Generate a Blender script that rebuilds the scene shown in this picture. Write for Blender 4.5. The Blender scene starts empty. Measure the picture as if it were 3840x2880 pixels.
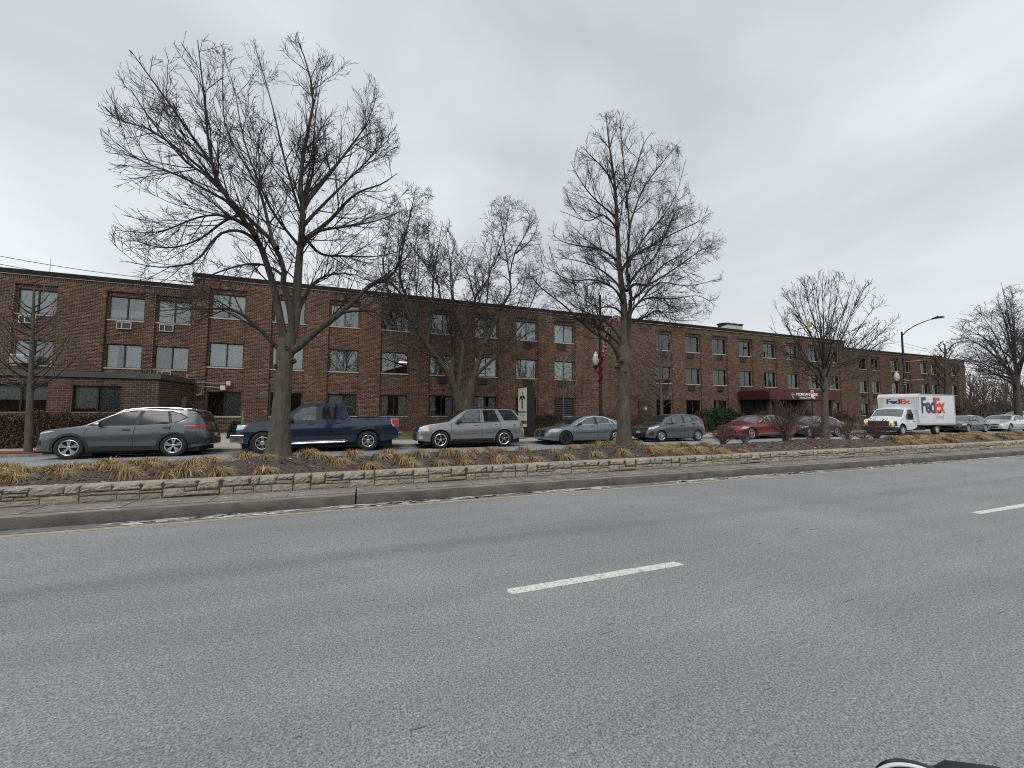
import bpy, bmesh, math, random
import numpy as np
from mathutils import Vector, Matrix
SC = bpy.context.scene
COL = SC.collection
PI = math.pi
random.seed(7)
RNG = np.random.default_rng(11)

# ------------------------------------------------------------------ camera
W_, H_, F_ = 3840, 2880, 1485.3
CAMH = 1.60
YAW, PIT, ROLL = math.radians(20.79), math.radians(3.723), math.radians(0.3127)
_f = np.array([math.sin(YAW) * math.cos(PIT), math.cos(YAW) * math.cos(PIT), math.sin(PIT)])
_r = np.array([math.cos(YAW), -math.sin(YAW), 0.0])
_u = np.cross(_r, _f)
_r, _u = _r * math.cos(ROLL) + _u * math.sin(ROLL), -_r * math.sin(ROLL) + _u * math.cos(ROLL)
CAMP = np.array([0, 0, CAMH])
cd = bpy.data.cameras.new('camera')
cam = bpy.data.objects.new('camera', cd)
COL.objects.link(cam)
cd.sensor_width = 36.0
cd.lens = 36.0 * F_ / W_
cd.clip_start = 0.05
cd.clip_end = 1500
M = Matrix.Identity(4)
for i in range(3):
    M[i][0], M[i][1], M[i][2], M[i][3] = _r[i], _u[i], -_f[i], CAMP[i]
cam.matrix_world = M
SC.camera = cam

# ------------------------------------------------------------------ sky, sun, exposure
SUN_EL, SUN_AZ = math.radians(52), math.radians(205)
wd = bpy.data.worlds.new('World')
SC.world = wd
wd.use_nodes = True
nt = wd.node_tree
for n in list(nt.nodes):
    nt.nodes.remove(n)
out = nt.nodes.new('ShaderNodeOutputWorld')
bg = nt.nodes.new('ShaderNodeBackground')
sky = nt.nodes.new('ShaderNodeTexSky')
sky.sky_type = 'NISHITA'
sky.sun_disc = False
sky.sun_elevation = SUN_EL
sky.sun_rotation = SUN_AZ
hs = nt.nodes.new('ShaderNodeHueSaturation')
hs.inputs['Saturation'].default_value = 0.12
nt.links.new(sky.outputs[0], hs.inputs['Color'])
tc = nt.nodes.new('ShaderNodeTexCoord')
mp = nt.nodes.new('ShaderNodeMapping')
mp.inputs['Scale'].default_value = (1.0, 1.0, 2.2)
mp.inputs['Location'].default_value = (0.35, 0.2, 0.1)
nt.links.new(tc.outputs['Generated'], mp.inputs['Vector'])
nz = nt.nodes.new('ShaderNodeTexNoise')
nz.inputs['Scale'].default_value = 1.7
nz.inputs['Detail'].default_value = 4
nz.inputs['Roughness'].default_value = 0.45
nz.inputs['Distortion'].default_value = 0.4
nt.links.new(mp.outputs[0], nz.inputs['Vector'])
cr_ = nt.nodes.new('ShaderNodeValToRGB')
cr_.color_ramp.elements[0].position = 0.30
cr_.color_ramp.elements[0].color = (4.1, 4.32, 4.85, 1)
cr_.color_ramp.elements[1].position = 0.68
cr_.color_ramp.elements[1].color = (7.4, 8.05, 8.25, 1)
nt.links.new(nz.outputs['Fac'], cr_.inputs['Fac'])
sx = nt.nodes.new('ShaderNodeSeparateXYZ')
nt.links.new(tc.outputs['Generated'], sx.inputs[0])
r2 = nt.nodes.new('ShaderNodeValToRGB')           # brighter, whiter cloud towards the horizon all round
r2.color_ramp.elements[0].position = 0.0
r2.color_ramp.elements[0].color = (6.9, 7.15, 7.25, 1)
r2.color_ramp.elements[1].position = 0.55
r2.color_ramp.elements[1].color = (5.2, 5.5, 6.1, 1)
nt.links.new(sx.outputs['Z'], r2.inputs['Fac'])
mx0 = nt.nodes.new('ShaderNodeMix')
mx0.data_type = 'RGBA'
mx0.inputs[0].default_value = 0.38
nt.links.new(cr_.outputs[0], mx0.inputs[6])
nt.links.new(r2.outputs[0], mx0.inputs[7])
mx = nt.nodes.new('ShaderNodeMix')
mx.data_type = 'RGBA'
mx.inputs[0].default_value = 0.9
nt.links.new(hs.outputs[0], mx.inputs[6])
nt.links.new(mx0.outputs[2], mx.inputs[7])
nt.links.new(mx.outputs[2], bg.inputs['Color'])
bg.inputs['Strength'].default_value = 0.10
nt.links.new(bg.outputs[0], out.inputs[0])
sl = bpy.data.lights.new('sun', 'SUN')
sl.energy = 1.4
sl.angle = math.radians(40)
sl.color = (1.0, 0.97, 0.93)
so = bpy.data.objects.new('sun', sl)
COL.objects.link(so)
sd = Vector((math.sin(SUN_AZ) * math.cos(SUN_EL), math.cos(SUN_AZ) * math.cos(SUN_EL), math.sin(SUN_EL)))
so.rotation_euler = sd.to_track_quat('Z', 'Y').to_euler()
so.location = (0, -20, 40)
vs = SC.view_settings
vs.view_transform = 'Standard'
vs.look = 'None'
vs.exposure = 0.35
vs.gamma = 1.0
vs.use_curve_mapping = False
SC.cycles.filter_width = 1.1
SC.cycles.use_denoising = False
SC.cycles.use_adaptive_sampling = False
SC.cycles.max_bounces = 6
SC.cycles.transparent_max_bounces = 12
SC.cycles.caustics_reflective = False
SC.cycles.caustics_refractive = False

# ------------------------------------------------------------------ helpers
def ray(u, v):
    return _f + (u - W_ / 2) / F_ * _r + (H_ / 2 - v) / F_ * _u
def P(u, v, Y):                        # the point where a sight line meets the upright plane at depth Y
    d = ray(u, v)
    return CAMP + d * (Y / d[1])
def Pz(u, v, z):                       # ... meets the level plane at height z
    d = ray(u, v)
    return CAMP + d * ((z - CAMH) / d[2])
def project(pts):
    q = np.asarray(pts, float) - CAMP
    z = np.maximum(q @ _f, 1e-3)
    return np.stack([W_ / 2 + F_ * (q @ _r) / z, H_ / 2 - F_ * (q @ _u) / z], -1)
def inpoly(p, poly):
    x, y = p[..., 0], p[..., 1]
    ins = np.zeros(x.shape, bool)
    n = len(poly)
    for i in range(n):
        x1, y1 = poly[i]
        x2, y2 = poly[(i + 1) % n]
        c = ((y1 > y) != (y2 > y)) & (x < (x2 - x1) * (y - y1) / ((y2 - y1) if y2 != y1 else 1e-9) + x1)
        ins ^= c
    return ins

def link(o, parent=None):
    COL.objects.link(o)
    if parent is not None:
        o.parent = parent
    return o
def thing(name, label, cat, loc=(0, 0, 0), rz=0.0, group=None):
    o = bpy.data.objects.new(name, None)
    o.empty_display_size = 0.2
    COL.objects.link(o)
    o.location = loc
    o.rotation_euler = (0, 0, rz)
    o['label'] = label
    o['category'] = cat
    if group:
        o['group'] = group
    return o
def tag(o, label, cat, group=None):
    o['label'] = label
    o['category'] = cat
    if group:
        o['group'] = group
    return o
def obj(name, me, mat=None, parent=None, loc=None, kind=None):
    o = bpy.data.objects.new(name, me)
    link(o, parent)
    if mat is not None and len(me.materials) == 0:
        me.materials.append(mat)
    if loc is not None:
        o.location = loc
    if kind:
        o['kind'] = kind
    return o
def npmesh(name, V, F, smooth=False, attr=None):
    """V n x 3, F list of arrays (m x k)"""
    me = bpy.data.meshes.new(name)
    V = np.asarray(V, np.float32)
    Fs = [np.asarray(f, np.int32) for f in (F if isinstance(F, list) else [F]) if len(f)]
    me.vertices.add(len(V))
    me.vertices.foreach_set('co', V.ravel())
    lv = np.concatenate([f.ravel() for f in Fs])
    tot = np.concatenate([np.full(len(f), f.shape[1], np.int32) for f in Fs])
    st = np.concatenate([[0], np.cumsum(tot)[:-1]]).astype(np.int32)
    me.loops.add(len(lv))
    me.loops.foreach_set('vertex_index', lv)
    me.polygons.add(len(tot))
    me.polygons.foreach_set('loop_start', st)
    me.polygons.foreach_set('loop_total', tot)
    if smooth:
        me.polygons.foreach_set('use_smooth', np.ones(len(tot), bool))
    if attr is not None:
        a = me.attributes.new('tint', 'FLOAT_COLOR', 'POINT')
        c = np.ones((len(V), 4), np.float32)
        c[:, :3] = attr
        a.data.foreach_set('color', c.ravel())
    me.update(calc_edges=True)
    return me
class MB:
    """collects boxes, prisms, tubes; build() makes one mesh"""
    def __init__(s):
        s.v, s.f = [], []
    def add(s, v, f):
        b = len(s.v)
        s.v += [tuple(map(float, p)) for p in v]
        s.f += [tuple(int(i) + b for i in q) for q in f]
        return s
    def box(s, x0, x1, y0, y1, z0, z1):
        v = [(x0, y0, z0), (x1, y0, z0), (x1, y1, z0), (x0, y1, z0), (x0, y0, z1), (x1, y0, z1), (x1, y1, z1), (x0, y1, z1)]
        return s.add(v, [(0, 3, 2, 1), (4, 5, 6, 7), (0, 1, 5, 4), (1, 2, 6, 5), (2, 3, 7, 6), (3, 0, 4, 7)])
    def tube(s, pts, rad, n=8, cap=True):
        pts = [Vector(p) for p in pts]
        N = len(pts)
        rad = [rad] * N if not hasattr(rad, '__len__') else rad
        base = len(s.v)
        prev = None
        for i, p in enumerate(pts):
            t = (pts[min(i + 1, N - 1)] - pts[max(i - 1, 0)])
            if t.length < 1e-9:
                t = Vector((0, 0, 1))
            t.normalize()
            if prev is None:
                a = Vector((0, 0, 1)) if abs(t.z) < 0.9 else Vector((1, 0, 0))
                n1 = t.cross(a).normalized()
            else:
                n1 = (prev - t * prev.dot(t)).normalized()
            prev = n1
            n2 = t.cross(n1)
            for k in range(n):
                a = 2 * PI * k / n
                q = p + (n1 * math.cos(a) + n2 * math.sin(a)) * rad[i]
                s.v.append(tuple(q))
        for i in range(N - 1):
            for k in range(n):
                a, b = base + i * n + k, base + i * n + (k + 1) % n
                s.f.append((a, b, b + n, a + n))
        if cap:
            s.f.append(tuple(base + k for k in range(n))[::-1])
            s.f.append(tuple(base + (N - 1) * n + k for k in range(n)))
        return s
    def lathe(s, prof, n=16, c=(0, 0, 0), axis='z'):
        base = len(s.v)
        for r, h in prof:
            for k in range(n):
                a = 2 * PI * k / n
                p = (r * math.cos(a), r * math.sin(a), h) if axis == 'z' else (r * math.cos(a), h, r * math.sin(a))
                s.v.append((p[0] + c[0], p[1] + c[1], p[2] + c[2]))
        m = len(prof)
        for i in range(m - 1):
            for k in range(n):
                a, b = base + i * n + k, base + i * n + (k + 1) % n
                s.f.append((a, b, b + n, a + n))
        return s
    def prism(s, poly, y0, y1, plane='xz'):
        n = len(poly)
        if plane == 'xz':
            v = [(x, y0, z) for x, z in poly] + [(x, y1, z) for x, z in poly]
        elif plane == 'xy':
            v = [(x, y, y0) for x, y in poly] + [(x, y, y1) for x, y in poly]
        else:
            v = [(y0, x, z) for x, z in poly] + [(y1, x, z) for x, z in poly]
        f = [tuple(range(n)), tuple(range(n, 2 * n))[::-1]]
        f += [(i, n + i, n + (i + 1) % n, (i + 1) % n) for i in range(n)]
        return s.add(v, f)
    def mesh(s, name, smooth=False, bevel=0.0, seg=1, fix=True):
        me = bpy.data.meshes.new(name)
        me.from_pydata(s.v, [], s.f)
        if fix or bevel:
            bm = bmesh.new()
            bm.from_mesh(me)
            bmesh.ops.recalc_face_normals(bm, faces=bm.faces)
            if bevel:
                bmesh.ops.bevel(bm, geom=[e for e in bm.edges if e.calc_face_angle(0) > 0.5], offset=bevel, segments=seg, affect='EDGES', profile=0.5, clamp_overlap=True)
            bm.to_mesh(me)
            bm.free()
        if smooth:
            me.polygons.foreach_set('use_smooth', np.ones(len(me.polygons), bool))
            me.set_sharp_from_angle(angle=math.radians(38))
        me.update()
        return me
    def build(s, name, mat, parent=None, smooth=False, bevel=0.0, seg=1, kind=None, loc=None):
        return obj(name, s.mesh(name, smooth, bevel, seg), mat, parent, loc, kind)

# ------------------------------------------------------------------ materials
MATS = {}
def mat(name, color, rough=0.6, metal=0.0, spec=0.5, noise=0.0, nscale=8.0, bump=0.0, bscale=40.0, color2=None, coat=0.0, attr=False, emit=None, coords='Object', detail=4.0, stretch=None):
    if name in MATS:
        return MATS[name]
    m = bpy.data.materials.new(name)
    m.use_nodes = True
    t = m.node_tree
    b = t.nodes['Principled BSDF']
    b.inputs['Base Color'].default_value = (*color, 1)
    b.inputs['Roughness'].default_value = rough
    b.inputs['Metallic'].default_value = metal
    b.inputs['Specular IOR Level'].default_value = spec
    if coat:
        b.inputs['Coat Weight'].default_value = coat
        b.inputs['Coat Roughness'].default_value = 0.04
    if emit:
        b.inputs['Emission Color'].default_value = (*emit[:3], 1)
        b.inputs['Emission Strength'].default_value = emit[3]
    co = t.nodes.new('ShaderNodeTexCoord')
    vec = co.outputs[coords]
    if stretch:
        mpn = t.nodes.new('ShaderNodeMapping')
        mpn.inputs['Scale'].default_value = stretch
        t.links.new(vec, mpn.inputs['Vector'])
        vec = mpn.outputs[0]
    src = None
    if attr:
        a = t.nodes.new('ShaderNodeAttribute')
        a.attribute_name = 'tint'
        src = a.outputs['Color']
    if noise or color2:
        n = t.nodes.new('ShaderNodeTexNoise')
        n.inputs['Scale'].default_value = nscale
        n.inputs['Detail'].default_value = detail
        n.inputs['Roughness'].default_value = 0.6
        t.links.new(vec, n.inputs['Vector'])
        r = t.nodes.new('ShaderNodeValToRGB')
        r.color_ramp.elements[0].position = 0.33
        r.color_ramp.elements[1].position = 0.67
        if color2:
            r.color_ramp.elements[0].color = (*color, 1)
            r.color_ramp.elements[1].color = (*color2, 1)
        else:
            k0, k1 = 1 - noise, 1 + noise
            c = (1, 1, 1) if attr else color
            r.color_ramp.elements[0].color = (*[x * k0 for x in c], 1)
            r.color_ramp.elements[1].color = (*[x * k1 for x in c], 1)
        t.links.new(n.outputs['Fac'], r.inputs['Fac'])
        if src is not None:
            x = t.nodes.new('ShaderNodeMix')
            x.data_type = 'RGBA'
            x.blend_type = 'MULTIPLY'
            x.inputs[0].default_value = 1.0
            t.links.new(src, x.inputs[6])
            t.links.new(r.outputs[0], x.inputs[7])
            src = x.outputs[2]
        else:
            src = r.outputs[0]
    if src is not None:
        t.links.new(src, b.inputs['Base Color'])
    if bump:
        n2 = t.nodes.new('ShaderNodeTexNoise')
        n2.inputs['Scale'].default_value = bscale
        n2.inputs['Detail'].default_value = 5
        t.links.new(vec, n2.inputs['Vector'])
        bp = t.nodes.new('ShaderNodeBump')
        bp.inputs['Strength'].default_value = bump
        bp.inputs['Distance'].default_value = 0.02
        t.links.new(n2.outputs['Fac'], bp.inputs['Height'])
        t.links.new(bp.outputs[0], b.inputs['Normal'])
    MATS[name] = m
    return m
def glass_mat(name, tint=(0.75, 0.8, 0.8), rough=0.02, f0=0.06):
    m = bpy.data.materials.new(name)
    m.use_nodes = True
    t = m.node_tree
    for n in list(t.nodes):
        t.nodes.remove(n)
    o = t.nodes.new('ShaderNodeOutputMaterial')
    g = t.nodes.new('ShaderNodeBsdfGlossy')
    g.inputs['Roughness'].default_value = rough
    tr = t.nodes.new('ShaderNodeBsdfTransparent')
    tr.inputs['Color'].default_value = (*tint, 1)
    lw = t.nodes.new('ShaderNodeFresnel')
    lw.inputs['IOR'].default_value = 1.55
    ad = t.nodes.new('ShaderNodeMath')
    ad.operation = 'MULTIPLY_ADD'
    ad.inputs[1].default_value = 1.5
    ad.inputs[2].default_value = f0
    t.links.new(lw.outputs[0], ad.inputs[0])
    x = t.nodes.new('ShaderNodeMixShader')
    t.links.new(ad.outputs[0], x.inputs[0])
    t.links.new(tr.outputs[0], x.inputs[1])
    t.links.new(g.outputs[0], x.inputs[2])
    t.links.new(x.outputs[0], o.inputs[0])
    MATS[name] = m
    return m
def asphalt(name, base, bands=()):
    """grey aggregate with pale and dark chips, wide tone drift and long worn tyre tracks; position in metres"""
    m = bpy.data.materials.new(name)
    m.use_nodes = True
    t = m.node_tree
    b = t.nodes['Principled BSDF']
    b.inputs['Roughness'].default_value = 0.72
    b.inputs['Specular IOR Level'].default_value = 0.5
    co = t.nodes.new('ShaderNodeTexCoord')
    def nz(scale, det=3, rg=0.6, vec=None):
        n = t.nodes.new('ShaderNodeTexNoise')
        n.inputs['Scale'].default_value = scale
        n.inputs['Detail'].default_value = det
        n.inputs['Roughness'].default_value = rg
        t.links.new(vec or co.outputs['Object'], n.inputs['Vector'])
        return n.outputs['Fac']
    def ramp(fac, p0, c0, p1, c1):
        r = t.nodes.new('ShaderNodeValToRGB')
        r.color_ramp.elements[0].position = p0
        r.color_ramp.elements[1].position = p1
        r.color_ramp.elements[0].color = (*[c0] * 3, 1)
        r.color_ramp.elements[1].color = (*[c1] * 3, 1)
        t.links.new(fac, r.inputs[0])
        return r.outputs[0]
    def mul(a, bb):
        x = t.nodes.new('ShaderNodeMix')
        x.data_type = 'RGBA'
        x.blend_type = 'MULTIPLY'
        x.inputs[0].default_value = 1
        t.links.new(a, x.inputs[6])
        t.links.new(bb, x.inputs[7])
        return x.outputs[2]
    chips = ramp(nz(85, 2, 0.75), 0.34, 0.40, 0.66, 1.60)
    mid = ramp(nz(30, 3), 0.32, 0.80, 0.68, 1.2)
    wide = ramp(nz(0.35, 3), 0.3, 0.88, 0.7, 1.1)
    vo = t.nodes.new('ShaderNodeTexVoronoi')
    vo.inputs['Scale'].default_value = 60
    t.links.new(co.outputs['Object'], vo.inputs['Vector'])
    pale = ramp(vo.outputs['Distance'], 0.08, 1.9, 0.2, 1.0)
    sel = ramp(nz(31, 1), 0.55, 0.0, 0.6, 1.0)
    xp = t.nodes.new('ShaderNodeMix')
    xp.data_type = 'RGBA'
    t.links.new(sel, xp.inputs[0])
    xp.inputs[6].default_value = (1, 1, 1, 1)
    t.links.new(pale, xp.inputs[7])
    c = mul(mul(mul(chips, mid), wide), xp.outputs[2])
    mpp = t.nodes.new('ShaderNodeMapping')
    mpp.inputs['Scale'].default_value = (0.12, 1.6, 1)
    t.links.new(co.outputs['Object'], mpp.inputs['Vector'])
    streak = nz(1.5, 4, 0.6, mpp.outputs[0])
    c = mul(c, ramp(streak, 0.3, 0.9, 0.7, 1.08))
    s = t.nodes.new('ShaderNodeSeparateXYZ')
    t.links.new(co.outputs['Object'], s.inputs[0])
    for (yc, wdt, depth) in bands:
        a = t.nodes.new('ShaderNodeMath')
        a.operation = 'SUBTRACT'
        a.inputs[1].default_value = yc
        t.links.new(s.outputs['Y'], a.inputs[0])
        st = t.nodes.new('ShaderNodeMath')
        st.operation = 'MULTIPLY_ADD'
        st.inputs[1].default_value = wdt * 1.2
        st.inputs[2].default_value = -wdt * 0.6
        t.links.new(streak, st.inputs[0])
        a2 = t.nodes.new('ShaderNodeMath')
        a2.operation = 'ADD'
        t.links.new(a.outputs[0], a2.inputs[0])
        t.links.new(st.outputs[0], a2.inputs[1])
        ab = t.nodes.new('ShaderNodeMath')
        ab.operation = 'ABSOLUTE'
        t.links.new(a2.outputs[0], ab.inputs[0])
        c = mul(c, ramp(ab.outputs[0], 0.0, 1 - depth, wdt, 1.0))
    fin = t.nodes.new('ShaderNodeMix')
    fin.data_type = 'RGBA'
    fin.blend_type = 'MULTIPLY'
    fin.inputs[0].default_value = 1
    fin.inputs[7].default_value = (*base, 1)
    t.links.new(c, fin.inputs[6])
    t.links.new(fin.outputs[2], b.inputs['Base Color'])
    bp = t.nodes.new('ShaderNodeBump')
    bp.inputs['Strength'].default_value = 0.6
    bp.inputs['Distance'].default_value = 0.006
    t.links.new(nz(70, 3), bp.inputs['Height'])
    t.links.new(bp.outputs[0], b.inputs['Normal'])
    return m
def worn_paint(name, color, under, scale, thr, dens=0.5):
    """road paint worn through in flakes: paint colour and road colour by noise"""
    m = bpy.data.materials.new(name)
    m.use_nodes = True
    t = m.node_tree
    b = t.nodes['Principled BSDF']
    b.inputs['Roughness'].default_value = 0.75
    co = t.nodes.new('ShaderNodeTexCoord')
    n = t.nodes.new('ShaderNodeTexNoise')
    n.inputs['Scale'].default_value = scale
    n.inputs['Detail'].default_value = 6
    n.inputs['Roughness'].default_value = 0.75
    t.links.new(co.outputs['Object'], n.inputs['Vector'])
    vo = t.nodes.new('ShaderNodeTexVoronoi')
    vo.feature = 'DISTANCE_TO_EDGE'
    vo.inputs['Scale'].default_value = 13
    t.links.new(co.outputs['Object'], vo.inputs['Vector'])
    r0 = t.nodes.new('ShaderNodeValToRGB')
    r0.color_ramp.elements[0].position = 0.0
    r0.color_ramp.elements[0].color = (dens, dens, dens, 1)
    r0.color_ramp.elements[1].position = 0.05
    r0.color_ramp.elements[1].color = (1, 1, 1, 1)
    t.links.new(vo.outputs['Distance'], r0.inputs[0])
    r = t.nodes.new('ShaderNodeValToRGB')
    r.color_ramp.elements[0].position = thr - 0.06
    r.color_ramp.elements[0].color = (*under, 1)
    r.color_ramp.elements[1].position = thr + 0.06
    r.color_ramp.elements[1].color = (*color, 1)
    t.links.new(n.outputs['Fac'], r.inputs[0])
    x = t.nodes.new('ShaderNodeMix')
    x.data_type = 'RGBA'
    x.blend_type = 'MULTIPLY'
    x.inputs[0].default_value = 1
    t.links.new(r.outputs[0], x.inputs[6])
    t.links.new(r0.outputs[0], x.inputs[7])
    t.links.new(x.outputs[2], b.inputs['Base Color'])
    return m

ROADC = (0.225, 0.227, 0.223)
M_road = asphalt('asphalt_near', ROADC, bands=((4.75, 0.25, 0.17), (1.9, 0.45, 0.05)))
M_road2 = asphalt('asphalt_far', (0.26, 0.268, 0.272), bands=((14.0, 0.5, 0.12),))
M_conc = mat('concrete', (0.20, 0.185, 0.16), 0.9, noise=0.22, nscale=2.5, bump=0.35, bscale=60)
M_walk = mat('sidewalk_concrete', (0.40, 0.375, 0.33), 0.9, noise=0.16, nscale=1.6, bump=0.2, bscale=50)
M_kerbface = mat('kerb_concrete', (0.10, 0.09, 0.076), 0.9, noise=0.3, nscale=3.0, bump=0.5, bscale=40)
M_stone = mat('wall_stone', (0.37, 0.315, 0.25), 0.92, noise=0.36, nscale=9, bump=0.9, bscale=26, attr=True)
M_gap = mat('dark_joint', (0.055, 0.045, 0.038), 0.95)
M_mulch = mat('mulch', (0.05, 0.034, 0.026), 0.95, color2=(0.125, 0.088, 0.07), nscale=26, bump=1.0, bscale=55)
M_chip = mat('mulch_chip', (0.2, 0.2, 0.2), 0.9, attr=True)
M_redmulch = mat('red_mulch', (0.16, 0.035, 0.022), 0.95, color2=(0.27, 0.07, 0.045), nscale=16, bump=0.8, bscale=40)
M_lawn = mat('lawn_green', (0.075, 0.085, 0.03), 0.95, color2=(0.15, 0.125, 0.06), nscale=3, bump=0.6, bscale=60)
M_brick = mat('brick', (0.2, 0.1, 0.07), 0.85, noise=0.24, nscale=.55, attr=True, detail=9.0)
M_mortar = mat('mortar', (0.36, 0.27, 0.20), 0.95, noise=0.18, nscale=1.2)
M_cap = mat('roof_cap_metal', (0.018, 0.017, 0.017), 0.85, spec=.2, noise=0.2, nscale=3)
M_drip = mat('drip_edge', (0.42, 0.37, 0.33), 0.7)
M_graycap = mat('grey_fascia', (0.075, 0.066, 0.058), 0.6, noise=0.15, nscale=2)
M_frame = mat('bronze_frame', (0.022, 0.018, 0.016), 0.5)
M_sill = mat('limestone_sill', (0.40, 0.37, 0.33), 0.85, noise=0.12, nscale=5)
M_blind = mat('window_blind', (0.80, 0.81, 0.79), 0.9, noise=0.06, nscale=1.5)
M_screen = mat('insect_screen', (0.33, 0.345, 0.34), 0.9, noise=0.08, nscale=1.3)
M_curt = mat('curtain_cloth', (0.74, 0.73, 0.69), 0.9, noise=0.08, nscale=3)
M_inner = mat('interior_dark', (0.10, 0.095, 0.085), 0.95, noise=0.25, nscale=0.8)
M_pane = glass_mat('window_glass', (0.90, 0.93, 0.925), 0.015, 0.05)
M_bark = mat('bark', (0.062, 0.054, 0.043), 0.95, color2=(0.118, 0.104, 0.085), nscale=14, bump=1.0, bscale=34, stretch=(1, 1, .22))
M_bark2 = mat('bark_mossy', (0.04, 0.036, 0.022), 0.95, color2=(0.088, 0.076, 0.053), nscale=9, bump=1.0, bscale=22, stretch=(1, 1, .25))
M_twig = mat('twig', (0.040, 0.032, 0.029), 0.9)
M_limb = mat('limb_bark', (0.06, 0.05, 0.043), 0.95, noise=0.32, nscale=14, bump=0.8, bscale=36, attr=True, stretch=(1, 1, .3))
M_twigpale = mat('pale_twig', (0.17, 0.145, 0.125), 0.9)
M_black = mat('black_metal', (0.012, 0.012, 0.013), 0.45)
M_white = mat('white_paint', (0.72, 0.73, 0.73), 0.4)

def sheet(name, x0, x1, y0, y1, zf, m, nx=2, ny=2, kind='structure', parent=None, smooth=True):
    X = np.linspace(x0, x1, nx)
    Y = np.linspace(y0, y1, ny)
    gx, gy = np.meshgrid(X, Y)
    gz = zf(gx, gy) if callable(zf) else np.full_like(gx, zf)
    V = np.stack([gx.ravel(), gy.ravel(), gz.ravel()], 1)
    i = np.arange((ny - 1) * (nx - 1))
    r, c = i // (nx - 1), i % (nx - 1)
    a = r * nx + c
    return obj(name, npmesh(name, V, np.stack([a, a + 1, a + nx + 1, a + nx], 1), smooth), m, parent, None, kind)

# ------------------------------------------------------------------ ground, roads, kerbs
KY = 7.22
KZ = 0.168
sheet('ground', -500, 700, -300, 700, -0.32, M_lawn, 2, 2)
road = sheet('road', -160, 260, -6, KY + 0.05, 0.0, M_road, 2, 2)
FARZ = lambda x, y: np.where(y < 14.5, 0.0, -0.026 * (y - 14.5))
sheet('far_road', -160, 260, 12.7, 18.76, FARZ, M_road2, 2, 30)
GUT = -0.026 * (18.7 - 14.5)
# lane line and edge line on the near road
M_dash = worn_paint('lane_paint', (0.66, 0.655, 0.60), (0.32, 0.32, 0.31), 28, 0.41, 0.55)
M_yel = worn_paint('yellow_paint', (0.44, 0.33, 0.18), (0.27, 0.245, 0.20), 9, 0.49, 0.9)
p0 = Pz(1906, 2216, 0.004)
p1 = Pz(2555, 2113, 0.004)
pn = Pz(3663, 1925, 0.004)
DY, DL, DP = 0.5 * (p0[1] + p1[1]), p1[0] - p0[0], pn[0] - p0[0]
for k in range(-3, 16):
    x = p0[0] + DP * k
    e = 0.055
    pts = [(x + 0.02, DY - e), (x + 0.5 * DL, DY - e), (x + DL, DY - e), (x + DL - 0.015, DY + e * 0.6), (x + DL - 0.05, DY + e), (x + 0.5 * DL, DY + e), (x, DY + e), (x - 0.012, DY - 0.2 * e)]
    MB().prism(pts, 0.0015, 0.005, 'xy').build('lane_dash', M_dash, road)
YL = 6.743 * 1.027
MB().box(-160, 260, YL - 0.05, YL + 0.05, 0.001, 0.0045).build('edge_line', M_yel, road)
# faint hairline crack fillings and chips on the road
def blobs(name, spots, z, m, parent=None, kind='stuff', thick=0.003):
    V, F = [], []
    for (x, y, lx, ly) in spots:
        n = random.randint(7, 12)
        b = len(V)
        ph = random.random() * 6
        for k in range(n):
            a = 2 * PI * k / n
            q = 1 + 0.45 * math.sin(2 * a + ph) * random.random() + random.uniform(-0.3, 0.3)
            V.append((x + lx * math.cos(a) * q, y + ly * math.sin(a) * q, z))
        F.append(tuple(range(b, b + n)))
    me = bpy.data.meshes.new(name)
    me.from_pydata(V, [], F)
    return obj(name, me, m, parent, None, kind)
M_crack = mat('tar_black', (.10, .10, .10), .8)
sp = []
for k in range(100):
    sp.append((random.uniform(-5, 22), random.uniform(1.0, 6.5), random.uniform(.01, .09), random.uniform(.0012, .004)))
blobs('road_chips', sp, 0.003, M_crack)
M_salt = mat('dried_salt', (0.62, 0.63, 0.64), 0.9, noise=0.25, nscale=30)
M_wet = mat('damp_gutter', (0.17, 0.17, 0.17), 0.7, noise=0.3, nscale=5)
sheet('gutter', -160, 260, YL + 0.075, KY + 0.03, 0.004, M_wet, 2, 2)
sp = []
for k in range(1500):
    x = random.uniform(-10, 60)
    if math.sin(x * 1.9) + math.sin(x * 0.77 + 1) + random.uniform(-1.3, 1.6) < -0.1:
        continue
    sp.append((x, random.uniform(YL + 0.10, KY - 0.03), random.uniform(0.05, 0.30), random.uniform(0.010, 0.040)))
blobs('salt_residue', sp, 0.0085, M_salt)
sp = [(random.uniform(-8, 45), random.uniform(KY + 0.05, 7.86), random.uniform(0.008, 0.05), random.uniform(0.004, 0.014)) for k in range(800)]
blobs('salt_crust', sp, KZ + 0.0045, M_salt)

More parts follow.
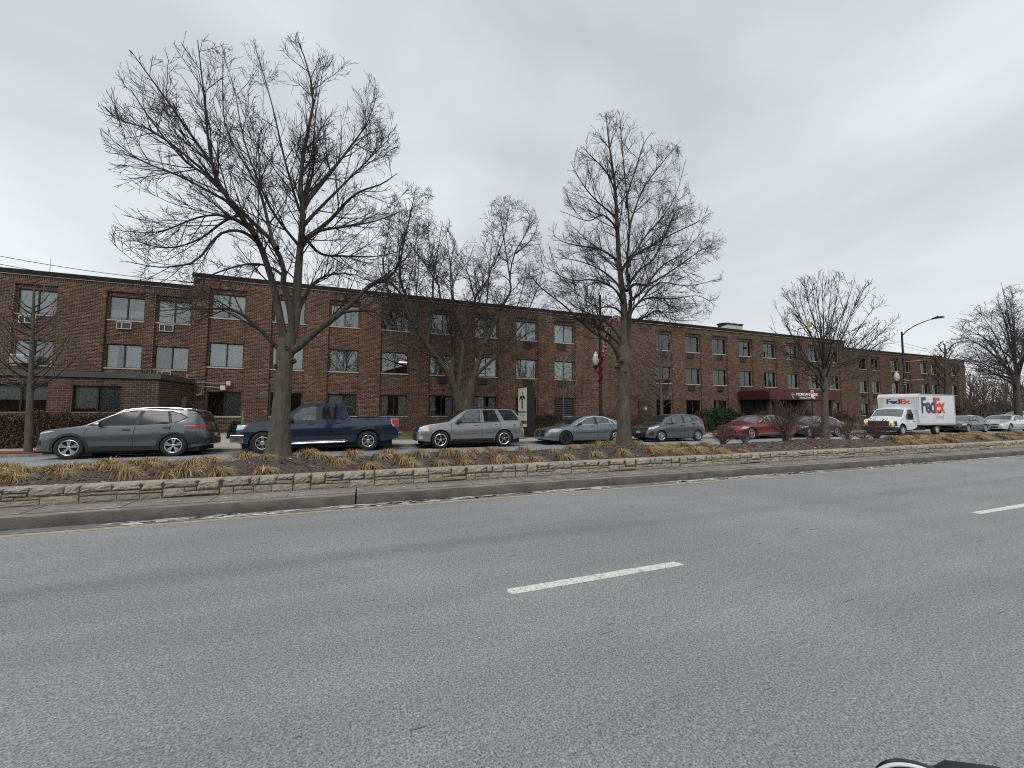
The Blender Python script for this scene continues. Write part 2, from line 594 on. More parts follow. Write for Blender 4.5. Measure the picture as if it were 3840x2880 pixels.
# kerb: segments with open joints, worn rounded nose
kerb = bpy.data.objects.new('kerb', None)
COL.objects.link(kerb)
kerb['kind'] = 'structure'
kx = [-40, -22, -9.2]
for (u, v) in ((1334, 1880), (2300, 1815), (2584, 1790), (2935, 1768), (3424, 1730)):
    kx.append(float(P(u, v, KY)[0]))
while kx[-1] < 200:
    kx.append(kx[-1] + 6.1)
def kerb_seg(x0, x1):
    prof = [(KY + 0.012, -0.15), (KY, 0.02), (KY + 0.008, KZ - 0.035), (KY + 0.03, KZ - 0.006), (KY + 0.075, KZ), (7.93, KZ + 0.003), (7.93, -0.15)]
    n = max(2, int(min(30, (x1 - x0) / 0.25)))
    V, F = [], []
    for i in range(n + 1):
        x = x0 + (x1 - x0) * i / n
        for j, (y, z) in enumerate(prof):
            w = 0.006 * math.sin(x * 5.1) + 0.005 * math.sin(x * 13.7 + j) if 1 <= j <= 3 else 0
            V.append((x, y + w, z + w * 0.5))
    m = len(prof)
    for i in range(n):
        for j in range(m - 1):
            a = i * m + j
            F.append((a, a + m, a + m + 1, a + 1))
    F += [tuple(range(m)), tuple(n * m + j for j in range(m))[::-1]]
    me = bpy.data.meshes.new('kerb_segment')
    me.from_pydata(V, [], F)
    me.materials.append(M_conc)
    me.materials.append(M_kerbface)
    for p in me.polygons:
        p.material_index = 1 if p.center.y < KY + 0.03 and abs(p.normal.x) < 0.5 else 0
        p.use_smooth = True
    me.set_sharp_from_angle(angle=0.6)
    return me
for a, b in zip(kx[:-1], kx[1:]):
    g = 0.012 if a < 30 else 0.006
    obj('kerb_segment', kerb_seg(a + g, b - g), None, kerb)
# score lines across the strip on top of the kerb
mb = MB()
for x in np.arange(-9.5, 26, 1.05):
    mb.box(x, x + 0.008, KY + 0.16, 7.92, KZ + 0.0036, KZ + 0.006)
mb.box(-20, 60, KY + 0.155, KY + 0.161, KZ + 0.0036, KZ + 0.006)
mb.build('kerb_joint', M_gap, kerb)
sheet('far_kerb_of_median', -160, 260, 12.5, 12.72, 0.16, M_conc, 2, 2)
MB().box(-160, 260, 12.68, 12.74, -0.1, 0.165).build('median_kerb_face', M_conc, kind='structure')

# ------------------------------------------------------------------ mulch bed on the median
TREES_X = (-1.75, 7.5, 16.8)
def mound(x, y):
    x = np.asarray(x, float)
    y = np.asarray(y, float)
    s = np.clip((y - 8.1) / 4.4, 0, 1)
    z = 0.385 * (1 - s) + 0.13 * s + 0.185 * np.sin(PI * np.clip(s * 1.02, 0, 1)) ** 0.9
    for tx in TREES_X:
        z = z + 0.09 * np.exp(-((x - tx) / 1.1) ** 2 - ((y - 10.2) / 0.9) ** 2)
    z = z - 0.06 * np.clip((-2.6 - x) / 1.5, 0, 1) * np.sin(PI * s)
    z = z + 0.02 * np.sin(x * 2.1 + y) + 0.018 * np.sin(x * 0.9 - y * 2.3) + 0.012 * np.sin(x * 6.1 + 2 * y)
    return z
sheet('mulch_bed', -60, 200, 8.08, 12.52, mound, M_mulch, 1040, 40)
def on_mound(u, v):
    d = ray(u, v)
    lo, hi = 8.1, 12.4
    ys = np.linspace(lo, hi, 220)
    pts = CAMP + d * (ys / d[1])[:, None]
    dz = pts[:, 2] - mound(pts[:, 0], ys)
    k = np.where(dz <= 0)[0]
    i = k[0] if len(k) else int(np.argmin(dz))
    p = pts[i]
    return np.array([p[0], p[1], float(mound(p[0], p[1]))])
# bark chips lying on it
n = 15000
cx = np.concatenate([RNG.uniform(-13, 16, n), RNG.uniform(16, 45, n // 2)])
cy = RNG.uniform(8.12, 11.2, len(cx))
cz = mound(cx, cy) + 0.006
an = RNG.uniform(0, 2 * PI, len(cx))
ln = RNG.uniform(0.012, 0.042, len(cx))
wd_ = ln * RNG.uniform(0.2, 0.5, len(cx))
ti = RNG.uniform(-0.7, 0.7, len(cx))
dx = np.stack([np.cos(an) * ln, np.sin(an) * ln, ti * ln * 0.5], 1)
dy_ = np.stack([-np.sin(an) * wd_, np.cos(an) * wd_, RNG.uniform(-0.6, 0.6, len(cx)) * wd_], 1)
c0 = np.stack([cx, cy, cz], 1)
V = np.stack([c0 - dx - dy_, c0 + dx - dy_, c0 + dx + dy_, c0 - dx + dy_], 1).reshape(-1, 3)
base = np.array([0.10, 0.072, 0.058]) * RNG.uniform(0.35, 1.7, (len(cx), 1))
pl = RNG.random(len(cx)) < 0.045
base[pl] = np.array([0.45, 0.42, 0.38]) * RNG.uniform(0.6, 1.1, (pl.sum(), 1))
obj('bark_chips', npmesh('bark_chips', V, np.arange(len(V)).reshape(-1, 4), attr=np.repeat(base, 4, 0)), M_chip, None, None, 'stuff')

# ------------------------------------------------------------------ retaining wall of rough stones
WY0, WZ0, WH = 7.90, KZ, 0.262
wall_t = thing('stone_wall', 'low tan rough stone retaining wall holding the mulch bed along the kerb', 'wall', (0, WY0, WZ0))
MB().box(-60, 200, 0.02, 0.22, -0.02, WH - 0.02).build('wall_core', M_gap, wall_t)
PA = [(0, .40, .5, 1), (.40, .52, .5, 1), (.52, .76, .5, 1), (.76, 1, .74, 1), (.76, 1, .5, .74), (0, .18, 0, .5), (.18, .31, .26, .5), (.31, .45, .26, .5), (.18, .45, 0, .26), (.45, .70, 0, .5), (.70, 1, 0, .5)]
PB = [(0, 1, .47, 1), (0, 1, 0, .47)]
PC = [(0, .22, .34, 1), (.22, .48, .72, 1), (.22, .46, .54, .72), (.48, .84, .5, 1), (.84, 1, .5, 1), (.22, .34, .34, .54), (.34, .6, .34, .5), (0, .6, 0, .34), (.6, 1, 0, .5)]
PD = [(0, .36, .6, 1), (.36, .72, .6, 1), (.72, 1, .52, 1), (0, .45, .40, .6), (.45, .72, .40, .6), (.72, 1, .38, .52), (0, .44, 0, .40), (.44, .72, 0, .40), (.72, 1, 0, .38)]
PE = [(0, .58, .60, 1), (.58, 1, .40, 1), (0, .37, .08, .60), (.37, .58, .36, .60), (.37, 1, .1, .36)]
CYC = [(PC, 1.07), (PD, 1.0), (PE, .76), (PA, 1.07), (PB, .27)]
def stone_mesh(seed):
    """unit rough-faced block: x 0..1, y 0 (front) .. 1, z 0..1; smooth sawn top, pitched face"""
    rg = np.random.default_rng(seed)
    nx, nz_ = 6, 4
    V, F = [], []
    for j in range(nz_ + 1):
        for i in range(nx + 1):
            e = min(i, nx - i, j, nz_ - j)
            y = 0.085 + rg.uniform(-.02, .03) if e == 0 else rg.uniform(-0.06, 0.045)
            x, z = i / nx, j / nz_
            if e == 0:
                x += rg.uniform(-.012, .012) * (1 if i in (0, nx) else 0)
                z += rg.uniform(-.02, .02) * (1 if j == 0 else 0) + rg.uniform(-.012, .0) * (1 if j == nz_ else 0)
            V.append((x, y, z))
    q = nx + 1
    for j in range(nz_):
        for i in range(nx):
            a = j * q + i
            F.append((a, a + 1, a + q + 1, a + q))
    ring = [i for i in range(q)] + [j * q + nx for j in range(1, nz_ + 1)] + [nz_ * q + i for i in range(nx - 1, -1, -1)] + [j * q for j in range(nz_ - 1, 0, -1)]
    b = len(V)
    for k in ring:
        V.append((V[k][0], 1.0, V[k][2]))
    m = len(ring)
    for k in range(m):
        F.append((ring[k], b + k, b + (k + 1) % m, ring[(k + 1) % m]))
    F.append(tuple(b + k for k in range(m)))
    c = np.array([0.41, 0.36, 0.295]) * rg.uniform(0.78, 1.12) * np.array([1, rg.uniform(.95, 1.02), rg.uniform(.88, 1.02)])
    A = np.tile(c, (len(V), 1))
    for k in range(len(V)):
        A[k] *= rg.uniform(0.85, 1.1)
    return V, F, A
SV = [stone_mesh(s) for s in range(16)]
SME = []
for V, F, A in SV:
    me = bpy.data.meshes.new('stone')
    me.from_pydata(V, [], F)
    a = me.attributes.new('tint', 'FLOAT_COLOR', 'POINT')
    a.data.foreach_set('color', np.concatenate([A, np.ones((len(A), 1))], 1).astype(np.float32).ravel())
    me.materials.append(M_stone)
    SME.append(me)
x = -0.80 - 4.17 * 4
sc_, rest_v, rest_f, rest_a, cnt = 0, [], [], [], 0
cyc = 0
while x < 130:
    for pat, w in CYC:
        mj = 0.010                                    # open joint at the end of each unit
        for (a, b, c, d) in pat:
            k = random.randrange(16)
            g = 0.0045
            dep = 0.27 if d > 0.99 else 0.12
            x0, x1, z0, z1 = x + a * (w - mj) + g, x + b * (w - mj) - g, c * WH + g, d * WH - (0 if d > .99 else g)
            yo = random.uniform(-0.006, 0.006)
            if x0 > -11.2 and cnt < 296:
                o = obj('stone', SME[k], None, wall_t, (x0, yo, z0))
                # the face relief is in units of 0.12 m: capstones reach further back
                o.scale = (x1 - x0, dep, z1 - z0)
                cnt += 1
            else:
                V, F, A = SV[k]
                bb = len(rest_v)
                rest_v += [(x0 + p[0] * (x1 - x0), yo + p[1] * dep, z0 + p[2] * (z1 - z0)) for p in V]
                rest_f += [tuple(i + bb for i in q) for q in F]
                rest_a.append(A)
        x += w
me = bpy.data.meshes.new('more_stones')
me.from_pydata(rest_v, [], rest_f)
a = me.attributes.new('tint', 'FLOAT_COLOR', 'POINT')
A = np.concatenate(rest_a)
a.data.foreach_set('color', np.concatenate([A, np.ones((len(A), 1))], 1).astype(np.float32).ravel())
obj('more_stones', me, M_stone, wall_t, None, 'stuff')

# ------------------------------------------------------------------ far side: kerb, sidewalk, beds, lawn
MB().box(-160, 260, 18.72, 18.86, -0.3, 0.0).build('far_kerb', M_conc, kind='structure')
walk = bpy.data.objects.new('sidewalk', None)
COL.objects.link(walk)
walk['kind'] = 'structure'
WZ = lambda y: 0.012 * (y - 18.86) / 2.64
mb_far = MB()
k = 0
xs = np.arange(-40, 110, 1.52)
for i, x in enumerate(xs):
    for (ya, yb) in ((18.865, 20.0), (20.01, 21.5)):
        if ya < 19 and (x < -10.6 or (-2.2 < x < -0.4) or (9.0 < x < 10.4)):
            continue
        v = [(x + .006, ya, WZ(ya) + .0), (x + 1.514, ya, WZ(ya)), (x + 1.514, yb, WZ(yb)), (x + .006, yb, WZ(yb))]
        vv = v + [(p[0], p[1], -0.2) for p in v]
        f = [(0, 1, 2, 3), (0, 4, 5, 1), (1, 5, 6, 2), (2, 6, 7, 3), (3, 7, 4, 0)]
        if -16 < x < 60 and k < 300:
            MB().add(vv, f).build('paving_slab', M_walk, walk)
            k += 1
        else:
            mb_far.add(vv, f)
mb_far.build('more_slabs', M_walk, walk, kind='stuff')
sheet('walk_bedding', -160, 260, 18.84, 21.6, -0.03, M_gap, 2, 2)
LZ = lambda x, y: 0.0 + 0.206 * np.clip((y - 21.5) / 2.5, 0, 1) + 0.055 * np.clip((y - 24) / 1.6, 0, 1) + 0.015 * np.sin(x * 1.3) * np.sin(y * 2)
sheet('parkway_mulch', -60, -10.7, 18.87, 20.0, 0.018, M_redmulch, 30, 6)
sheet('parkway_soil', -2.15, -0.45, 18.87, 20.0, 0.016, M_redmulch, 6, 6)
sheet('parkway_patch', 9.05, 10.3, 18.87, 20.0, 0.02, M_redmulch, 6, 6)
sheet('lawn', -3.6, 110, 21.5, 24.05, LZ, M_lawn, 200, 8)
sheet('foundation_bed', -3.6, 46.2, 24.03, 25.75, lambda x, y: LZ(x, y) + 0.02, M_redmulch, 120, 6)
sheet('wing_lawn', 46.2, 130, 24.03, 40, lambda x, y: LZ(x, y) - 0.005, M_lawn, 60, 6)
# concrete walk from the sidewalk to the wall beside the extension, with the red bed and its yew
sheet('entry_walk', -8.4, -3.55, 21.5, 25.75, lambda x, y: LZ(x, y) + 0.006, M_walk, 12, 12)
sheet('hedge_soil', -60, -8.38, 21.5, 21.9, lambda x, y: LZ(x, y) + 0.01, M_redmulch, 20, 4)
sheet('yew_bed', -5.2, -3.5, 21.9, 24.3, lambda x, y: LZ(x, y) + 0.03 + 0.05 * np.sin(np.clip((y - 21.9) / 2.4, 0, 1) * PI), M_redmulch, 8, 8)
# short grass on the lawn
n = 26000
gx = RNG.uniform(-3.5, 62, n)
gy = RNG.uniform(21.52, 24.0, n)
gz = LZ(gx, gy)
an = RNG.uniform(0, PI, n)
h = RNG.uniform(0.02, 0.06, n)
w = RNG.uniform(0.006, 0.014, n)
b0 = np.stack([gx - np.cos(an) * w, gy - np.sin(an) * w, gz], 1)
b1 = np.stack([gx + np.cos(an) * w, gy + np.sin(an) * w, gz], 1)
tp = np.stack([gx + RNG.normal(0, .02, n), gy + RNG.normal(0, .02, n), gz + h], 1)
cg = np.where((RNG.random(n) < .55)[:, None], np.array([[.085, .11, .03]]), np.array([[.19, .16, .08]])) * RNG.uniform(.6, 1.2, (n, 1))
obj('grass', npmesh('grass', np.stack([b0, b1, tp], 1).reshape(-1, 3), np.arange(n * 3).reshape(-1, 3), attr=np.repeat(cg, 3, 0)), mat('grass_blade', (.1, .1, .05), .9, attr=True), None, None, 'stuff')

# ================================================================== the brick building
BLD = thing('brick_building', 'long three storey brown brick healthcare building with dark flat roof edge and sliding windows', 'building', (20, 25.6, 0))
BL0 = np.array([20, 25.6, 0.0])
def bobj(name, me, m, parent=BLD, kind=None):
    o = obj(name, me, m, parent, None, kind)
    return o
def off(mb):
    """mesh data was written in world metres; shift it to the building's own origin"""
    mb.v = [(p[0] - BL0[0], p[1] - BL0[1], p[2] - BL0[2]) for p in mb.v]
    return mb
PAL = np.array([[.150, .074, .050], [.115, .050, .034], [.195, .108, .072], [.060, .032, .024], [.225, .140, .095], [.085, .042, .030], [.175, .082, .05]]) * np.array([.69, .62, .575])
PALW = np.array([.19, .21, .13, .22, .07, .14, .04])
EXTPAL = np.array([[.080, .036, .025], [.064, .030, .021], [.096, .048, .032], [.044, .023, .018]])
class Bricks:
    def __init__(s):
        s.b = []
    def wall(s, o, u, n, length, z0, z1, bl=.215, ch=.0755, jt=.0145, depth=.02, pal=PAL, pw=PALW, proud=.0, off=0, soldier=False, endd=None):
        """bricks on the upright plane through o with direction u, outward normal n"""
        o, u, n = np.array(o, float), np.array(u, float), np.array(n, float)
        if soldier:
            k = int(length / ch)
            w = length / max(k, 1)
            a0 = np.arange(k) * w
            rows = np.stack([a0 + jt / 2, a0 + w - jt / 2, np.full(k, z0 + jt / 2), np.full(k, z1 - jt / 2)], 1)
        else:
            nr = max(1, int(round((z1 - z0) / ch)))
            hh = (z1 - z0) / nr
            L = []
            for r in range(nr):
                st = -bl + (bl / 2 if (r + off) % 2 else 0)
                a0 = np.arange(st, length, bl)
                a1 = np.minimum(a0 + bl, length)
                a0 = np.maximum(a0, 0)
                q = (a1 - a0) > .045
                a0, a1 = a0[q], a1[q]
                L.append(np.stack([a0 + np.where(a0 > 0, jt / 2, 0), a1 - np.where(a1 < length - 1e-6, jt / 2, 0), np.full(len(a0), z0 + r * hh + jt / 2), np.full(len(a0), z0 + (r + 1) * hh - jt / 2)], 1))
            rows = np.concatenate(L)
        m = len(rows)
        c = pal[RNG.choice(len(pal), m, p=pw)] * RNG.uniform(.7, 1.24, (m, 1)) if pw is not None else pal[RNG.integers(0, len(pal), m)] * RNG.uniform(.85, 1.15, (m, 1))
        jit = RNG.uniform(-.002, .002, m) + proud
        dp = np.full(m, depth)
        if endd:
            e = (rows[:, 0] < 1e-6) | (rows[:, 1] > length - 1e-6)
            dp[e] = endd
        f = []
        for (ai, zi, back) in ((0, 2, 0), (1, 2, 0), (1, 3, 0), (0, 3, 0), (0, 2, 1), (1, 2, 1), (1, 3, 1), (0, 3, 1)):
            d = jit - (dp if back else 0)
            p = o[None] + u[None] * rows[:, ai:ai + 1] + n[None] * d[:, None]
            p[:, 2] = rows[:, zi]
            f.append(p)
        s.b.append((np.stack(f, 1), c))
    def arrays(s):
        return np.concatenate([a for a, c in s.b]), np.concatenate([c for a, c in s.b])
QF = np.array([[0, 1, 2, 3], [0, 3, 7, 4], [1, 5, 6, 2], [3, 2, 6, 7], [0, 4, 5, 1]])
def brick_mesh(name, A, C):
    m = len(A)
    V = A.reshape(-1, 3) - BL0
    F = (QF[None] + (np.arange(m) * 8)[:, None, None]).reshape(-1, 4)
    return npmesh(name, V, F, attr=np.repeat(C, 8, 0))

ROOF, SOLD1, SOLD0 = 8.87, 8.60, 8.40
LV = {1: (1.17, 2.49), 2: (3.835, 5.155), 3: (6.55, 7.87)}
YM, YW = 25.6, 28.4
BAYD = 0.11
walls = MB()
bk = Bricks()
wins = []                                             # (x0, x1, z0, z1, y, tag)
def facade(Y, xa, xb, cols, zb, bays_to=8.12, floors=(1, 2, 3), special={}):
    """piers with recessed window bays between them"""
    xs = [xa]
    for (a, b) in cols:
        xs += [a - .07, b + .07]
    xs.append(xb)
    for i in range(0, len(xs) - 1, 2):                # piers
        a, b = xs[i], xs[i + 1]
        walls.box(a + .006, b - .006, Y + .006, Y + .5, zb, SOLD0)
        bk.wall((a, Y, 0), (1, 0, 0), (0, -1, 0), b - a, zb, SOLD0, off=i, endd=BAYD, depth=.02)
    for ci, (a, b) in enumerate(cols):                # bays
        a0, b0 = a - .07, b + .07
        y = Y + BAYD
        walls.box(a0 - .006, b0 + .006, Y + .006, Y + .5, bays_to, SOLD0)
        bk.wall((a0, Y, 0), (1, 0, 0), (0, -1, 0), b0 - a0, bays_to, SOLD0, off=1)
        zs = zb
        for f in floors + (9,):
            z0, z1 = LV[f] if f != 9 else (bays_to, bays_to)
            sp_ = special.get((ci, f))
            if sp_ == 'none':
                continue
            if sp_ == 'door':
                z0, z1 = 0.30, 2.42
            if z0 - zs > .02:
                walls.box(a0, b0, y + .006, Y + .5, zs, z0)
                bk.wall((a0, y, 0), (1, 0, 0), (0, -1, 0), b0 - a0, zs, z0, off=ci)
            if f != 9:
                walls.box(a0, a, y + .006, Y + .5, z0, z1)
                walls.box(b, b0, y + .006, Y + .5, z0, z1)
                bk.wall((a0, y, 0), (1, 0, 0), (0, -1, 0), a - a0, z0, z1)
                bk.wall((b, y, 0), (1, 0, 0), (0, -1, 0), b0 - b, z0, z1)
                wins.append((a, b, z0, z1, y, f, ci, Y))
            zs = z1
    walls.box(xa, xb, Y + .006, Y + .5, SOLD0, SOLD1 + .02)
    bk.wall((xa, Y, 0), (1, 0, 0), (0, -1, 0), xb - xa, SOLD0, SOLD1 - .02, soldier=True)

K_ = 1.0667
main_cols = []
for a in (-7.30, -4.52, -1.745, 1.035, 3.82, 6.615, 9.435, 12.255, 20.81, 23.69, 26.545, 29.44, 32.355, 35.245):
    main_cols.append((a * K_, (a + 1.49) * K_))
main_cols += [(40.64, 42.23), (43.72, 45.31)]
NM = len(main_cols)
sp_main = {(7, 1): 'louver'}
# the entrance, under the canopy, has no windows in its bays
for ci in (11, 12, 13, 14):
    sp_main[(ci, 1)] = 'none'
facade(YM, -8.6, 46.2, main_cols, 0.15, special=sp_main)
low_cols = [(-17.13, -15.57), (-13.39, -11.81), (-11.21, -9.63)]
facade(YW, -24, -8.6, low_cols, 0.15, floors=(2, 3))
right_cols = [(53.8, 55.38), (56.16, 57.74), (60.05, 61.65), (62.42, 64.05), (66.4, 68.0), (68.75, 70.3), (73.5, 75.1)]
facade(YW, 46.2, 77.0, right_cols, 0.15)
off(walls).build('wall', M_mortar, BLD)
# side walls, roof, floors, back: the body behind the brick skin
bd = MB()
bd.box(-8.6, -8.2, 26.1, 28.39, 0.1, 8.6).box(-24, -23.6, 28.9, 40, 0, 8.6).box(76.6, 77.0, 28.9, 40, 0, 8.6).box(45.8, 46.2, 26.1, 28.39, .1, 8.6)
bk.wall((77.0, 28.4, 0), (0, 1, 0), (1, 0, 0), 11.6, .15, 8.4)
M_brick_plain = mat('brick_plain', (.13, .065, .045), .9, noise=.2, nscale=6)
for k in range(4):
    w1 = MB()
    w1.v = bd.v[k * 8:k * 8 + 8]
    w1.f = bd.f[:6]
    off(w1).build('side_wall', M_brick_plain, BLD)
fl = MB()
for z in (2.95, 5.62):
    fl.box(-8.2, 45.8, 26.1, 33, z, z + .18).box(-23.6, -8.2, 28.9, 35, z, z + .18).box(46.2, 76.6, 28.9, 35, z, z + .18)
fl.box(-23.6, 76.6, 36, 36.2, 0, 8.6)
fl.box(-23.6, 76.6, 26.12, 36, .05, .2)
for x in list(np.arange(-9, 46, 3.0)) + list(np.arange(50, 76, 3.2)):
    fl.box(x + 0.3, x + .42, 28.95 if (x < -8.6 or x > 46) else 26.12, 34, .2, 8.5)
off(fl).build('interior', M_inner, BLD)
rf = MB()
rf.box(-8.6, 46.2, 25.9, 40, 8.45, 8.62).box(-24, -8.6, 28.7, 40, 8.45, 8.62).box(46.2, 77, 28.7, 40, 8.45, 8.62)
off(rf).build('roof', mat('roof_membrane', (.1, .1, .1), .9), BLD)
cp = MB()
cp.box(-8.66, 46.26, 25.53, 25.95, 8.615, ROOF).box(-24, -8.67, 28.33, 28.75, 8.615, ROOF).box(46.27, 71.78, 28.33, 28.75, 8.615, ROOF + .03).box(71.79, 77.06, 28.33, 28.75, 8.615, ROOF - .12)
cp.box(-8.66, -8.24, 25.96, 28.75, 8.615, ROOF).box(45.84, 46.26, 25.96, 28.75, 8.615, ROOF)
off(cp).build('roof_cap', M_cap, BLD)
dr = MB()
dr.box(-8.65, 46.25, 25.54, 25.7, 8.583, 8.613).box(-24, -8.67, 28.34, 28.5, 8.583, 8.613).box(46.27, 77.05, 28.34, 28.5, 8.583, 8.613)
off(dr).build('drip_edge', M_drip, BLD)

# ---- one storey extension in front of the set-back wing
YE, XE, ZE = 21.82, -8.36, 3.10
ew = [(float(P(267.6, 1448, YE)[0]), float(P(456.6, 1448, YE)[0])), (float(P(179, 1448, YE)[0]) - 1.66, float(P(179, 1448, YE)[0]))]
ex0, ex1 = ew[0]
fx0, fx1 = ew[1]
eb = MB()
EW0, EW1 = 1.40, 2.52
for (a, b) in ((-24, fx0), (fx1, ex0), (ex1, XE)):
    eb.box(a, b - (.012 if b == XE else 0), YE + .012, YE + .4, .05, 2.84)
for (a, b) in ((fx0, fx1), (ex0, ex1)):
    eb.box(a, b, YE + .012, YE + .4, .05, EW0).box(a, b, YE + .012, YE + .4, EW1, 2.84)
# side wall with one narrow window
sw0, sw1, sz0, sz1 = 24.2, 24.85, 1.15, 2.2
eb.box(XE - .4, XE - .012, YE + .4, sw0, .05, 2.84).box(XE - .4, XE - .012, sw1, 25.59, .05, 2.84)
eb.box(XE - .4, XE - .012, sw0, sw1, .05, sz0).box(XE - .4, XE - .012, sw0, sw1, sz1, 2.84)
off(eb).build('extension_wall', M_mortar, BLD)
eB = Bricks()
kw = dict(bl=.30, ch=.1, jt=.021, pal=EXTPAL, pw=None, depth=.03)
eB.wall((ex1, YE, 0), (1, 0, 0), (0, -1, 0), XE - ex1, .84, 2.84, **kw)
eB.wall((ex0, YE, 0), (1, 0, 0), (0, -1, 0), ex1 - ex0, EW1, 2.84, **kw)
eB.wall((fx1, YE, 0), (1, 0, 0), (0, -1, 0), ex0 - fx1, .84, 2.84, **kw)
A, C = eB.arrays()
stain = (A[:, 0, 0] > XE - .95) & (A[:, 0, 0] < XE - .25)      # the damp dark streak near the corner
C[stain] = EXTPAL[3]
me_cache = None
order = np.argsort(-A[:, 0, 2])[:300]
keep = np.zeros(len(A), bool)
keep[order] = True
cube = MB().box(0, 1, 0, 1, 0, 1).mesh('brick')
bmats = [mat('extension_brick_%s' % nme, tuple(EXTPAL[i] * q), .85, noise=.2, nscale=3) for i, (nme, q) in enumerate((('red', 1), ('deep', 1), ('light', 1.05), ('dark', 1.1)))]
cubes = []
for m_ in bmats:
    c_ = cube.copy()
    c_.name = 'brick'
    c_.materials.append(m_)
    cubes.append(c_)
for i in order:
    lo, hi = A[i].min(0), A[i].max(0)
    o = obj('brick', cubes[int(np.argmin(np.abs(EXTPAL - C[i]).sum(1)))], None, BLD)
    o.location = lo - BL0
    o.scale = hi - lo
for (a, b, z0, z1) in ((-24, fx0, .05, 2.84), (fx0, fx1, .05, EW0), (ex0, ex1, .05, EW0), (fx0, fx1, EW1, 2.84), (fx1, ex0, .05, .84), (ex1, XE, .05, .84)):
    bk.wall((a, YE, 0), (1, 0, 0), (0, -1, 0), b - a, z0, z1, **kw)
for (a, b, z0, z1) in ((YE + .0, sw0, .05, 2.84), (sw1, 25.59, .05, 2.84), (sw0, sw1, .05, sz0), (sw0, sw1, sz1, 2.84)):
    bk.wall((XE, a, 0), (0, 1, 0), (1, 0, 0), b - a, z0, z1, **kw)
bobj('brick_facing', brick_mesh('brick_facing', A[~keep], C[~keep]) if (~keep).any() else cube, M_brick, BLD, 'stuff')
er = MB()
er.box(-24, XE + .05, YE - .05, 28.35, 2.84, ZE - .02)
off(er).build('extension_roof', M_cap, BLD)
ef = MB()
ef.box(-24, XE + .08, YE - .08, YE - .052, 2.86, ZE).box(XE + .052, XE + .08, YE - .05, 25.58, 2.86, ZE)
off(ef).build('extension_fascia', M_graycap, BLD)
off(MB().box(XE - .3, XE - .2, sw0, sw1, sz0, sz1)).build('side_window', mat('dark_glass', (.02, .022, .025), .08), BLD)
A, C = bk.arrays()
bobj('brick_facing', brick_mesh('brick_facing', A, C), M_brick, BLD, 'stuff')

# ---- windows: frame, two sliding panes, sill, and what hangs behind them
WMESH = {}
def frame_mesh(w, h):
    mb = MB()
    t, d = .045, .07
    mb.box(0, w, 0, d, 0, t).box(0, w, 0, d, h - t, h).box(0, t, 0, d, t, h - t).box(w - t, w, 0, d, t, h - t).box(w / 2 - .028, w / 2 + .028, .005, d - .004, t, h - t)
    return mb.mesh('frame')
def cached(key, fn, m):
    if key not in WMESH:
        me = fn()
        me.materials.append(m)
        WMESH[key] = me
    return WMESH[key]
def folds(w, h, seed, amp=.03):
    rg = np.random.default_rng(seed)
    n = 40
    x = np.linspace(0, w, n)
    ph = rg.random(4) * 6
    V, F = [], []
    for j in range(5):
        z = h * j / 4
        sp = .7 + .3 * (1 - j / 4)
        y = amp * sp * (np.sin(x * 48 + ph[0]) * .6 + np.sin(x * 31 + ph[1] + .3 * j) * .4)
        V += [(a, b, z) for a, b in zip(x, y)]
    for j in range(4):
        for i in range(n - 1):
            a = j * n + i
            F.append((a, a + 1, a + n + 1, a + n))
    me = bpy.data.meshes.new('curtain')
    me.from_pydata(V, [], F)
    me.polygons.foreach_set('use_smooth', np.ones(len(F), bool))
    return me
def window(x0, x1, z0, z1, y, style, sill=True, name='window'):
    w, h = round(x1 - x0, 3), round(z1 - z0, 3)
    win_ = bpy.data.objects.new(name, None)
    link(win_, BLD)
    win_.location = (x0 - BL0[0], y + .09 - BL0[1], z0)
    obj('frame', cached(('f', w, h), lambda: frame_mesh(w, h), M_frame), None, win_)
    pw_ = w / 2 - .05
    pm = cached(('p', w, h), lambda: MB().box(0, pw_, 0, .008, 0, h - .09).mesh('pane'), M_pane)
    obj('pane', pm, None, win_, (.045, .022, .045))
    obj('pane', pm, None, win_, (w / 2 + .005, .045, .045))
    if sill:
        obj('sill', cached(('s', w), lambda: MB().box(-.075, w + .075, -.125, .02, -.075, -.002).mesh('sill', bevel=.006), M_sill), None, win_)
    def blind(a, b, c, d, m, nm='blind', yy=.14):
        obj(nm, cached((nm, m.name, round(b - a, 3), round(d - c, 3)), lambda: MB().box(0, b - a, 0, .006, 0, d - c).mesh(nm), m), None, win_, (a, yy, c))
    def curt(a, b, c, d, seed):
        obj('curtain', cached(('c', round(b - a, 2), round(d - c, 2), seed), lambda: folds(b - a, d - c, seed), M_curt), None, win_, (a, .17, c))
    e = .03
    H2 = w / 2
    for s in style:
        if s == 'L': blind(e, H2, e, h - e, M_blind)
        if s == 'R': blind(H2, w - e, e, h - e, M_blind)
        if s == 'l': blind(e, H2, h * .14, h - e, M_blind)
        if s == 'r': blind(H2, w - e, h * .14, h - e, M_blind)
        if s == 'S': blind(H2, w - e, e, h - e, M_screen, 'insect_screen', .11)
        if s == 'c': curt(e, w * .27, e, h - e, 1)
        if s == 'C': curt(e, H2 * 1.02, e, h - e, 2)
        if s == 'k': curt(H2, w - e, e, h - e, 3)
        if s == 'K': curt(w * .68, w - e, e, h - e, 4)
        if s == 'v': curt(e, w - e, e, h * .22, 5)
        if s == 'h': blind(e, w - e, h * .45, h - e, M_blind)
        if s == 'P': blind(H2 + .06, w - .08, h * .42, h - .1, M_white, 'paper', .075)
        if s == 'p': blind(H2 + .06, w - .08, .08, h * .37, M_white, 'paper', .075)
    return win_
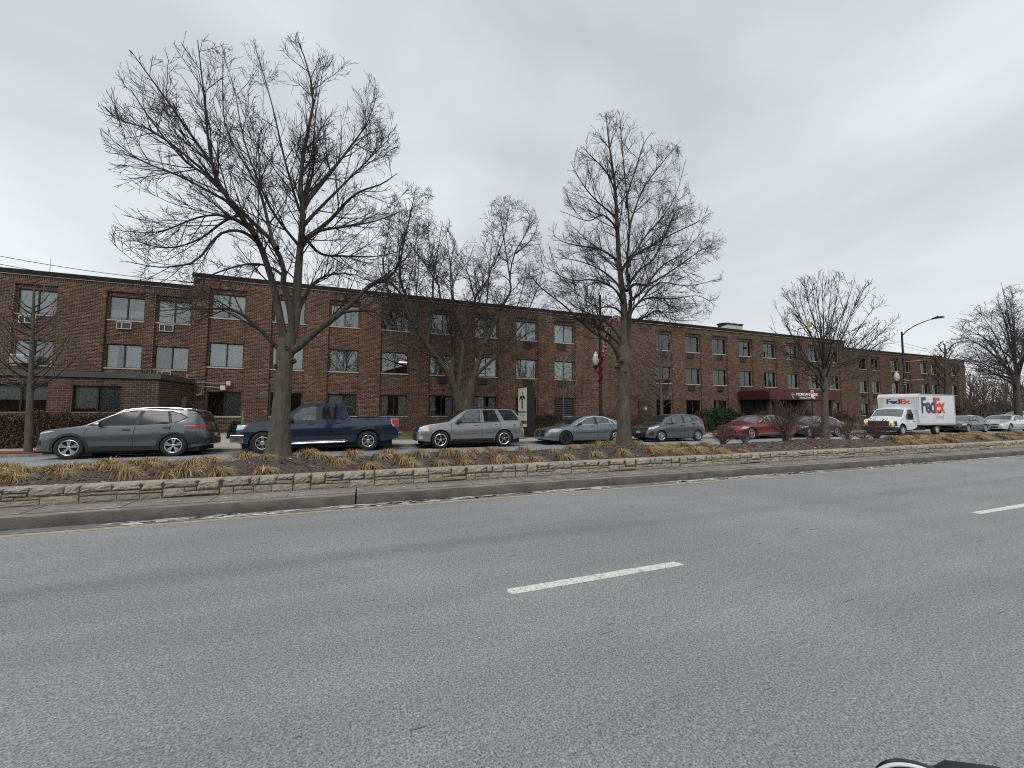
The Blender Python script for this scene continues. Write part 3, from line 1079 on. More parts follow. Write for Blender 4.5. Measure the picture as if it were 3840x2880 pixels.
STY = {('m', 0, 3): 'h', ('m', 0, 2): 'lrv', ('m', 0, 1): 'S', ('m', 1, 3): 'LS', ('m', 1, 2): 'lrv', ('m', 1, 1): '', ('m', 2, 3): 'LS', ('m', 2, 2): 'CrS', ('m', 2, 1): 'lS',
       ('m', 3, 3): 'S', ('m', 3, 2): '', ('m', 3, 1): 'cK', ('m', 4, 3): 'LS', ('m', 4, 2): 'LR', ('m', 4, 1): 'cK', ('m', 5, 3): 'LS', ('m', 5, 2): 'LR', ('m', 5, 1): 'lK',
       ('m', 6, 3): 'LR', ('m', 6, 2): 'Ck', ('m', 6, 1): 'K', ('m', 7, 3): 'LS', ('m', 7, 2): 'CS', ('m', 8, 3): 'CS', ('m', 8, 2): 'LS', ('m', 8, 1): 'S', ('m', 9, 3): 'LR', ('m', 9, 2): 'CK', ('m', 9, 1): 'lS',
       ('m', 10, 3): 'LS', ('m', 10, 2): 'LR', ('m', 10, 1): 'SPp', ('m', 11, 3): 'LS', ('m', 11, 2): 'Lk', ('m', 12, 3): 'Ck', ('m', 12, 2): 'LR', ('m', 13, 3): 'LS', ('m', 13, 2): 'CS', ('m', 14, 3): 'LR', ('m', 14, 2): 'C',
       ('m', 15, 3): 'LS', ('m', 15, 2): 'c', ('m', 15, 1): 'c', ('l', 0, 3): 'lr', ('l', 0, 2): 'CS', ('l', 1, 3): 'lrh', ('l', 1, 2): 'cR', ('l', 2, 3): 'LS', ('l', 2, 2): 'k'}
for (a, b, z0, z1, y, f, ci, Y) in wins:
    wing = 'm' if Y == YM else ('l' if a < -8 else 'r')
    if wing == 'm' and (ci, f) == (7, 1):             # louvred vent instead of glass
        lv = bpy.data.objects.new('vent_louver', None)
        link(lv, BLD)
        lv.location = (a - BL0[0], y + .05 - BL0[1], z0)
        w, h = b - a, z1 - z0
        MB().box(0, w, 0, .1, 0, .05).box(0, w, 0, .1, h - .05, h).box(0, .05, 0, .1, .05, h - .05).box(w - .05, w, 0, .1, .05, h - .05).box(.05, w - .05, .08, .1, .05, h - .05).build('frame', M_black, lv)
        sm = MB().add([(.05, .0, 0), (w - .05, .0, 0), (w - .05, .07, .09), (.05, .07, .09), (.05, .0, .012), (w - .05, .0, .012), (w - .05, .07, .102), (.05, .07, .102)], [(0, 1, 2, 3), (4, 7, 6, 5), (0, 4, 5, 1), (2, 6, 7, 3)]).mesh('slat')
        sm.materials.append(mat('louver_grey', (.035, .035, .037), .5))
        for k in range(9):
            obj('slat', sm, None, lv, (0, 0, .07 + k * .13))
        obj('sill', cached(('s', round(b - a, 3)), lambda: MB().box(-.075, w + .075, -.125, .02, -.075, -.002).mesh('sill', bevel=.006), M_sill), None, lv)
        continue
    st = STY.get((wing, ci, f))
    if st is None:
        st = random.choice(['LS', 'LR', 'LR', 'Ck', 'LS'])
    window(a, b, z0, z1, y, st)
for (a, b, st) in ((ex0, ex1, 'lS'), (fx0, fx1, 'h')):
    window(a, b, EW0, EW1, YE + .02, st, sill=False)
# light tubes on the ceiling of three rooms
M_tube = mat('fluorescent_tube', (.8, .8, .75), .4, emit=(1.0, .93, .75, 5.0))
for (x, y, z) in ((-7.4, 27.6, 8.2), (-6.9, 28.9, 8.05), (2.3, 27.6, 4.75)):
    off(MB().box(x, x + 1.1, y, y + .06, z, z + .05)).build('ceiling_tube', M_tube, BLD)

# ---- through-wall air conditioners
M_acw = mat('ac_white', (.52, .53, .52), .5)
M_acd = mat('ac_dark', (.03, .028, .026), .6)
M_acb = mat('ac_brown', (.06, .04, .032), .6)
def aircon(x, z, y, light):
    a = bpy.data.objects.new('air_conditioner', None)
    link(a, BLD)
    a.location = (x - BL0[0], y - BL0[1], z)
    m1 = M_acw if light else M_acb
    obj('casing', cached(('ac', light), lambda: MB().box(0, .66, -.09, .0, 0, .035).box(0, .66, -.09, 0, .365, .40).box(0, .03, -.09, 0, .035, .365).box(.63, .66, -.09, 0, .035, .365).box(.22, .255, -.085, 0, .035, .365).mesh('casing'), m1), None, a)
    obj('grille', cached(('acg',), lambda: MB().box(.03, .63, -.055, -.002, .035, .365).mesh('grille'), M_acd), None, a)
    fin = MB()
    for k in range(9):
        fin.box(.265, .62, -.07, -.056, .055 + k * .034, .066 + k * .034)
    obj('fins', cached(('acf', light), lambda: fin.mesh('fins'), m1 if not light else mat('ac_fin', (.16, .16, .155), .6)), None, a)
for (wing, ci, f, fr, lt) in [('l', 0, 3, .06, 1), ('l', 1, 3, .42, 1), ('l', 2, 3, .06, 1), ('l', 2, 2, .08, 1), ('m', 4, 2, .5, 0), ('m', 5, 2, .1, 0), ('m', 6, 3, .55, 0), ('m', 6, 2, .55, 0), ('m', 7, 3, .15, 0), ('m', 7, 2, .15, 0),
                              ('m', 8, 3, .5, 0), ('m', 8, 2, .5, 0), ('m', 9, 3, .15, 0), ('m', 9, 2, .15, 0), ('m', 10, 3, .5, 0), ('m', 10, 2, .5, 0), ('m', 11, 3, .12, 0), ('m', 11, 2, .12, 0),
                              ('r', 0, 2, .5, 0), ('r', 1, 2, .15, 0), ('r', 2, 3, .5, 0), ('r', 3, 3, .15, 0), ('r', 4, 3, .5, 0), ('r', 5, 3, .15, 0)]:
    a, b = {'l': low_cols, 'm': main_cols, 'r': right_cols}[wing][ci]
    Y = YM if wing == 'm' else YW
    aircon(a + fr * (b - a - .66) / .94 if fr > .3 else a + .1 + fr, LV[f][0] - .52, Y + BAYD, lt)
# a window unit sticking out of the wing's second floor, over the extension roof
ac = bpy.data.objects.new('window_unit', None)
link(ac, BLD)
ac.location = (-16.9 - BL0[0], YW - .45 - BL0[1], 3.86)
MB().box(0, .75, 0, .6, 0, .46).build('casing', M_acw, ac, bevel=.02)
MB().box(.05, .7, -.02, -.002, .05, .2).box(.05, .7, -.02, -.002, .24, .40).build('grille', mat('ac_grille', (.3, .31, .31), .6), ac)

# ---- canopy over the entrance
M_can = mat('canopy_red', (.062, .013, .014), .55, noise=.12, nscale=1.5)
CX0, CX1, CY0, CZ0, CZ1 = 31.05, 39.8, 22.7, 2.58, 3.31
can = bpy.data.objects.new('canopy', None)
link(can, BLD)
can.location = (CX0 - BL0[0], CY0 - BL0[1], CZ0)
cw, cdp, ch_ = CX1 - CX0, 25.58 - CY0, CZ1 - CZ0
MB().prism([(0, .02), (cw, .02), (cw - .25, ch_ + .12), (.25, ch_ + .12)], .02, cdp).build('top', mat('canopy_top', (.09, .022, .022), .7), can)
MB().box(-.03, cw + .03, -.03, .018, 0, ch_).box(-.03, -.0, .02, cdp, 0, ch_).box(cw, cw + .03, .02, cdp, 0, ch_).build('fascia', M_can, can)
for x in (.35, cw - .6):
    MB().box(x, x + .22, .25, .47, -CZ0 + .2, .02).build('post', mat('canopy_post', (.05, .03, .025), .6), can)
# entrance recess: dark glazed doors
ent = bpy.data.objects.new('entrance', None)
link(ent, BLD)
ent.location = (CX0 - BL0[0], -.05, .2)
MB().box(.5, 8.2, 0, .03, 0, 2.4).build('glazing', mat('entrance_glass', (.010, .010, .011), .35, spec=.15), ent)
for x in (.5, 2.0, 3.3, 4.6, 6.1, 8.15):
    MB().box(x, x + .07, -.04, -.002, 0, 2.4).build('mullion', M_frame, ent)
bp_ = MB().box(6.9, 7.5, -.5, -.06, 0, 2.38)
bp_.build('brick_column', mat('column_brick', (.13, .07, .05), .9, noise=.3, nscale=9), ent)

def text_mesh(txt, size, ext=.01, bold=0.0, space=1.0, sxx=1.0, align='LEFT'):
    cu = bpy.data.curves.new('lettering', 'FONT')
    cu.body = txt
    cu.size = size
    cu.extrude = ext
    cu.offset = bold
    cu.space_character = space
    cu.resolution_u = 3
    cu.align_x = align
    o = bpy.data.objects.new('lettering', cu)
    COL.objects.link(o)
    dg = bpy.context.evaluated_depsgraph_get()
    me = bpy.data.meshes.new_from_object(o.evaluated_get(dg))
    bpy.data.objects.remove(o)
    bpy.data.curves.remove(cu)
    # stand it up: text x stays x, text y becomes z, the front faces -y
    n = len(me.vertices)
    co = np.empty(n * 3, np.float32)
    me.vertices.foreach_get('co', co)
    co = co.reshape(-1, 3)
    co = np.stack([co[:, 0] * sxx, -co[:, 2], co[:, 1]], 1)
    me.vertices.foreach_set('co', co.ravel().astype(np.float32))
    me.materials.clear()
    me.update()
    return me
def palm(mb, cx, cz, s, y0, y1):
    """fountain-like palm emblem: a split stem, two rows of drooping fronds, a small bud on top"""
    for sg in (-1, 1):
        mb.prism([(cx + sg * .03 * s, cz), (cx + sg * .15 * s, cz), (cx + sg * .15 * s, cz + .95 * s), (cx + sg * .03 * s, cz + .95 * s)], y0, y1)
        for (r, w, top) in ((.30, .10, 1.35), (.52, .11, 1.18), (.70, .10, .95)):
            o, i = [], []
            for k in range(9):
                a = PI * (.98 - .98 * k / 8)
                o.append((cx + sg * (.06 * s + (r * .5) * s * (1 + math.cos(a))), cz + top * s * .82 + (r * .62) * s * math.sin(a)))
                i.append((cx + sg * (.06 * s + (r * .5) * s * (1 + math.cos(a) * .86)), cz + top * s * .82 + (r * .62 - w) * s * math.sin(a) * .9 - .05 * s))
            for k in range(8):
                mb.prism([o[k], o[k + 1], i[k + 1], i[k]], y0, y1)
    mb.prism([(cx, cz + 1.35 * s), (cx + .12 * s, cz + 1.52 * s), (cx, cz + 1.72 * s), (cx - .12 * s, cz + 1.52 * s)], y0, y1)
    return mb
M_letter = mat('sign_white', (.74, .72, .70), .5)
pl0 = P(2700 + 1170 * .24412, 1150 + 1360 * .24412, CY0 - .04)
pl1 = P(2700 + 1505 * .24412, 1150 + 1360 * .24412, CY0 - .04)
t1 = text_mesh('MORGAN PARK', .34, .012, .006, .92)
wt = max(v.co.x for v in t1.vertices)
k = (pl1[0] - pl0[0]) / wt
for v in t1.vertices:
    v.co.x *= k
obj('sign_lettering', t1, M_letter, can, (float(pl0[0]) - CX0, -.046, .34))
ph0 = P(2700 + 1222 * .24412, 1150 + 1400 * .24412, CY0 - .04)
ph1 = P(2700 + 1465 * .24412, 1150 + 1400 * .24412, CY0 - .04)
t2 = text_mesh('HEALTHCARE', .2, .012, .004, 1.15)
wt = max(v.co.x for v in t2.vertices)
k = (ph1[0] - ph0[0]) / wt
for v in t2.vertices:
    v.co.x *= k
obj('sign_lettering', t2, M_letter, can, (float(ph0[0]) - CX0, -.046, .10))
pe = P(2700 + 1122 * .24412, 1150 + 1400 * .24412, CY0 - .04)
palm(MB(), 0, 0, .33, -.05, -.032).build('palm_emblem', mat('emblem_pale', (.45, .55, .47), .5), can, loc=(float(pe[0]) - CX0, 0, .08))

# ---- door between the bays, downspout, wall boxes, rooftop unit, aerial
dx0 = float(P(2100 + 878 * .33454, 1500, YM)[0])
dx1 = float(P(2100 + 1003 * .33454, 1500, YM)[0])
dr_ = bpy.data.objects.new('side_door', None)
link(dr_, BLD)
dr_.location = (dx0 - BL0[0], -.07, .28)
dw = dx1 - dx0
MB().box(0, dw, 0, .06, 0, .08).box(0, dw, 0, .06, 2.0, 2.1).box(0, .09, 0, .06, .08, 2.0).box(dw - .09, dw, 0, .06, .08, 2.0).box(.09, dw - .09, .0, .06, .95, 1.06).build('frame', mat('door_bronze', (.045, .035, .026), .5), dr_)
MB().box(.09, dw - .09, .03, .045, .08, .95).build('pane', mat('door_glass', (.075, .07, .045), .1), dr_)
MB().box(.09, dw - .09, .03, .045, 1.06, 2.0).build('pane', mat('door_glass', (.075, .07, .045), .1), dr_)
MB().box(dw * .52, dw * .72, .018, .029, 1.4, 1.62).build('notice', M_white, dr_)
ds = MB().box(46.55, 46.72, 28.2, 28.38, 1.0, 8.0)
off(ds).build('downspout', mat('downspout_brown', (.05, .018, .014), .5), BLD)
off(MB().box(46.57, 46.70, 28.22, 28.36, .2, 1.0)).build('downspout', mat('downspout_pale', (.3, .26, .23), .5), BLD)
def wallpos(u, v, Y=25.6):
    p = P(u, v, Y)
    return float(p[0]), float(p[2])
x, z = wallpos(859, 1438)
b1 = MB().box(x - .09, x + .09, 25.47, 25.597, z - .11, z + .12)
off(b1).build('junction_box', mat('box_grey', (.5, .5, .5), .5), BLD)
x2, z2 = wallpos(838, 1454)
off(MB().box(x2 - .11, x2 + .11, 25.45, 25.597, z2 - .13, z2 + .12)).build('wall_light', mat('light_cream', (.62, .56, .36), .5), BLD)
x3, z3 = wallpos(756, 1478)
mb = MB().tube([(x2 - .1, 25.57, z2 - .01), (x3 + .35, 25.57, z2 + .05), (x3 + .06, 25.57, z2 + .02), (x3, 25.57, z2 - .12), (x3, 25.57, z3 + .1)], .014, 6)
xa_, _z = wallpos(720, 1440)
mb.tube([(x - .09, 25.575, z), (xa_ + .05, 25.575, z + .02), (xa_, 25.575, z - .05), (xa_, 25.575, z - .35)], .013, 6)
off(mb).build('conduit', mat('conduit_grey', (.33, .30, .28), .5), BLD)
off(MB().prism([(x3 - .16, z3 - .03), (x3 + .1, z3 + .04), (x3 + .12, z3 - .04), (x3 - .1, z3 - .1)], 25.3, 25.55).tube([(x3, 25.57, z3 + .1), (x3, 25.42, z3 + .03)], .03, 6)).build('flood_light', mat('lamp_alu', (.4, .41, .42), .4, .6), BLD)
x4, z4 = wallpos(713, 1408, 25.7)
off(MB().box(x4 - .16, x4 + .16, 25.62, 25.9, ZE - .02, ZE + .28)).build('roof_box', mat('box_bluegrey', (.16, .2, .22), .5), BLD)
ru = bpy.data.objects.new('rooftop_unit', None)
link(ru, BLD)
RY = 27.6
ua, ub = P(2706, 1226, RY), P(2786, 1226, RY)
ru.location = (float(ua[0]) - BL0[0], RY - BL0[1], 8.62)
uw = float(ub[0] - ua[0])
uh = float(P(2745, 1219, RY)[2]) - 8.62
fh = float(P(2745, 1208, RY)[2]) - 8.62 - uh
MB().prism([(0, 0), (uw - .3, 0), (uw, uh), (.9, uh)], 0, 2.6).build('housing', mat('unit_metal', (.42, .43, .42), .5, .2, noise=.1, nscale=2), ru)
for k in range(3):
    MB().lathe([(.5, 0), (.5, fh * .4), (.60, fh * .9), (.64, fh), (.58, fh), (.5, fh * .8), (0, fh * .7)], 20, (1.3 + k * .85, .9, uh + .002)).build('fan_stack', M_black, ru, smooth=True)
a0 = P(186.5, 1022, 29)
off(MB().tube([(float(a0[0]), 29, 8.6), (float(a0[0]), 29, 9.75)], .012, 5)).build('aerial', mat('aerial_grey', (.3, .3, .3), .4, .6), BLD)

# the low house fronts and yards across the street, behind the camera: only their reflections are seen
ob = MB()
rr0 = random.Random(3)
x = -60
while x < 110:
    w_, h_ = rr0.uniform(9, 15), rr0.uniform(5.5, 8)
    ob.box(x, x + w_, -26 - rr0.random() * 3, -38, -.2, h_)
    ob.prism([(x - .3, h_), (x + w_ + .3, h_), (x + w_ / 2, h_ + 2.2)], -38, -26)
    x += w_ + rr0.uniform(1.5, 5)
ob.build('opposite_street_front', mat('house_brown', (.12, .085, .065), .9, noise=.3, nscale=.4), None, kind='structure')

# ================================================================== vehicles
M_tyre = mat('tyre_rubber', (.018, .018, .018), .85, noise=.2, nscale=8)
M_alloy = mat('alloy', (.55, .56, .58), .3, .85)
M_chrome = mat('chrome', (.75, .76, .78), .12, 1.0)
M_steel = mat('black_steel', (.02, .02, .022), .5, .3)
M_trim = mat('black_trim', (.02, .02, .021), .55)
M_under = mat('underbody', (.008, .008, .008), .9)
M_cglass = mat('car_glass', (.018, .021, .023), .03, spec=.9)
M_cglass2 = mat('car_glass_clear', (.10, .115, .115), .03, spec=1.0, noise=.35, nscale=2.2)
M_priv = mat('privacy_glass', (.012, .012, .014), .05, spec=.6)
M_red = mat('lamp_red', (.30, .012, .016), .12, coat=.6)
M_lens = mat('lamp_clear', (.62, .64, .66), .08, .4)
M_amber = mat('lamp_amber', (.55, .17, .02), .15)
M_amberlit = mat('lamp_amber_lit', (.9, .5, .05), .2, emit=(1.0, .55, .08, .7))
M_plate = mat('plate', (.48, .52, .56), .5, noise=.2, nscale=30)
def paint(name, c, metal=.55, rough=.32):
    return mat(name, c, rough, metal, coat=1.0)
def smooth_curve(pts, xs, win=.09):
    x = np.array([p[0] for p in pts], float)
    z = np.array([p[1] for p in pts], float)
    acc = 0
    for d in np.linspace(-win, win, 7):
        acc = acc + np.interp(xs + d, x, z)
    return acc / 7
class Car:
    """body surface as a function of length x (0 = nose), half-width y, height z"""
    def __init__(s, L, W, top, belt, wheels, ra, bot=.22, tumble=.34, plan=None, prof=None, crown=.05, nose=.10, rear_plan=.80, front_plan=.70):
        s.L, s.W, s.wh, s.ra, s.b0, s.tum, s.cr = L, W, wheels, ra, bot, tumble, crown
        s.g = np.linspace(0, L, 900)
        s.zt_ = smooth_curve(top, s.g)
        s.zb_ = np.minimum(smooth_curve(belt, s.g), s.zt_ - .015)
        fp = front_plan
        pl = plan or [(0, fp), (.06, fp + .09), (.18, fp + .16), (.4, .95), (.75, .99), (1.1, 1), (L - 1.2, 1), (L - .6, .975), (L - .25, .93), (L - .07, .86), (L, rear_plan)]
        s.w_ = smooth_curve(pl, s.g, .05) * W / 2
        s.prof = prof or [(0, .86), (.16, .90), (.30, .955), (.42, .985), (.58, .998), (.70, 1.0), (.84, .985), (1.0, .955)]
        s.zbm = float(np.interp(L / 2, s.g, s.zb_))
    def zt(s, x): return float(np.interp(x, s.g, s.zt_))
    def zb(s, x): return float(np.interp(x, s.g, s.zb_))
    def w(s, x): return float(np.interp(x, s.g, s.w_))
    def bottom(s, x):
        z = s.b0
        if x < .5: z = max(z, s.b0 + .06 * (1 - x / .5))
        if x > s.L - .7: z = max(z, s.b0 + .14 * (x - s.L + .7) / .7)
        for xc, r in s.wh:
            d = s.ra ** 2 - (x - xc) ** 2
            if d > 0: z = max(z, r + math.sqrt(d))
        return min(z, s.zb(x) - .04)
    def sidey(s, x, z):
        zb = s.zb(x)
        zz = min(z, zb)
        q = zz / max(zb, s.zbm * .55)
        y = s.w(x) * float(np.interp(q, [p[0] for p in s.prof], [p[1] for p in s.prof]))
        if z > zb: y -= (z - zb) * s.tum
        return max(y, .05)
    def zrail(s, x): return max(s.zt(x) - s.cr, s.zb(x))
    def topz(s, x, y):
        zr, zt = s.zrail(x), s.zt(x)
        yu = s.sidey(x, zr)
        return zt - (zt - zr) * min(1.0, abs(y) / yu) ** 2.2
    def stations(s):
        xs = list(np.linspace(0, .3, 9)) + list(np.linspace(s.L - .35, s.L, 9)) + list(np.linspace(.35, s.L - .4, 46))
        for xc, r in s.wh:
            xs += [xc + s.ra * math.sin(a) for a in np.linspace(-PI / 2, PI / 2, 17)] + [xc - s.ra - .004, xc + s.ra + .004]
        return sorted(set(round(x, 4) for x in xs if 0 <= x <= s.L))
    def body(s):
        xs = s.stations()
        V, F = [], []
        ns, ng, ntp = 11, 5, 6
        m = 2 * (ns + ng + ntp) - 1
        for x in xs:
            zb0, zb, zr = s.bottom(x), s.zb(x), s.zrail(x)
            half = [(s.sidey(x, z), z) for z in np.linspace(zb0, zb, ns)]
            half += [(s.sidey(x, z), z) for z in np.linspace(zb, zr, ng + 1)[1:]]
            yu = half[-1][0]
            half += [(yu * (1 - k / ntp), s.topz(x, yu * (1 - k / ntp))) for k in range(1, ntp + 1)]
            row = [(x, -y, z) for y, z in half] + [(x, y, z) for y, z in half[-2::-1]]
            V += row
        n = len(V) // len(xs)
        for i in range(len(xs) - 1):
            for j in range(n - 1):
                a = i * n + j
                F.append((a, a + 1, a + n + 1, a + n))
        F.append(tuple(range(n))[::-1])
        F.append(tuple((len(xs) - 1) * n + j for j in range(n)))
        me = bpy.data.meshes.new('body')
        me.from_pydata(V, [], F)
        me.polygons.foreach_set('use_smooth', np.ones(len(F), bool))
        me.set_sharp_from_angle(angle=math.radians(42))
        return me
    def nrm(s, x, z):
        e = .01
        dyx = (s.sidey(min(x + e, s.L), z) - s.sidey(max(x - e, 0), z)) / (2 * e)
        dyz = (s.sidey(x, z + e) - s.sidey(x, z - e)) / (2 * e)
        n = Vector((-dyx, 1, -dyz))
        return n.normalized()
    def sidepatch(s, poly, off, sg, nx=7, nz=5, thick=True):
        """(x,z) outline, cut into level strips and laid on the side of the body, sg=-1 near side"""
        zs = sorted(set([round(p[1], 4) for p in poly]))
        lv = []
        for a, b in zip(zs[:-1], zs[1:]):
            k = max(1, int(math.ceil((b - a) / max(.02, (zs[-1] - zs[0]) / nz))))
            lv += [a + (b - a) * i / k for i in range(k)]
        lv.append(zs[-1])
        V, F = [], []
        for z in lv:
            zz = min(max(z, zs[0] + 1e-4), zs[-1] - 1e-4)
            xx = []
            for i in range(len(poly)):
                (xa, za), (xb, zb) = poly[i], poly[(i + 1) % len(poly)]
                if (za > zz) != (zb > zz):
                    xx.append(xa + (xb - xa) * (zz - za) / (zb - za))
            a, b = min(xx), max(xx)
            for i in range(nx):
                x = a + (b - a) * i / (nx - 1)
                n = s.nrm(x, z)
                V.append((x + n.x * off, sg * (s.sidey(x, z) + n.y * off), z + n.z * off))
        for j in range(len(lv) - 1):
            for i in range(nx - 1):
                a = j * nx + i
                F.append((a, a + 1, a + nx + 1, a + nx) if sg < 0 else (a, a + nx, a + nx + 1, a + 1))
        me = bpy.data.meshes.new('patch')
        me.from_pydata(V, [], F)
        me.polygons.foreach_set('use_smooth', np.ones(len(F), bool))
        return me
    def strip(s, pts, wd, off, sg):
        """narrow band along an (x,z) line"""
        V, F = [], []
        n = len(pts)
        for i, (x, z) in enumerate(pts):
            a, b = pts[max(i - 1, 0)], pts[min(i + 1, n - 1)]
            d = Vector((b[0] - a[0], b[1] - a[1]))
            d.normalize()
            for q in (-.5, .5):
                xx, zz = x - d.y * wd * q, z + d.x * wd * q
                nn = s.nrm(xx, zz)
                V.append((xx + nn.x * off, sg * (s.sidey(xx, zz) + nn.y * off), zz + nn.z * off))
        for i in range(n - 1):
            F.append((2 * i, 2 * i + 2, 2 * i + 3, 2 * i + 1))
        me = bpy.data.meshes.new('strip')
        me.from_pydata(V, [], F)
        return me
    def toppatch(s, x0, x1, in0, in1, off, n=10, m=9):
        V, F = [], []
        for i in range(n + 1):
            x = x0 + (x1 - x0) * i / n
            yu = s.sidey(x, s.zrail(x)) - (in0 + (in1 - in0) * i / n)
            sl_ = (s.zt(x + .02) - s.zt(x - .02)) / .04
            l = math.hypot(1, sl_)
            for j in range(m + 1):
                y = -yu + 2 * yu * j / m
                V.append((x - sl_ / l * off, y, s.topz(x, y) + off / l))
        for i in range(n):
            for j in range(m):
                a = i * (m + 1) + j
                F.append((a, a + m + 1, a + m + 2, a + 1))
        me = bpy.data.meshes.new('glass')
        me.from_pydata(V, [], F)
        me.polygons.foreach_set('use_smooth', np.ones(len(F), bool))
        return me
    def endx(s, y, z, rear=False):
        rng_ = np.arange(0, 1.3, .008)
        for d in rng_:
            x = s.L - d if rear else d
            if s.bottom_plain(x) - .06 <= z <= s.topz(x, min(abs(y), s.sidey(x, s.zrail(x)))) + .001 and abs(y) <= s.sidey(x, z) + 1e-4:
                return x
        return s.L if rear else 0
    def bottom_plain(s, x):
        return s.b0
    def endpatch(s, poly, off, rear=False, ny=9, nz=6):
        """(y,z) outline laid on the nose or the tail"""
        zs = sorted(set([round(p[1], 4) for p in poly]))
        lv = []
        for a, b in zip(zs[:-1], zs[1:]):
            k = max(1, int(math.ceil((b - a) / max(.015, (zs[-1] - zs[0]) / nz))))
            lv += [a + (b - a) * i / k for i in range(k)]
        lv.append(zs[-1])
        V, F = [], []
        for z in lv:
            zz = min(max(z, zs[0] + 1e-4), zs[-1] - 1e-4)
            yy = []
            for i in range(len(poly)):
                (xa, za), (xb, zb) = poly[i], poly[(i + 1) % len(poly)]
                if (za > zz) != (zb > zz):
                    yy.append(xa + (xb - xa) * (zz - za) / (zb - za))
            a, b = min(yy), max(yy)
            for i in range(ny):
                y = a + (b - a) * i / (ny - 1)
                x = s.endx(y, z, rear)
                V.append((x + (off if rear else -off), y, z))
        for j in range(len(lv) - 1):
            for i in range(ny - 1):
                a = j * ny + i
                F.append((a, a + 1, a + ny + 1, a + ny) if rear else (a, a + ny, a + ny + 1, a + 1))
        me = bpy.data.meshes.new('patch')
        me.from_pydata(V, [], F)
        me.polygons.foreach_set('use_smooth', np.ones(len(F), bool))
        return me

def wheel(root, x, y, r, sg, style, rimr=None, width=.22, rimmat=None):
    """tyre, rim with spokes, brake disc; local axle along y, sg=-1 near side"""
    wroot = MB()
    rr = rimr or r * .66
    w_ = bpy.data.objects.new('wheel', None)
    link(w_, root)
    w_.location = (x, y, r)
    yo = sg * width / 2
    key = ('tyre', round(r, 3), round(rr, 3), sg, width)
    prof = [(rr - .01, yo * .55), (rr, yo * .92), (rr + .012, yo * .97), (rr + (r - rr) * .45, yo * 1.05), (r - .03, yo * .94), (r - .008, yo * .78), (r, yo * .5), (r, -yo * .5), (r - .03, -yo * .94), (rr, -yo)]
    obj('tyre', cached(key, lambda: MB().lathe(prof, 36, axis='y').mesh('tyre', True), M_tyre), None, w_)
    rm = rimmat or M_alloy
    def rim():
        mb = MB()
        mb.lathe([(rr - .0, yo * .9), (rr - .012, yo * .97), (rr - .03, yo * .86), (rr - .032, yo * .2)], 36, axis='y')
        n = {'split5': 5, 'six': 6, 'five': 5, 'steel': 8, 'ten': 10, 'five2': 5, 'y5': 5}[style]
        hubr = .055 if style not in ('steel', 'six') else .085
        mb.lathe([(0, yo * .93), (hubr * .6, yo * .95), (hubr, yo * .86), (hubr, yo * .4)], 20, axis='y')
        for k in range(n):
            a0 = 2 * PI * k / n + PI / 2
            arms = [(-.16, .17), (.16, .17)] if style in ('split5', 'y5') else [(0, 0)]
            for (sp0, sp1) in arms:
                wa = {'split5': .034, 'six': .075, 'five': .062, 'steel': .06, 'ten': .042, 'five2': .085, 'y5': .035}[style]
                wb = {'split5': .048, 'six': .10, 'five': .075, 'steel': .05, 'ten': .05, 'five2': .07, 'y5': .04}[style]
                a1 = a0 + (sp1 * (1 if sp0 > 0 else -1) if sp0 else 0)
                a2 = a0 + sp0 * .3
                p0 = Vector((math.cos(a2) * hubr * .8, 0, math.sin(a2) * hubr * .8))
                p1 = Vector((math.cos(a1) * (rr - .02), 0, math.sin(a1) * (rr - .02)))
                d = (p1 - p0).normalized()
                t = Vector((-d.z, 0, d.x))
                v = []
                for (p, wq, yy) in ((p0, wa, yo * .90), (p1, wb, yo * .93)):
                    for q in (-.5, .5):
                        e = p + t * wq * q
                        v.append((e.x, yy, e.z))
                for (p, wq, yy) in ((p0, wa, yo * .6), (p1, wb, yo * .7)):
                    for q in (-.5, .5):
                        e = p + t * wq * q
                        v.append((e.x, yy, e.z))
                mb.add(v, [(0, 1, 3, 2), (4, 6, 7, 5), (0, 2, 6, 4), (1, 5, 7, 3)])
        return mb.mesh('rim', True)
    obj('rim', cached(('rim', style, round(rr, 3), sg, rm.name), rim, rm), None, w_)
    obj('brake_disc', cached(('disc', round(rr, 3), sg), lambda: MB().lathe([(0, yo * .45), (rr * .97, yo * .45), (rr * .97, yo * .3)], 24, axis='y').mesh('brake_disc'), M_under), None, w_)

def mirror_part(root, c, x, z, sg, m, size=(.20, .24, .15)):
    y = c.sidey(x, z)
    mb = MB()
    mb.tube([(x + .02, sg * (y - .02), z - .02), (x + .03, sg * (y + .10), z)], .035, 6)
    me = mb.mesh('arm')
    mir = obj('wing_mirror', me, M_trim, root)
    h = MB()
    a, b, d = size
    cx, cy, cz = x + .03, sg * (y + .07 + b / 2), z + .05
    h.lathe([(.001, -.5), (.28, -.45), (.44, -.25), (.5, .1), (.5, .3)], 12, axis='y')
    vv = []
    for (px_, py_, pz_) in h.v:
        vv.append((cx + py_ * a, cy + px_ * b, cz + pz_ * d))
    h.v = vv
    n = len(vv)
    h.f.append(tuple(range(n - 12, n)))
    obj('mirror_shell', h.mesh('mirror_shell', True), m, mir)
    return mir
def handle(root, c, x, z, sg, m):
    y = c.sidey(x, z)
    mb = MB()
    mb.tube([(x - .10, sg * (y + .0), z), (x - .085, sg * (y + .035), z + .002), (x + .085, sg * (y + .035), z + .002), (x + .10, sg * y, z)], [.013, .016, .016, .013], 6)
    obj('door_handle', mb.mesh('door_handle', True), m, root)
    obj('handle_recess', c.sidepatch([(x - .085, z - .028), (x + .085, z - .028), (x + .085, z + .03), (x - .085, z + .03)], .003, sg, 4, 2), M_trim, root)

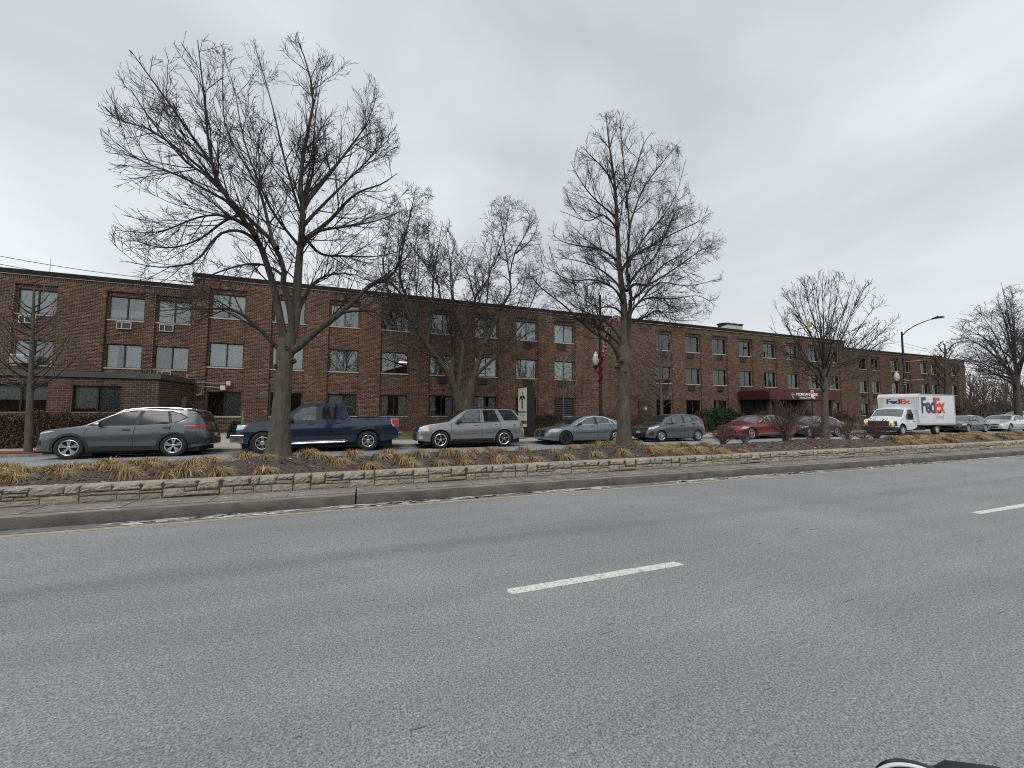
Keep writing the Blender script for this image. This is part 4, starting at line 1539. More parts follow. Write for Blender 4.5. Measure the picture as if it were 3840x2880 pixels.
def base_car(name, label, cat, loc, c, pm, wheels, doors=None, group='vehicles parked and waiting along the far kerb', tilt=-.026, yaw=0.0):
    root = thing(name, label, cat, loc, yaw, group)
    root.rotation_euler = (tilt, 0, yaw)
    obj('body', c.body(), pm, root)
    L, W = c.L, c.W
    mb = MB().box(.25, L - .25, -W / 2 + .16, W / 2 - .16, .17, .5)
    for xc, r in c.wh:
        mb.box(xc - c.ra - .02, xc + c.ra + .02, -W / 2 + .10, W / 2 - .10, .4, r + c.ra + .08)
    mb.build('underbody', M_under, root)
    for (x, r, style, kw) in wheels:
        for sg in (-1, 1):
            wheel(root, x, sg * (W / 2 - .13), r, sg, style, **kw)
    return root
def arches(root, c, m, wd, off=.008, extra=()):
    for sg in (-1, 1):
        for xc, r in c.wh:
            pts = [(xc + (c.ra + wd / 2) * math.cos(a), r + (c.ra + wd / 2) * math.sin(a)) for a in np.linspace(PI * 1.06, -PI * .06, 19)]
            obj('arch_trim', c.strip([p for p in pts if p[1] > c.b0], wd, off, sg), m, root)
def seams(root, c, lines, sg=-1, wd=.011):
    for l in lines:
        # finely stepped so that the gap follows the panel
        pts = []
        for a, b in zip(l[:-1], l[1:]):
            k = max(1, int(math.hypot(b[0] - a[0], b[1] - a[1]) / .06))
            pts += [(a[0] + (b[0] - a[0]) * i / k, a[1] + (b[1] - a[1]) * i / k) for i in range(k)]
        pts.append(l[-1])
        obj('panel_gap', c.strip(pts, wd, .0035, sg), M_under, root)
NEAR = 16.9
def carloc(x, W, y=NEAR):
    yc = y + W / 2
    return (x, yc, float(-0.026 * (yc - 14.5)))

# ---- grey crossover, tail towards us
W = 1.84
c = Car(4.56, W, [(0, .62), (.05, .80), (.14, .93), (.35, 1.0), (1.0, 1.09), (1.25, 1.13), (2.05, 1.56), (2.4, 1.63), (3.0, 1.675), (3.7, 1.655), (4.14, 1.60), (4.27, 1.49), (4.42, 1.18), (4.52, .98), (4.56, .60)],
        [(0, .60), (.08, .76), (.2, .88), (.6, .94), (1.25, 1.02), (2.5, 1.04), (3.6, 1.10), (4.2, 1.10), (4.38, 1.03), (4.51, .9), (4.56, .6)], [(.92, .36), (3.62, .36)], .405, bot=.24, tumble=.30, crown=.05, plan=[(0, .62), (.06, .76), (.18, .88), (.4, .95), (.75, .99), (1.1, 1), (3.3, 1), (3.9, .97), (4.2, .92), (4.4, .84), (4.5, .74), (4.56, .62)])
pm = paint('paint_gunmetal', (.115, .127, .142), .7, .28)
r = base_car('crossover', 'dark grey crossover parked beside the small bare sidewalk tree, its tail towards the pickup', 'car', carloc(-9.62, W), c, pm, [(.92, .375, 'split5', dict(rimr=.252)), (3.62, .375, 'split5', dict(rimr=.252))])
for sg in (-1, 1):
    obj('window_surround', c.sidepatch([(1.28, 1.065), (2.08, 1.51), (2.45, 1.59), (3.5, 1.575), (3.72, 1.50), (3.97, 1.33), (3.62, 1.145), (2.5, 1.07)], .004, sg, 18, 10), M_trim, r)
    obj('chrome_line', c.strip([(1.30, 1.075), (1.7, 1.30), (2.10, 1.515), (2.46, 1.59), (3.0, 1.592), (3.5, 1.575), (3.72, 1.50)], .014, .012, sg), M_chrome, r)
    obj('side_window', c.sidepatch([(1.42, 1.085), (2.10, 1.475), (2.46, 1.555), (2.62, 1.56), (2.50, 1.085)], .009, sg, 8, 8), M_priv, r)
    obj('side_window', c.sidepatch([(2.62, 1.09), (2.74, 1.56), (3.36, 1.545), (3.46, 1.12)], .009, sg, 8, 6), M_priv, r)
    obj('quarter_window', c.sidepatch([(3.55, 1.15), (3.44, 1.54), (3.68, 1.475), (3.90, 1.34), (3.66, 1.165)], .009, sg, 6, 6), M_priv, r)
    obj('sill_cladding', c.sidepatch([(1.35, .25), (3.2, .25), (3.2, .36), (2.0, .40), (1.35, .37)], .012, sg, 14, 3), M_trim, r)
    obj('headlight', c.sidepatch([(.13, .80), (.55, .905), (.42, .915), (.16, .855)], .008, sg, 7, 4), M_lens, r)
    obj('taillight', c.sidepatch([(3.86, 1.055), (4.34, 1.065), (4.44, 1.0), (4.40, .94), (4.03, .965)], .012, sg, 10, 4), M_red, r)
    obj('fog_light', c.sidepatch([(.05, .45), (.22, .45), (.22, .62), (.08, .62)], .006, sg, 4, 3), M_trim, r)
    obj('bumper_cladding', c.sidepatch([(4.03, .42), (4.50, .40), (4.51, .62), (4.28, .70), (4.03, .60)], .01, sg, 8, 4), M_trim, r)
    handle(r, c, 2.32, .93, sg, M_trim)
    handle(r, c, 3.40, .985, sg, M_trim)
    mirror_part(r, c, 1.62, 1.08, sg, M_chrome, (.19, .2, .13))
    rail = [(1.95 + i * (3.85 - 1.95) / 12, 0) for i in range(13)]
    MB().tube([(x, sg * (c.sidey(x, c.zrail(x)) - .09), c.topz(x, c.sidey(x, c.zrail(x)) - .09) + (.045 if 0 < i < 12 else .0)) for i, (x, _) in enumerate(rail)], .015, 6).build('roof_rail', M_chrome, r)
arches(r, c, M_trim, .075)
seams(r, c, [[(1.33, .98), (1.28, .8), (1.30, .42)], [(2.56, 1.06), (2.53, .9), (2.52, .36)], [(3.52, 1.1), (3.47, .8), (3.44, .74)], [(1.3, .42), (2.52, .38), (3.2, .38)]])
obj('windscreen', c.toppatch(1.3, 2.0, .06, .05, .006), M_cglass, r)
obj('rear_window', c.toppatch(4.22, 4.40, .12, .16, .006), M_priv, r)
obj('spoiler', c.toppatch(4.04, 4.22, .05, .08, .03, 3), pm, r)
obj('tailgate_trim', c.endpatch([(-.62, .80), (.62, .80), (.62, .90), (-.62, .90)], .01, True), M_trim, r)
obj('rear_bumper', c.endpatch([(-.76, .40), (.76, .40), (.76, .60), (-.76, .60)], .02, True), M_trim, r)
obj('taillight_bar', c.endpatch([(-.74, .94), (-.38, .95), (-.38, 1.04), (-.72, 1.06)], .012, True, 6, 3), M_red, r)
obj('taillight_bar', c.endpatch([(.74, .94), (.38, .95), (.38, 1.04), (.72, 1.06)], .012, True, 6, 3), M_red, r)
obj('number_plate', c.endpatch([(-.17, .68), (.17, .68), (.17, .79), (-.17, .79)], .018, True, 3, 2), M_plate, r)
MB().prism([(3.72, 1.63), (3.9, 1.69), (3.92, 1.61)], -.03, .03).build('aerial_fin', pm, r)

# ---- dark blue crew-cab pickup
W = 2.0
c = Car(5.75, W, [(0, .70), (.04, 1.0), (.12, 1.12), (.3, 1.16), (1.0, 1.22), (1.42, 1.26), (2.0, 1.75), (2.22, 1.88), (2.9, 1.925), (3.50, 1.915), (3.64, 1.87), (3.72, 1.60), (3.755, 1.36), (3.80, 1.335), (5.65, 1.345), (5.70, 1.32), (5.75, .75)],
        [(0, .68), (.05, .94), (.15, 1.06), (.4, 1.09), (1.3, 1.15), (2.5, 1.20), (3.6, 1.24), (3.8, 1.305), (5.68, 1.33), (5.75, .72)], [(.93, .39), (4.57, .39)], .46, bot=.36, tumble=.22, crown=.045, front_plan=.80, rear_plan=.93,
        plan=[(0, .82), (.06, .90), (.2, .965), (.5, 1), (5.5, 1), (5.7, .98), (5.75, .95)])
pm = paint('paint_navy', (.011, .025, .056), .35, .22)
r = base_car('pickup_truck', 'dark blue crew cab pickup truck with chrome bumpers, parked behind the thick tree trunk', 'pickup truck', carloc(-4.28, W), c, pm, [(.93, .395, 'six', dict(rimr=.235, rimmat=M_chrome, width=.26)), (4.57, .395, 'six', dict(rimr=.235, rimmat=M_chrome, width=.26))])
for sg in (-1, 1):
    obj('side_window', c.sidepatch([(1.72, 1.24), (1.86, 1.36), (2.16, 1.66), (2.38, 1.735), (2.66, 1.745), (2.66, 1.235), (2.2, 1.225), (2.05, 1.20)], .008, sg, 10, 10), M_cglass2, r)
    obj('side_window', c.sidepatch([(2.88, 1.26), (2.88, 1.75), (3.40, 1.74), (3.47, 1.68), (3.47, 1.27)], .008, sg, 8, 5), M_priv, r)
    obj('window_post', c.sidepatch([(2.66, 1.22), (2.66, 1.755), (2.765, 1.757), (2.765, 1.225)], .005, sg, 3, 5), M_trim, r)
    obj('window_post', c.sidepatch([(2.785, 1.23), (2.785, 1.757), (2.88, 1.757), (2.88, 1.235)], .005, sg, 3, 5), M_trim, r)
    obj('headlight', c.sidepatch([(.06, .86), (.30, .90), (.46, 1.05), (.10, 1.06)], .008, sg, 7, 5), M_lens, r)
    obj('side_marker', c.sidepatch([(.31, .895), (.36, .93), (.48, 1.06), (.38, 1.062), (.33, .98)], .011, sg, 4, 5), mat('marker_orange', (.62, .1, .035), .2), r)
    obj('taillight', c.sidepatch([(5.58, .98), (5.74, .98), (5.74, 1.25), (5.46, 1.25), (5.47, 1.10)], .012, sg, 5, 6), mat('tail_red_bright', (.36, .02, .028), .15), r)
    obj('taillight_trim', c.sidepatch([(5.52, .96), (5.745, .955), (5.745, 1.27), (5.44, 1.27), (5.45, 1.08)], .008, sg, 5, 6), M_lens, r)
    handle(r, c, 2.52, 1.09, sg, M_trim)
    handle(r, c, 3.42, 1.12, sg, M_trim)
    mirror_part(r, c, 1.78, 1.22, sg, M_trim, (.22, .22, .24))
    MB().tube([(1.55, sg * (W / 2 - .02), .36), (1.62, sg * (W / 2 + .05), .355), (3.72, sg * (W / 2 + .05), .385), (3.80, sg * (W / 2 - .05), .39)], .042, 8).build('running_board', M_chrome, r, smooth=True)
    obj('arch_trim', c.strip([(4.57 + .53 * math.cos(a), .39 + .53 * math.sin(a)) for a in np.linspace(PI, 0, 15)], .1, .012, sg), pm, r)
seams(r, c, [[(1.45, 1.15), (1.42, .9), (1.45, .44)], [(2.775, 1.23), (2.775, .8), (2.775, .44)], [(3.60, 1.24), (3.60, .9), (3.56, .60), (3.50, .44)], [(3.78, 1.30), (3.76, .42)], [(3.80, .68), (5.7, .70)], [(1.45, .66), (3.6, .69)], [(3.64, 1.24), (3.62, 1.6), (3.56, 1.8)]])
obj('windscreen', c.toppatch(1.46, 2.12, .07, .05, .006), M_cglass, r)
obj('rear_window', c.toppatch(3.62, 3.73, .2, .2, .006, 4), M_priv, r)
obj('grille', c.endpatch([(-.52, .78), (.52, .78), (.56, 1.06), (-.56, 1.06)], .015), M_chrome, r)
MB().box(.02, .10, -.45, .45, .86, .98).build('grille_bar', M_trim, r)
bx = MB().prism([(-.11, -.93), (-.16, -.6), (-.18, 0), (-.16, .6), (-.11, .93), (.34, 1.0), (.34, .96), (.1, .8), (.1, -.8), (.34, -.96), (.34, -1.0)], .42, .70, 'xy')
bx.build('front_bumper', M_chrome, r, bevel=.03, seg=2)
MB().lathe([(.001, -.012), (.05, -.012), (.055, 0)], 14, (.12, -.975, .55), 'y').build('fog_light', M_trim, r)
MB().prism([(5.70, -.97), (5.70, .97), (5.90, .93), (5.90, -.93), (5.55, -1.0), (5.55, -.96)][::1][:4], .50, .74, 'xy').build('rear_bumper', M_chrome, r, bevel=.03, seg=2)
MB().box(3.86, 5.66, -.92, .92, 1.346, 1.349).build('bed_cover', M_trim, r)

# ---- silver-grey sport utility with a darker bonnet overlay
W = 1.88
c = Car(4.87, W, [(0, .60), (.05, .82), (.14, .97), (.35, 1.04), (1.0, 1.13), (1.30, 1.17), (1.95, 1.62), (2.25, 1.715), (3.0, 1.74), (4.1, 1.735), (4.38, 1.70), (4.55, 1.48), (4.72, 1.18), (4.80, 1.06), (4.87, .6)],
        [(0, .58), (.06, .80), (.16, .93), (.5, .97), (1.3, 1.06), (2.3, 1.10), (3.4, 1.145), (4.4, 1.16), (4.7, 1.12), (4.82, .98), (4.87, .58)], [(.98, .375), (3.85, .375)], .43, bot=.30, tumble=.28, crown=.045, front_plan=.76, rear_plan=.86)
pm = paint('paint_silver', (.31, .31, .312), .75, .30)
r = base_car('sport_utility_vehicle', 'silver boxy sport utility vehicle parked in front of the double trunk tree', 'car', carloc(2.22, W), c, pm, [(.98, .372, 'five', dict(rimr=.255, rimmat=M_chrome)), (3.85, .372, 'five', dict(rimr=.255, rimmat=M_chrome))])
for sg in (-1, 1):
    obj('window_surround', c.sidepatch([(1.60, 1.075), (2.06, 1.52), (2.22, 1.62), (2.74, 1.655), (2.74, 1.095)], .004, sg, 10, 9), M_trim, r)
    obj('side_window', c.sidepatch([(1.66, 1.10), (2.09, 1.51), (2.24, 1.60), (2.71, 1.635), (2.70, 1.12)], .009, sg, 8, 8), M_cglass2, r)
    obj('side_window', c.sidepatch([(2.92, 1.135), (2.87, 1.645), (3.42, 1.65), (3.62, 1.155)], .009, sg, 8, 6), M_priv, r)
    obj('quarter_window', c.sidepatch([(3.86, 1.18), (3.60, 1.655), (4.26, 1.645), (4.50, 1.37), (4.60, 1.185)], .009, sg, 8, 7), M_priv, r)
    obj('belt_trim', c.strip([(1.6, 1.07), (2.5, 1.095), (3.65, 1.14)], .022, .012, sg), M_trim, r)
    obj('headlight', c.sidepatch([(.06, .70), (.50, .72), (.56, .88), (.48, .94), (.12, .92)], .008, sg, 7, 5), M_lens, r)
    obj('side_marker', c.sidepatch([(.47, .71), (.54, .74), (.58, .90), (.50, .935)], .011, sg, 4, 5), M_amber, r)
    obj('taillight', c.sidepatch([(4.70, .82), (4.83, .82), (4.80, 1.06), (4.72, 1.13), (4.67, 1.02)], .012, sg, 5, 6), M_red, r)
    obj('side_moulding', c.strip([(1.48, .655), (2.6, .67), (3.35, .685)], .06, .014, sg), pm, r)
    obj('sill_cladding', c.sidepatch([(1.45, .31), (3.4, .31), (3.4, .40), (1.45, .39)], .012, sg, 12, 2), M_trim, r)
    obj('running_board', c.sidepatch([(1.5, .26), (3.35, .26), (3.35, .30), (1.5, .30)], .05, sg, 8, 2), M_trim, r)
    handle(r, c, 2.56, .985, sg, M_chrome)
    handle(r, c, 3.46, 1.03, sg, M_chrome)
    mirror_part(r, c, 1.72, 1.10, sg, M_trim, (.22, .24, .19))
    MB().tube([(2.5, sg * .62, 1.76), (2.55, sg * .62, 1.79), (4.2, sg * .62, 1.785), (4.25, sg * .62, 1.75)], .018, 6).build('roof_rail', M_trim, r)
    obj('arch_trim', c.strip([(.98 + .49 * math.cos(a), .375 + .49 * math.sin(a)) for a in np.linspace(PI * .98, .02, 15)], .11, .014, sg), pm, r)
    obj('arch_trim', c.strip([(3.85 + .49 * math.cos(a), .375 + .49 * math.sin(a)) for a in np.linspace(PI * .98, .02, 15)], .11, .014, sg), pm, r)
seams(r, c, [[(1.44, 1.07), (1.42, .8), (1.46, .42)], [(2.79, 1.65), (2.80, 1.1), (2.80, .42)], [(3.68, 1.16), (3.66, .9), (3.40, .42)], [(3.66, 1.15), (3.49, 1.65)]])
MB().lathe([(.001, 0), (.075, 0), (.078, .004)], 18, (4.36, -c.sidey(4.36, .95) - .012, .95), 'y').build('fuel_flap', pm, r)
obj('windscreen', c.toppatch(1.34, 2.05, .07, .06, .006), M_cglass, r)
obj('rear_window', c.toppatch(4.44, 4.68, .12, .14, .006), M_priv, r)
obj('bonnet_overlay', c.toppatch(.16, .98, .10, .08, .006), mat('bonnet_dark', (.05, .052, .055), .25, .4, coat=1), r)
obj('grille', c.endpatch([(-.50, .70), (.50, .70), (.54, .94), (-.54, .94)], .012), M_trim, r)
obj('grille_bar', c.endpatch([(-.52, .80), (.52, .80), (.52, .85), (-.52, .85)], .022), M_chrome, r)
MB().prism([(-.11, .825), (-.045, .86), (-.04, .85), (.04, .85), (.045, .86), (.11, .825), (.045, .79), (.04, .80), (-.04, .80), (-.045, .79)], -.05, -.03, 'yz').build('badge', mat('badge_gold', (.6, .45, .15), .3, .8), r)
obj('front_bumper', c.endpatch([(-.78, .34), (.78, .34), (.74, .62), (-.74, .62)], .02), M_trim, r)
obj('fog_light', c.sidepatch([(.10, .42), (.24, .42), (.22, .56), (.12, .56)], .03, -1, 4, 3), M_lens, r)

# ---- pale blue-grey sedan
W = 1.79
def sedan(L, H, belt_h, cowl, roof0, roof1, deck, wf, wr, rw, ra, tail=1.02, noseh=.72, bot=.20, fp=.72, tum=.38):
    top = [(0, .50), (.05, noseh - .10), (.15, noseh), (.4, noseh + .07), (cowl - .1, belt_h - .01), (cowl, belt_h + .03), (cowl + (roof0 - cowl) * .55, belt_h + (H - belt_h) * .66), (roof0, H - .05), ((roof0 + roof1) / 2, H), (roof1, H - .045),
           (roof1 + (deck - roof1) * .55, H - (H - tail) * .56), (deck, tail + .02), (L - .12, tail - .01), (L - .05, tail - .12), (L, .55)]
    belt = [(0, .48), (.06, noseh - .14), (.18, noseh - .05), (.7, noseh + .05), (cowl, belt_h - .05), ((cowl + deck) / 2, belt_h), (deck - .2, belt_h + .035), (L - .15, tail - .06), (L - .04, tail - .2), (L, .5)]
    return Car(L, W, top, belt, [(wf, rw), (wr, rw)], ra, bot=bot, tumble=tum, crown=.045, front_plan=fp)
c = sedan(4.87, 1.45, .95, 1.25, 2.15, 3.25, 4.25, 1.0, 3.85, .33, .375, tail=1.06, noseh=.76)
pm = paint('paint_paleblue', (.21, .25, .27), .7, .32)
r = base_car('sedan', 'pale blue grey sedan with one black steel front wheel, parked behind the second tree', 'car', carloc(8.22, W), c, pm, [], None)
for sg in (-1, 1):
    wheel(r, 1.0, sg * (W / 2 - .12), .335, sg, 'steel', rimr=.215, rimmat=M_steel)
    wheel(r, 3.85, sg * (W / 2 - .12), .335, sg, 'five2', rimr=.22)
    obj('window_surround', c.sidepatch([(1.50, .935), (2.20, 1.30), (2.6, 1.37), (3.2, 1.345), (3.62, 1.20), (3.92, .995)], .004, sg, 14, 9), M_chrome, r)
    obj('side_window', c.sidepatch([(1.62, .96), (2.22, 1.27), (2.62, 1.335), (2.66, .975)], .009, sg, 8, 7), M_cglass2, r)
    obj('window_post', c.sidepatch([(2.66, .96), (2.62, 1.345), (2.74, 1.345), (2.80, .965)], .007, sg, 3, 6), M_trim, r)
    obj('side_window', c.sidepatch([(2.80, .985), (2.74, 1.335), (3.16, 1.32), (3.46, 1.225), (3.54, 1.01)], .009, sg, 8, 7), M_cglass2, r)
    obj('quarter_window', c.sidepatch([(3.58, 1.012), (3.52, 1.19), (3.60, 1.165), (3.80, 1.02)], .009, sg, 5, 5), M_cglass2, r)
    obj('headlight', c.sidepatch([(.10, .58), (.45, .60), (.78, .73), (.70, .765), (.3, .745)], .008, sg, 9, 5), M_lens, r)
    obj('taillight', c.sidepatch([(4.58, .72), (4.80, .72), (4.78, .95), (4.6, .97)], .012, sg, 5, 5), M_red, r)
    obj('side_moulding', c.strip([(1.42, .56), (2.5, .575), (3.4, .59)], .02, .010, sg), M_trim, r)
    obj('sill_trim', c.strip([(1.42, .30), (3.4, .30)], .05, .014, sg), pm, r)
    handle(r, c, 2.5, .86, sg, pm)
    handle(r, c, 3.55, .90, sg, pm)
    mirror_part(r, c, 1.66, .95, sg, M_trim, (.18, .22, .13))
seams(r, c, [[(1.40, .90), (1.38, .6), (1.42, .26)], [(2.76, .95), (2.77, .6), (2.76, .26)], [(3.72, .98), (3.56, .66), (3.42, .5)]])
obj('windscreen', c.toppatch(1.30, 2.10, .07, .06, .006), M_cglass, r)
obj('rear_window', c.toppatch(3.45, 4.15, .08, .12, .006), M_cglass, r)
obj('grille', c.endpatch([(-.50, .58), (.50, .58), (.42, .70), (-.42, .70)], .012), M_trim, r)
obj('lower_grille', c.endpatch([(-.44, .40), (.44, .40), (.48, .54), (-.48, .54)], .012), M_trim, r)
MB().prism([(-.10, .62), (-.04, .65), (.04, .65), (.10, .62), (.04, .59), (-.04, .59)], -.03, -.015, 'yz').build('badge', M_chrome, r)
obj('number_plate', c.endpatch([(-.17, .44), (.17, .44), (.17, .54), (-.17, .54)], .02, False, 3, 2), mat('plate_teal', (.10, .19, .22), .5), r)
obj('air_slot', c.sidepatch([(.12, .36), (.62, .37), (.62, .39), (.12, .41)], .006, -1, 6, 2), M_trim, r)
obj('fender_dent', c.strip([(.78, .80), (.93, .70), (1.06, .76)], .03, .005, -1), mat('paint_scuff', (.2, .235, .25), .4), r)

# ---- grey small hatchback, nose towards us
W = 1.70
c = Car(4.06, W, [(0, .50), (.05, .68), (.12, .80), (.3, .88), (.75, .99), (.95, 1.05), (1.55, 1.40), (1.9, 1.50), (2.4, 1.525), (3.1, 1.49), (3.5, 1.42), (3.7, 1.25), (3.88, 1.0), (4.0, .82), (4.06, .5)],
        [(0, .48), (.06, .64), (.16, .74), (.6, .84), (1.1, .93), (2.0, .96), (3.0, 1.03), (3.5, 1.06), (3.85, .98), (4.0, .75), (4.06, .48)], [(.84, .305), (3.37, .305)], .345, bot=.20, tumble=.32, crown=.045, front_plan=.74)
pm = paint('paint_grey', (.14, .145, .158), .6, .3)
r = base_car('hatchback', 'small grey hatchback with silver wheel covers, nose towards the second tree', 'car', carloc(14.10, W), c, pm, [(.84, .305, 'ten', dict(rimr=.205)), (3.37, .305, 'ten', dict(rimr=.205))])
for sg in (-1, 1):
    obj('window_surround', c.sidepatch([(1.12, .95), (1.62, 1.30), (1.95, 1.42), (2.6, 1.445), (3.1, 1.41), (3.42, 1.27), (3.40, 1.16), (2.9, 1.05), (2.0, .985)], .004, sg, 14, 10), M_trim, r)
    obj('quarter_window', c.sidepatch([(1.22, .98), (1.54, 1.21), (1.56, .99)], .009, sg, 5, 5), M_cglass2, r)
    obj('side_window', c.sidepatch([(1.62, 1.0), (1.62, 1.27), (1.94, 1.395), (2.30, 1.425), (2.34, 1.02)], .009, sg, 8, 7), M_cglass2, r)
    obj('side_window', c.sidepatch([(2.46, 1.035), (2.43, 1.425), (2.86, 1.415), (3.02, 1.09)], .009, sg, 7, 6), M_cglass2, r)
    obj('quarter_window', c.sidepatch([(3.10, 1.10), (2.96, 1.40), (3.16, 1.365), (3.36, 1.26), (3.34, 1.17)], .009, sg, 5, 5), M_cglass2, r)
    obj('headlight', c.sidepatch([(.10, .66), (.35, .70), (.72, .81), (.66, .86), (.36, .80), (.12, .74)], .008, sg, 9, 5), mat('lamp_bright', (.8, .83, .88), .1, .2), r)
    obj('taillight', c.sidepatch([(3.72, .93), (3.93, .90), (3.80, 1.10), (3.66, 1.26), (3.62, 1.2)], .012, sg, 5, 6), M_red, r)
    handle(r, c, 2.22, .855, sg, M_trim)
    handle(r, c, 3.06, .95, sg, M_trim)
    mirror_part(r, c, 1.52, .98, sg, pm, (.18, .22, .13))
    obj('crease', c.strip([(1.30, .66), (1.5, .76), (2.2, .82), (3.1, .92), (3.62, .97)], .022, .003, sg), mat('paint_crease', (.03, .03, .034), .4), r)
    obj('sill_line', c.strip([(1.32, .35), (2.3, .42), (3.0, .56)], .018, .004, sg), mat('paint_light', (.28, .29, .31), .35, .5), r)
    obj('fog_light', c.sidepatch([(.06, .34), (.38, .36), (.36, .52), (.14, .56)], .006, sg, 5, 4), M_trim, r)
seams(r, c, [[(1.20, .93), (1.16, .7), (1.22, .28)], [(2.40, 1.03), (2.38, .7), (2.36, .28)], [(3.10, 1.05), (3.06, .78), (2.98, .56)]])
obj('windscreen', c.toppatch(.98, 1.62, .08, .06, .006), M_cglass, r)
obj('rear_window', c.toppatch(3.56, 3.84, .12, .14, .006), M_cglass, r)
obj('bonnet_overlay', c.toppatch(.20, .88, .10, .14, .005), mat('bonnet_grey', (.045, .046, .05), .22, .5, coat=1), r)  # bonnet overlaid in a darker colour than the body
obj('grille', c.endpatch([(-.62, .62), (.62, .62), (.66, .74), (-.66, .74)], .012), M_trim, r)
obj('lower_grille', c.endpatch([(-.50, .26), (.50, .26), (.56, .46), (-.56, .46)], .012), M_trim, r)
MB().box(-.035, -.02, -.06, -.04, .63, .73).box(-.035, -.02, .04, .06, .63, .73).box(-.035, -.02, -.04, .04, .67, .69).build('badge', M_chrome, r)
obj('number_plate', c.endpatch([(-.17, .46), (.17, .46), (.17, .59), (-.17, .59)], .02, False, 3, 2), M_plate, r)

# ---- red, black, dark and silver sedans farther along
def far_sedan(name, label, x, L, H, pm, style, chrome=True, y=NEAR, rw=.345, glass=None, screen=None, group='vehicles parked and waiting along the far kerb'):
    c = sedan(L, H, 1.0 * H / 1.47, L * .27, L * .44, L * .68, L * .87, L * .195, L * .755, rw, rw + .045, tail=1.03, noseh=.76)
    r = base_car(name, label, 'car', carloc(x, W, y), c, pm, [(L * .195, rw, style, dict(rimr=rw * .69)), (L * .755, rw, style, dict(rimr=rw * .69))], group=group)
    gl = glass or M_cglass2
    for sg in (-1, 1):
        b0 = 1.0 * H / 1.47
        obj('window_surround', c.sidepatch([(L * .315, b0 - .03), (L * .45, H - .17), (L * .53, H - .085), (L * .66, H - .10), (L * .76, H - .22), (L * .83, b0 + .045)], .004, sg, 12, 8), M_chrome if chrome else M_trim, r)
        obj('side_window', c.sidepatch([(L * .335, b0 - .005), (L * .455, H - .20), (L * .53, H - .12), (L * .545, b0 + .01)], .009, sg, 7, 6), gl, r)
        obj('window_post', c.sidepatch([(L * .545, b0), (L * .53, H - .11), (L * .56, H - .105), (L * .575, b0)], .007, sg, 3, 5), M_trim, r)
        obj('side_window', c.sidepatch([(L * .575, b0 + .015), (L * .56, H - .12), (L * .655, H - .13), (L * .745, H - .24), (L * .80, b0 + .05)], .009, sg, 8, 7), gl, r)
        obj('headlight', c.sidepatch([(.10, .60), (.5, .63), (.85, .74), (.4, .755)], .008, sg, 8, 4), M_lens, r)
        obj('taillight', c.sidepatch([(L - .35, .76), (L - .06, .76), (L - .08, .95), (L - .28, .97)], .012, sg, 5, 4), M_red, r)
        handle(r, c, L * .52, b0 - .11, sg, M_chrome if chrome else pm)
        handle(r, c, L * .735, b0 - .07, sg, M_chrome if chrome else pm)
        mirror_part(r, c, L * .345, b0 - .01, sg, M_chrome if chrome else pm, (.18, .22, .13))
        obj('sill_trim', c.strip([(L * .30, .34), (L * .67, .36)], .03, .012, sg), M_chrome if chrome else M_trim, r)
    seams(r, c, [[(L * .285, .92), (L * .28, .6), (L * .29, .28)], [(L * .56, .98), (L * .56, .6), (L * .56, .28)], [(L * .73, 1.0), (L * .70, .66), (L * .67, .5)]])
    obj('windscreen', c.toppatch(L * .275, L * .43, .07, .06, .006), screen or M_cglass2, r)
    obj('rear_window', c.toppatch(L * .70, L * .85, .08, .12, .006), M_cglass, r)
    obj('grille', c.endpatch([(-.50, .56), (.50, .56), (.55, .70), (-.55, .70)], .012), M_trim, r)
    obj('lower_grille', c.endpatch([(-.46, .32), (.46, .32), (.5, .46), (-.5, .46)], .012), M_trim, r)
    return r
W = 1.85
far_sedan('sedan', 'deep red sedan with chrome trim, half hidden by the tall red twigged barberry bush', 20.6, 5.1, 1.49, paint('paint_red', (.20, .018, .024), .5, .28), 'y5')
W = 1.8
far_sedan('sedan', 'black sedan between the red sedan and the box truck, behind the vase shaped tree', 25.85, 4.75, 1.42, paint('paint_black', (.016, .017, .021), .3, .25), 'ten', rw=.325, glass=M_cglass)
W = 1.86
far_sedan('sedan', 'dark maroon black sedan waiting right behind the white box truck', 45.2, 4.87, 1.47, paint('paint_darkplum', (.035, .028, .032), .5, .28), 'ten', False, y=17.0, rw=.34)
far_sedan('sedan', 'silver white sedan, last in the far kerb line at the edge of the photo', 52.2, 5.1, 1.49, paint('paint_white_silver', (.62, .63, .65), .35, .3), 'y5', False, y=17.0, rw=.35)
# cars in the lot past the building
for i, (x, y, col, lab) in enumerate(((79, 23.6, (.62, .63, .64), 'white roofed car in the lot right behind the dark waiting sedan'), (84.5, 23.6, (.70, .71, .72), 'white van-like car in the lot above the silver sedan'), (90.5, 23.6, (.66, .67, .68), 'white car in the lot at the photo edge, beside the black fence'), (74.0, 22.8, (.5, .51, .53), 'light grey car in the lot nearest the end of the brick building'))):
    W = 1.85
    o_ = far_sedan('parked_car', lab, x, 4.7, 1.72 if i == 1 else 1.5, paint('paint_lot%s' % 'abcd'[i], col, .2, .3), 'ten', False, y=y, group='cars parked in the side lot')
    o_.location.z = .25
    o_.rotation_euler = (0, 0, 0)

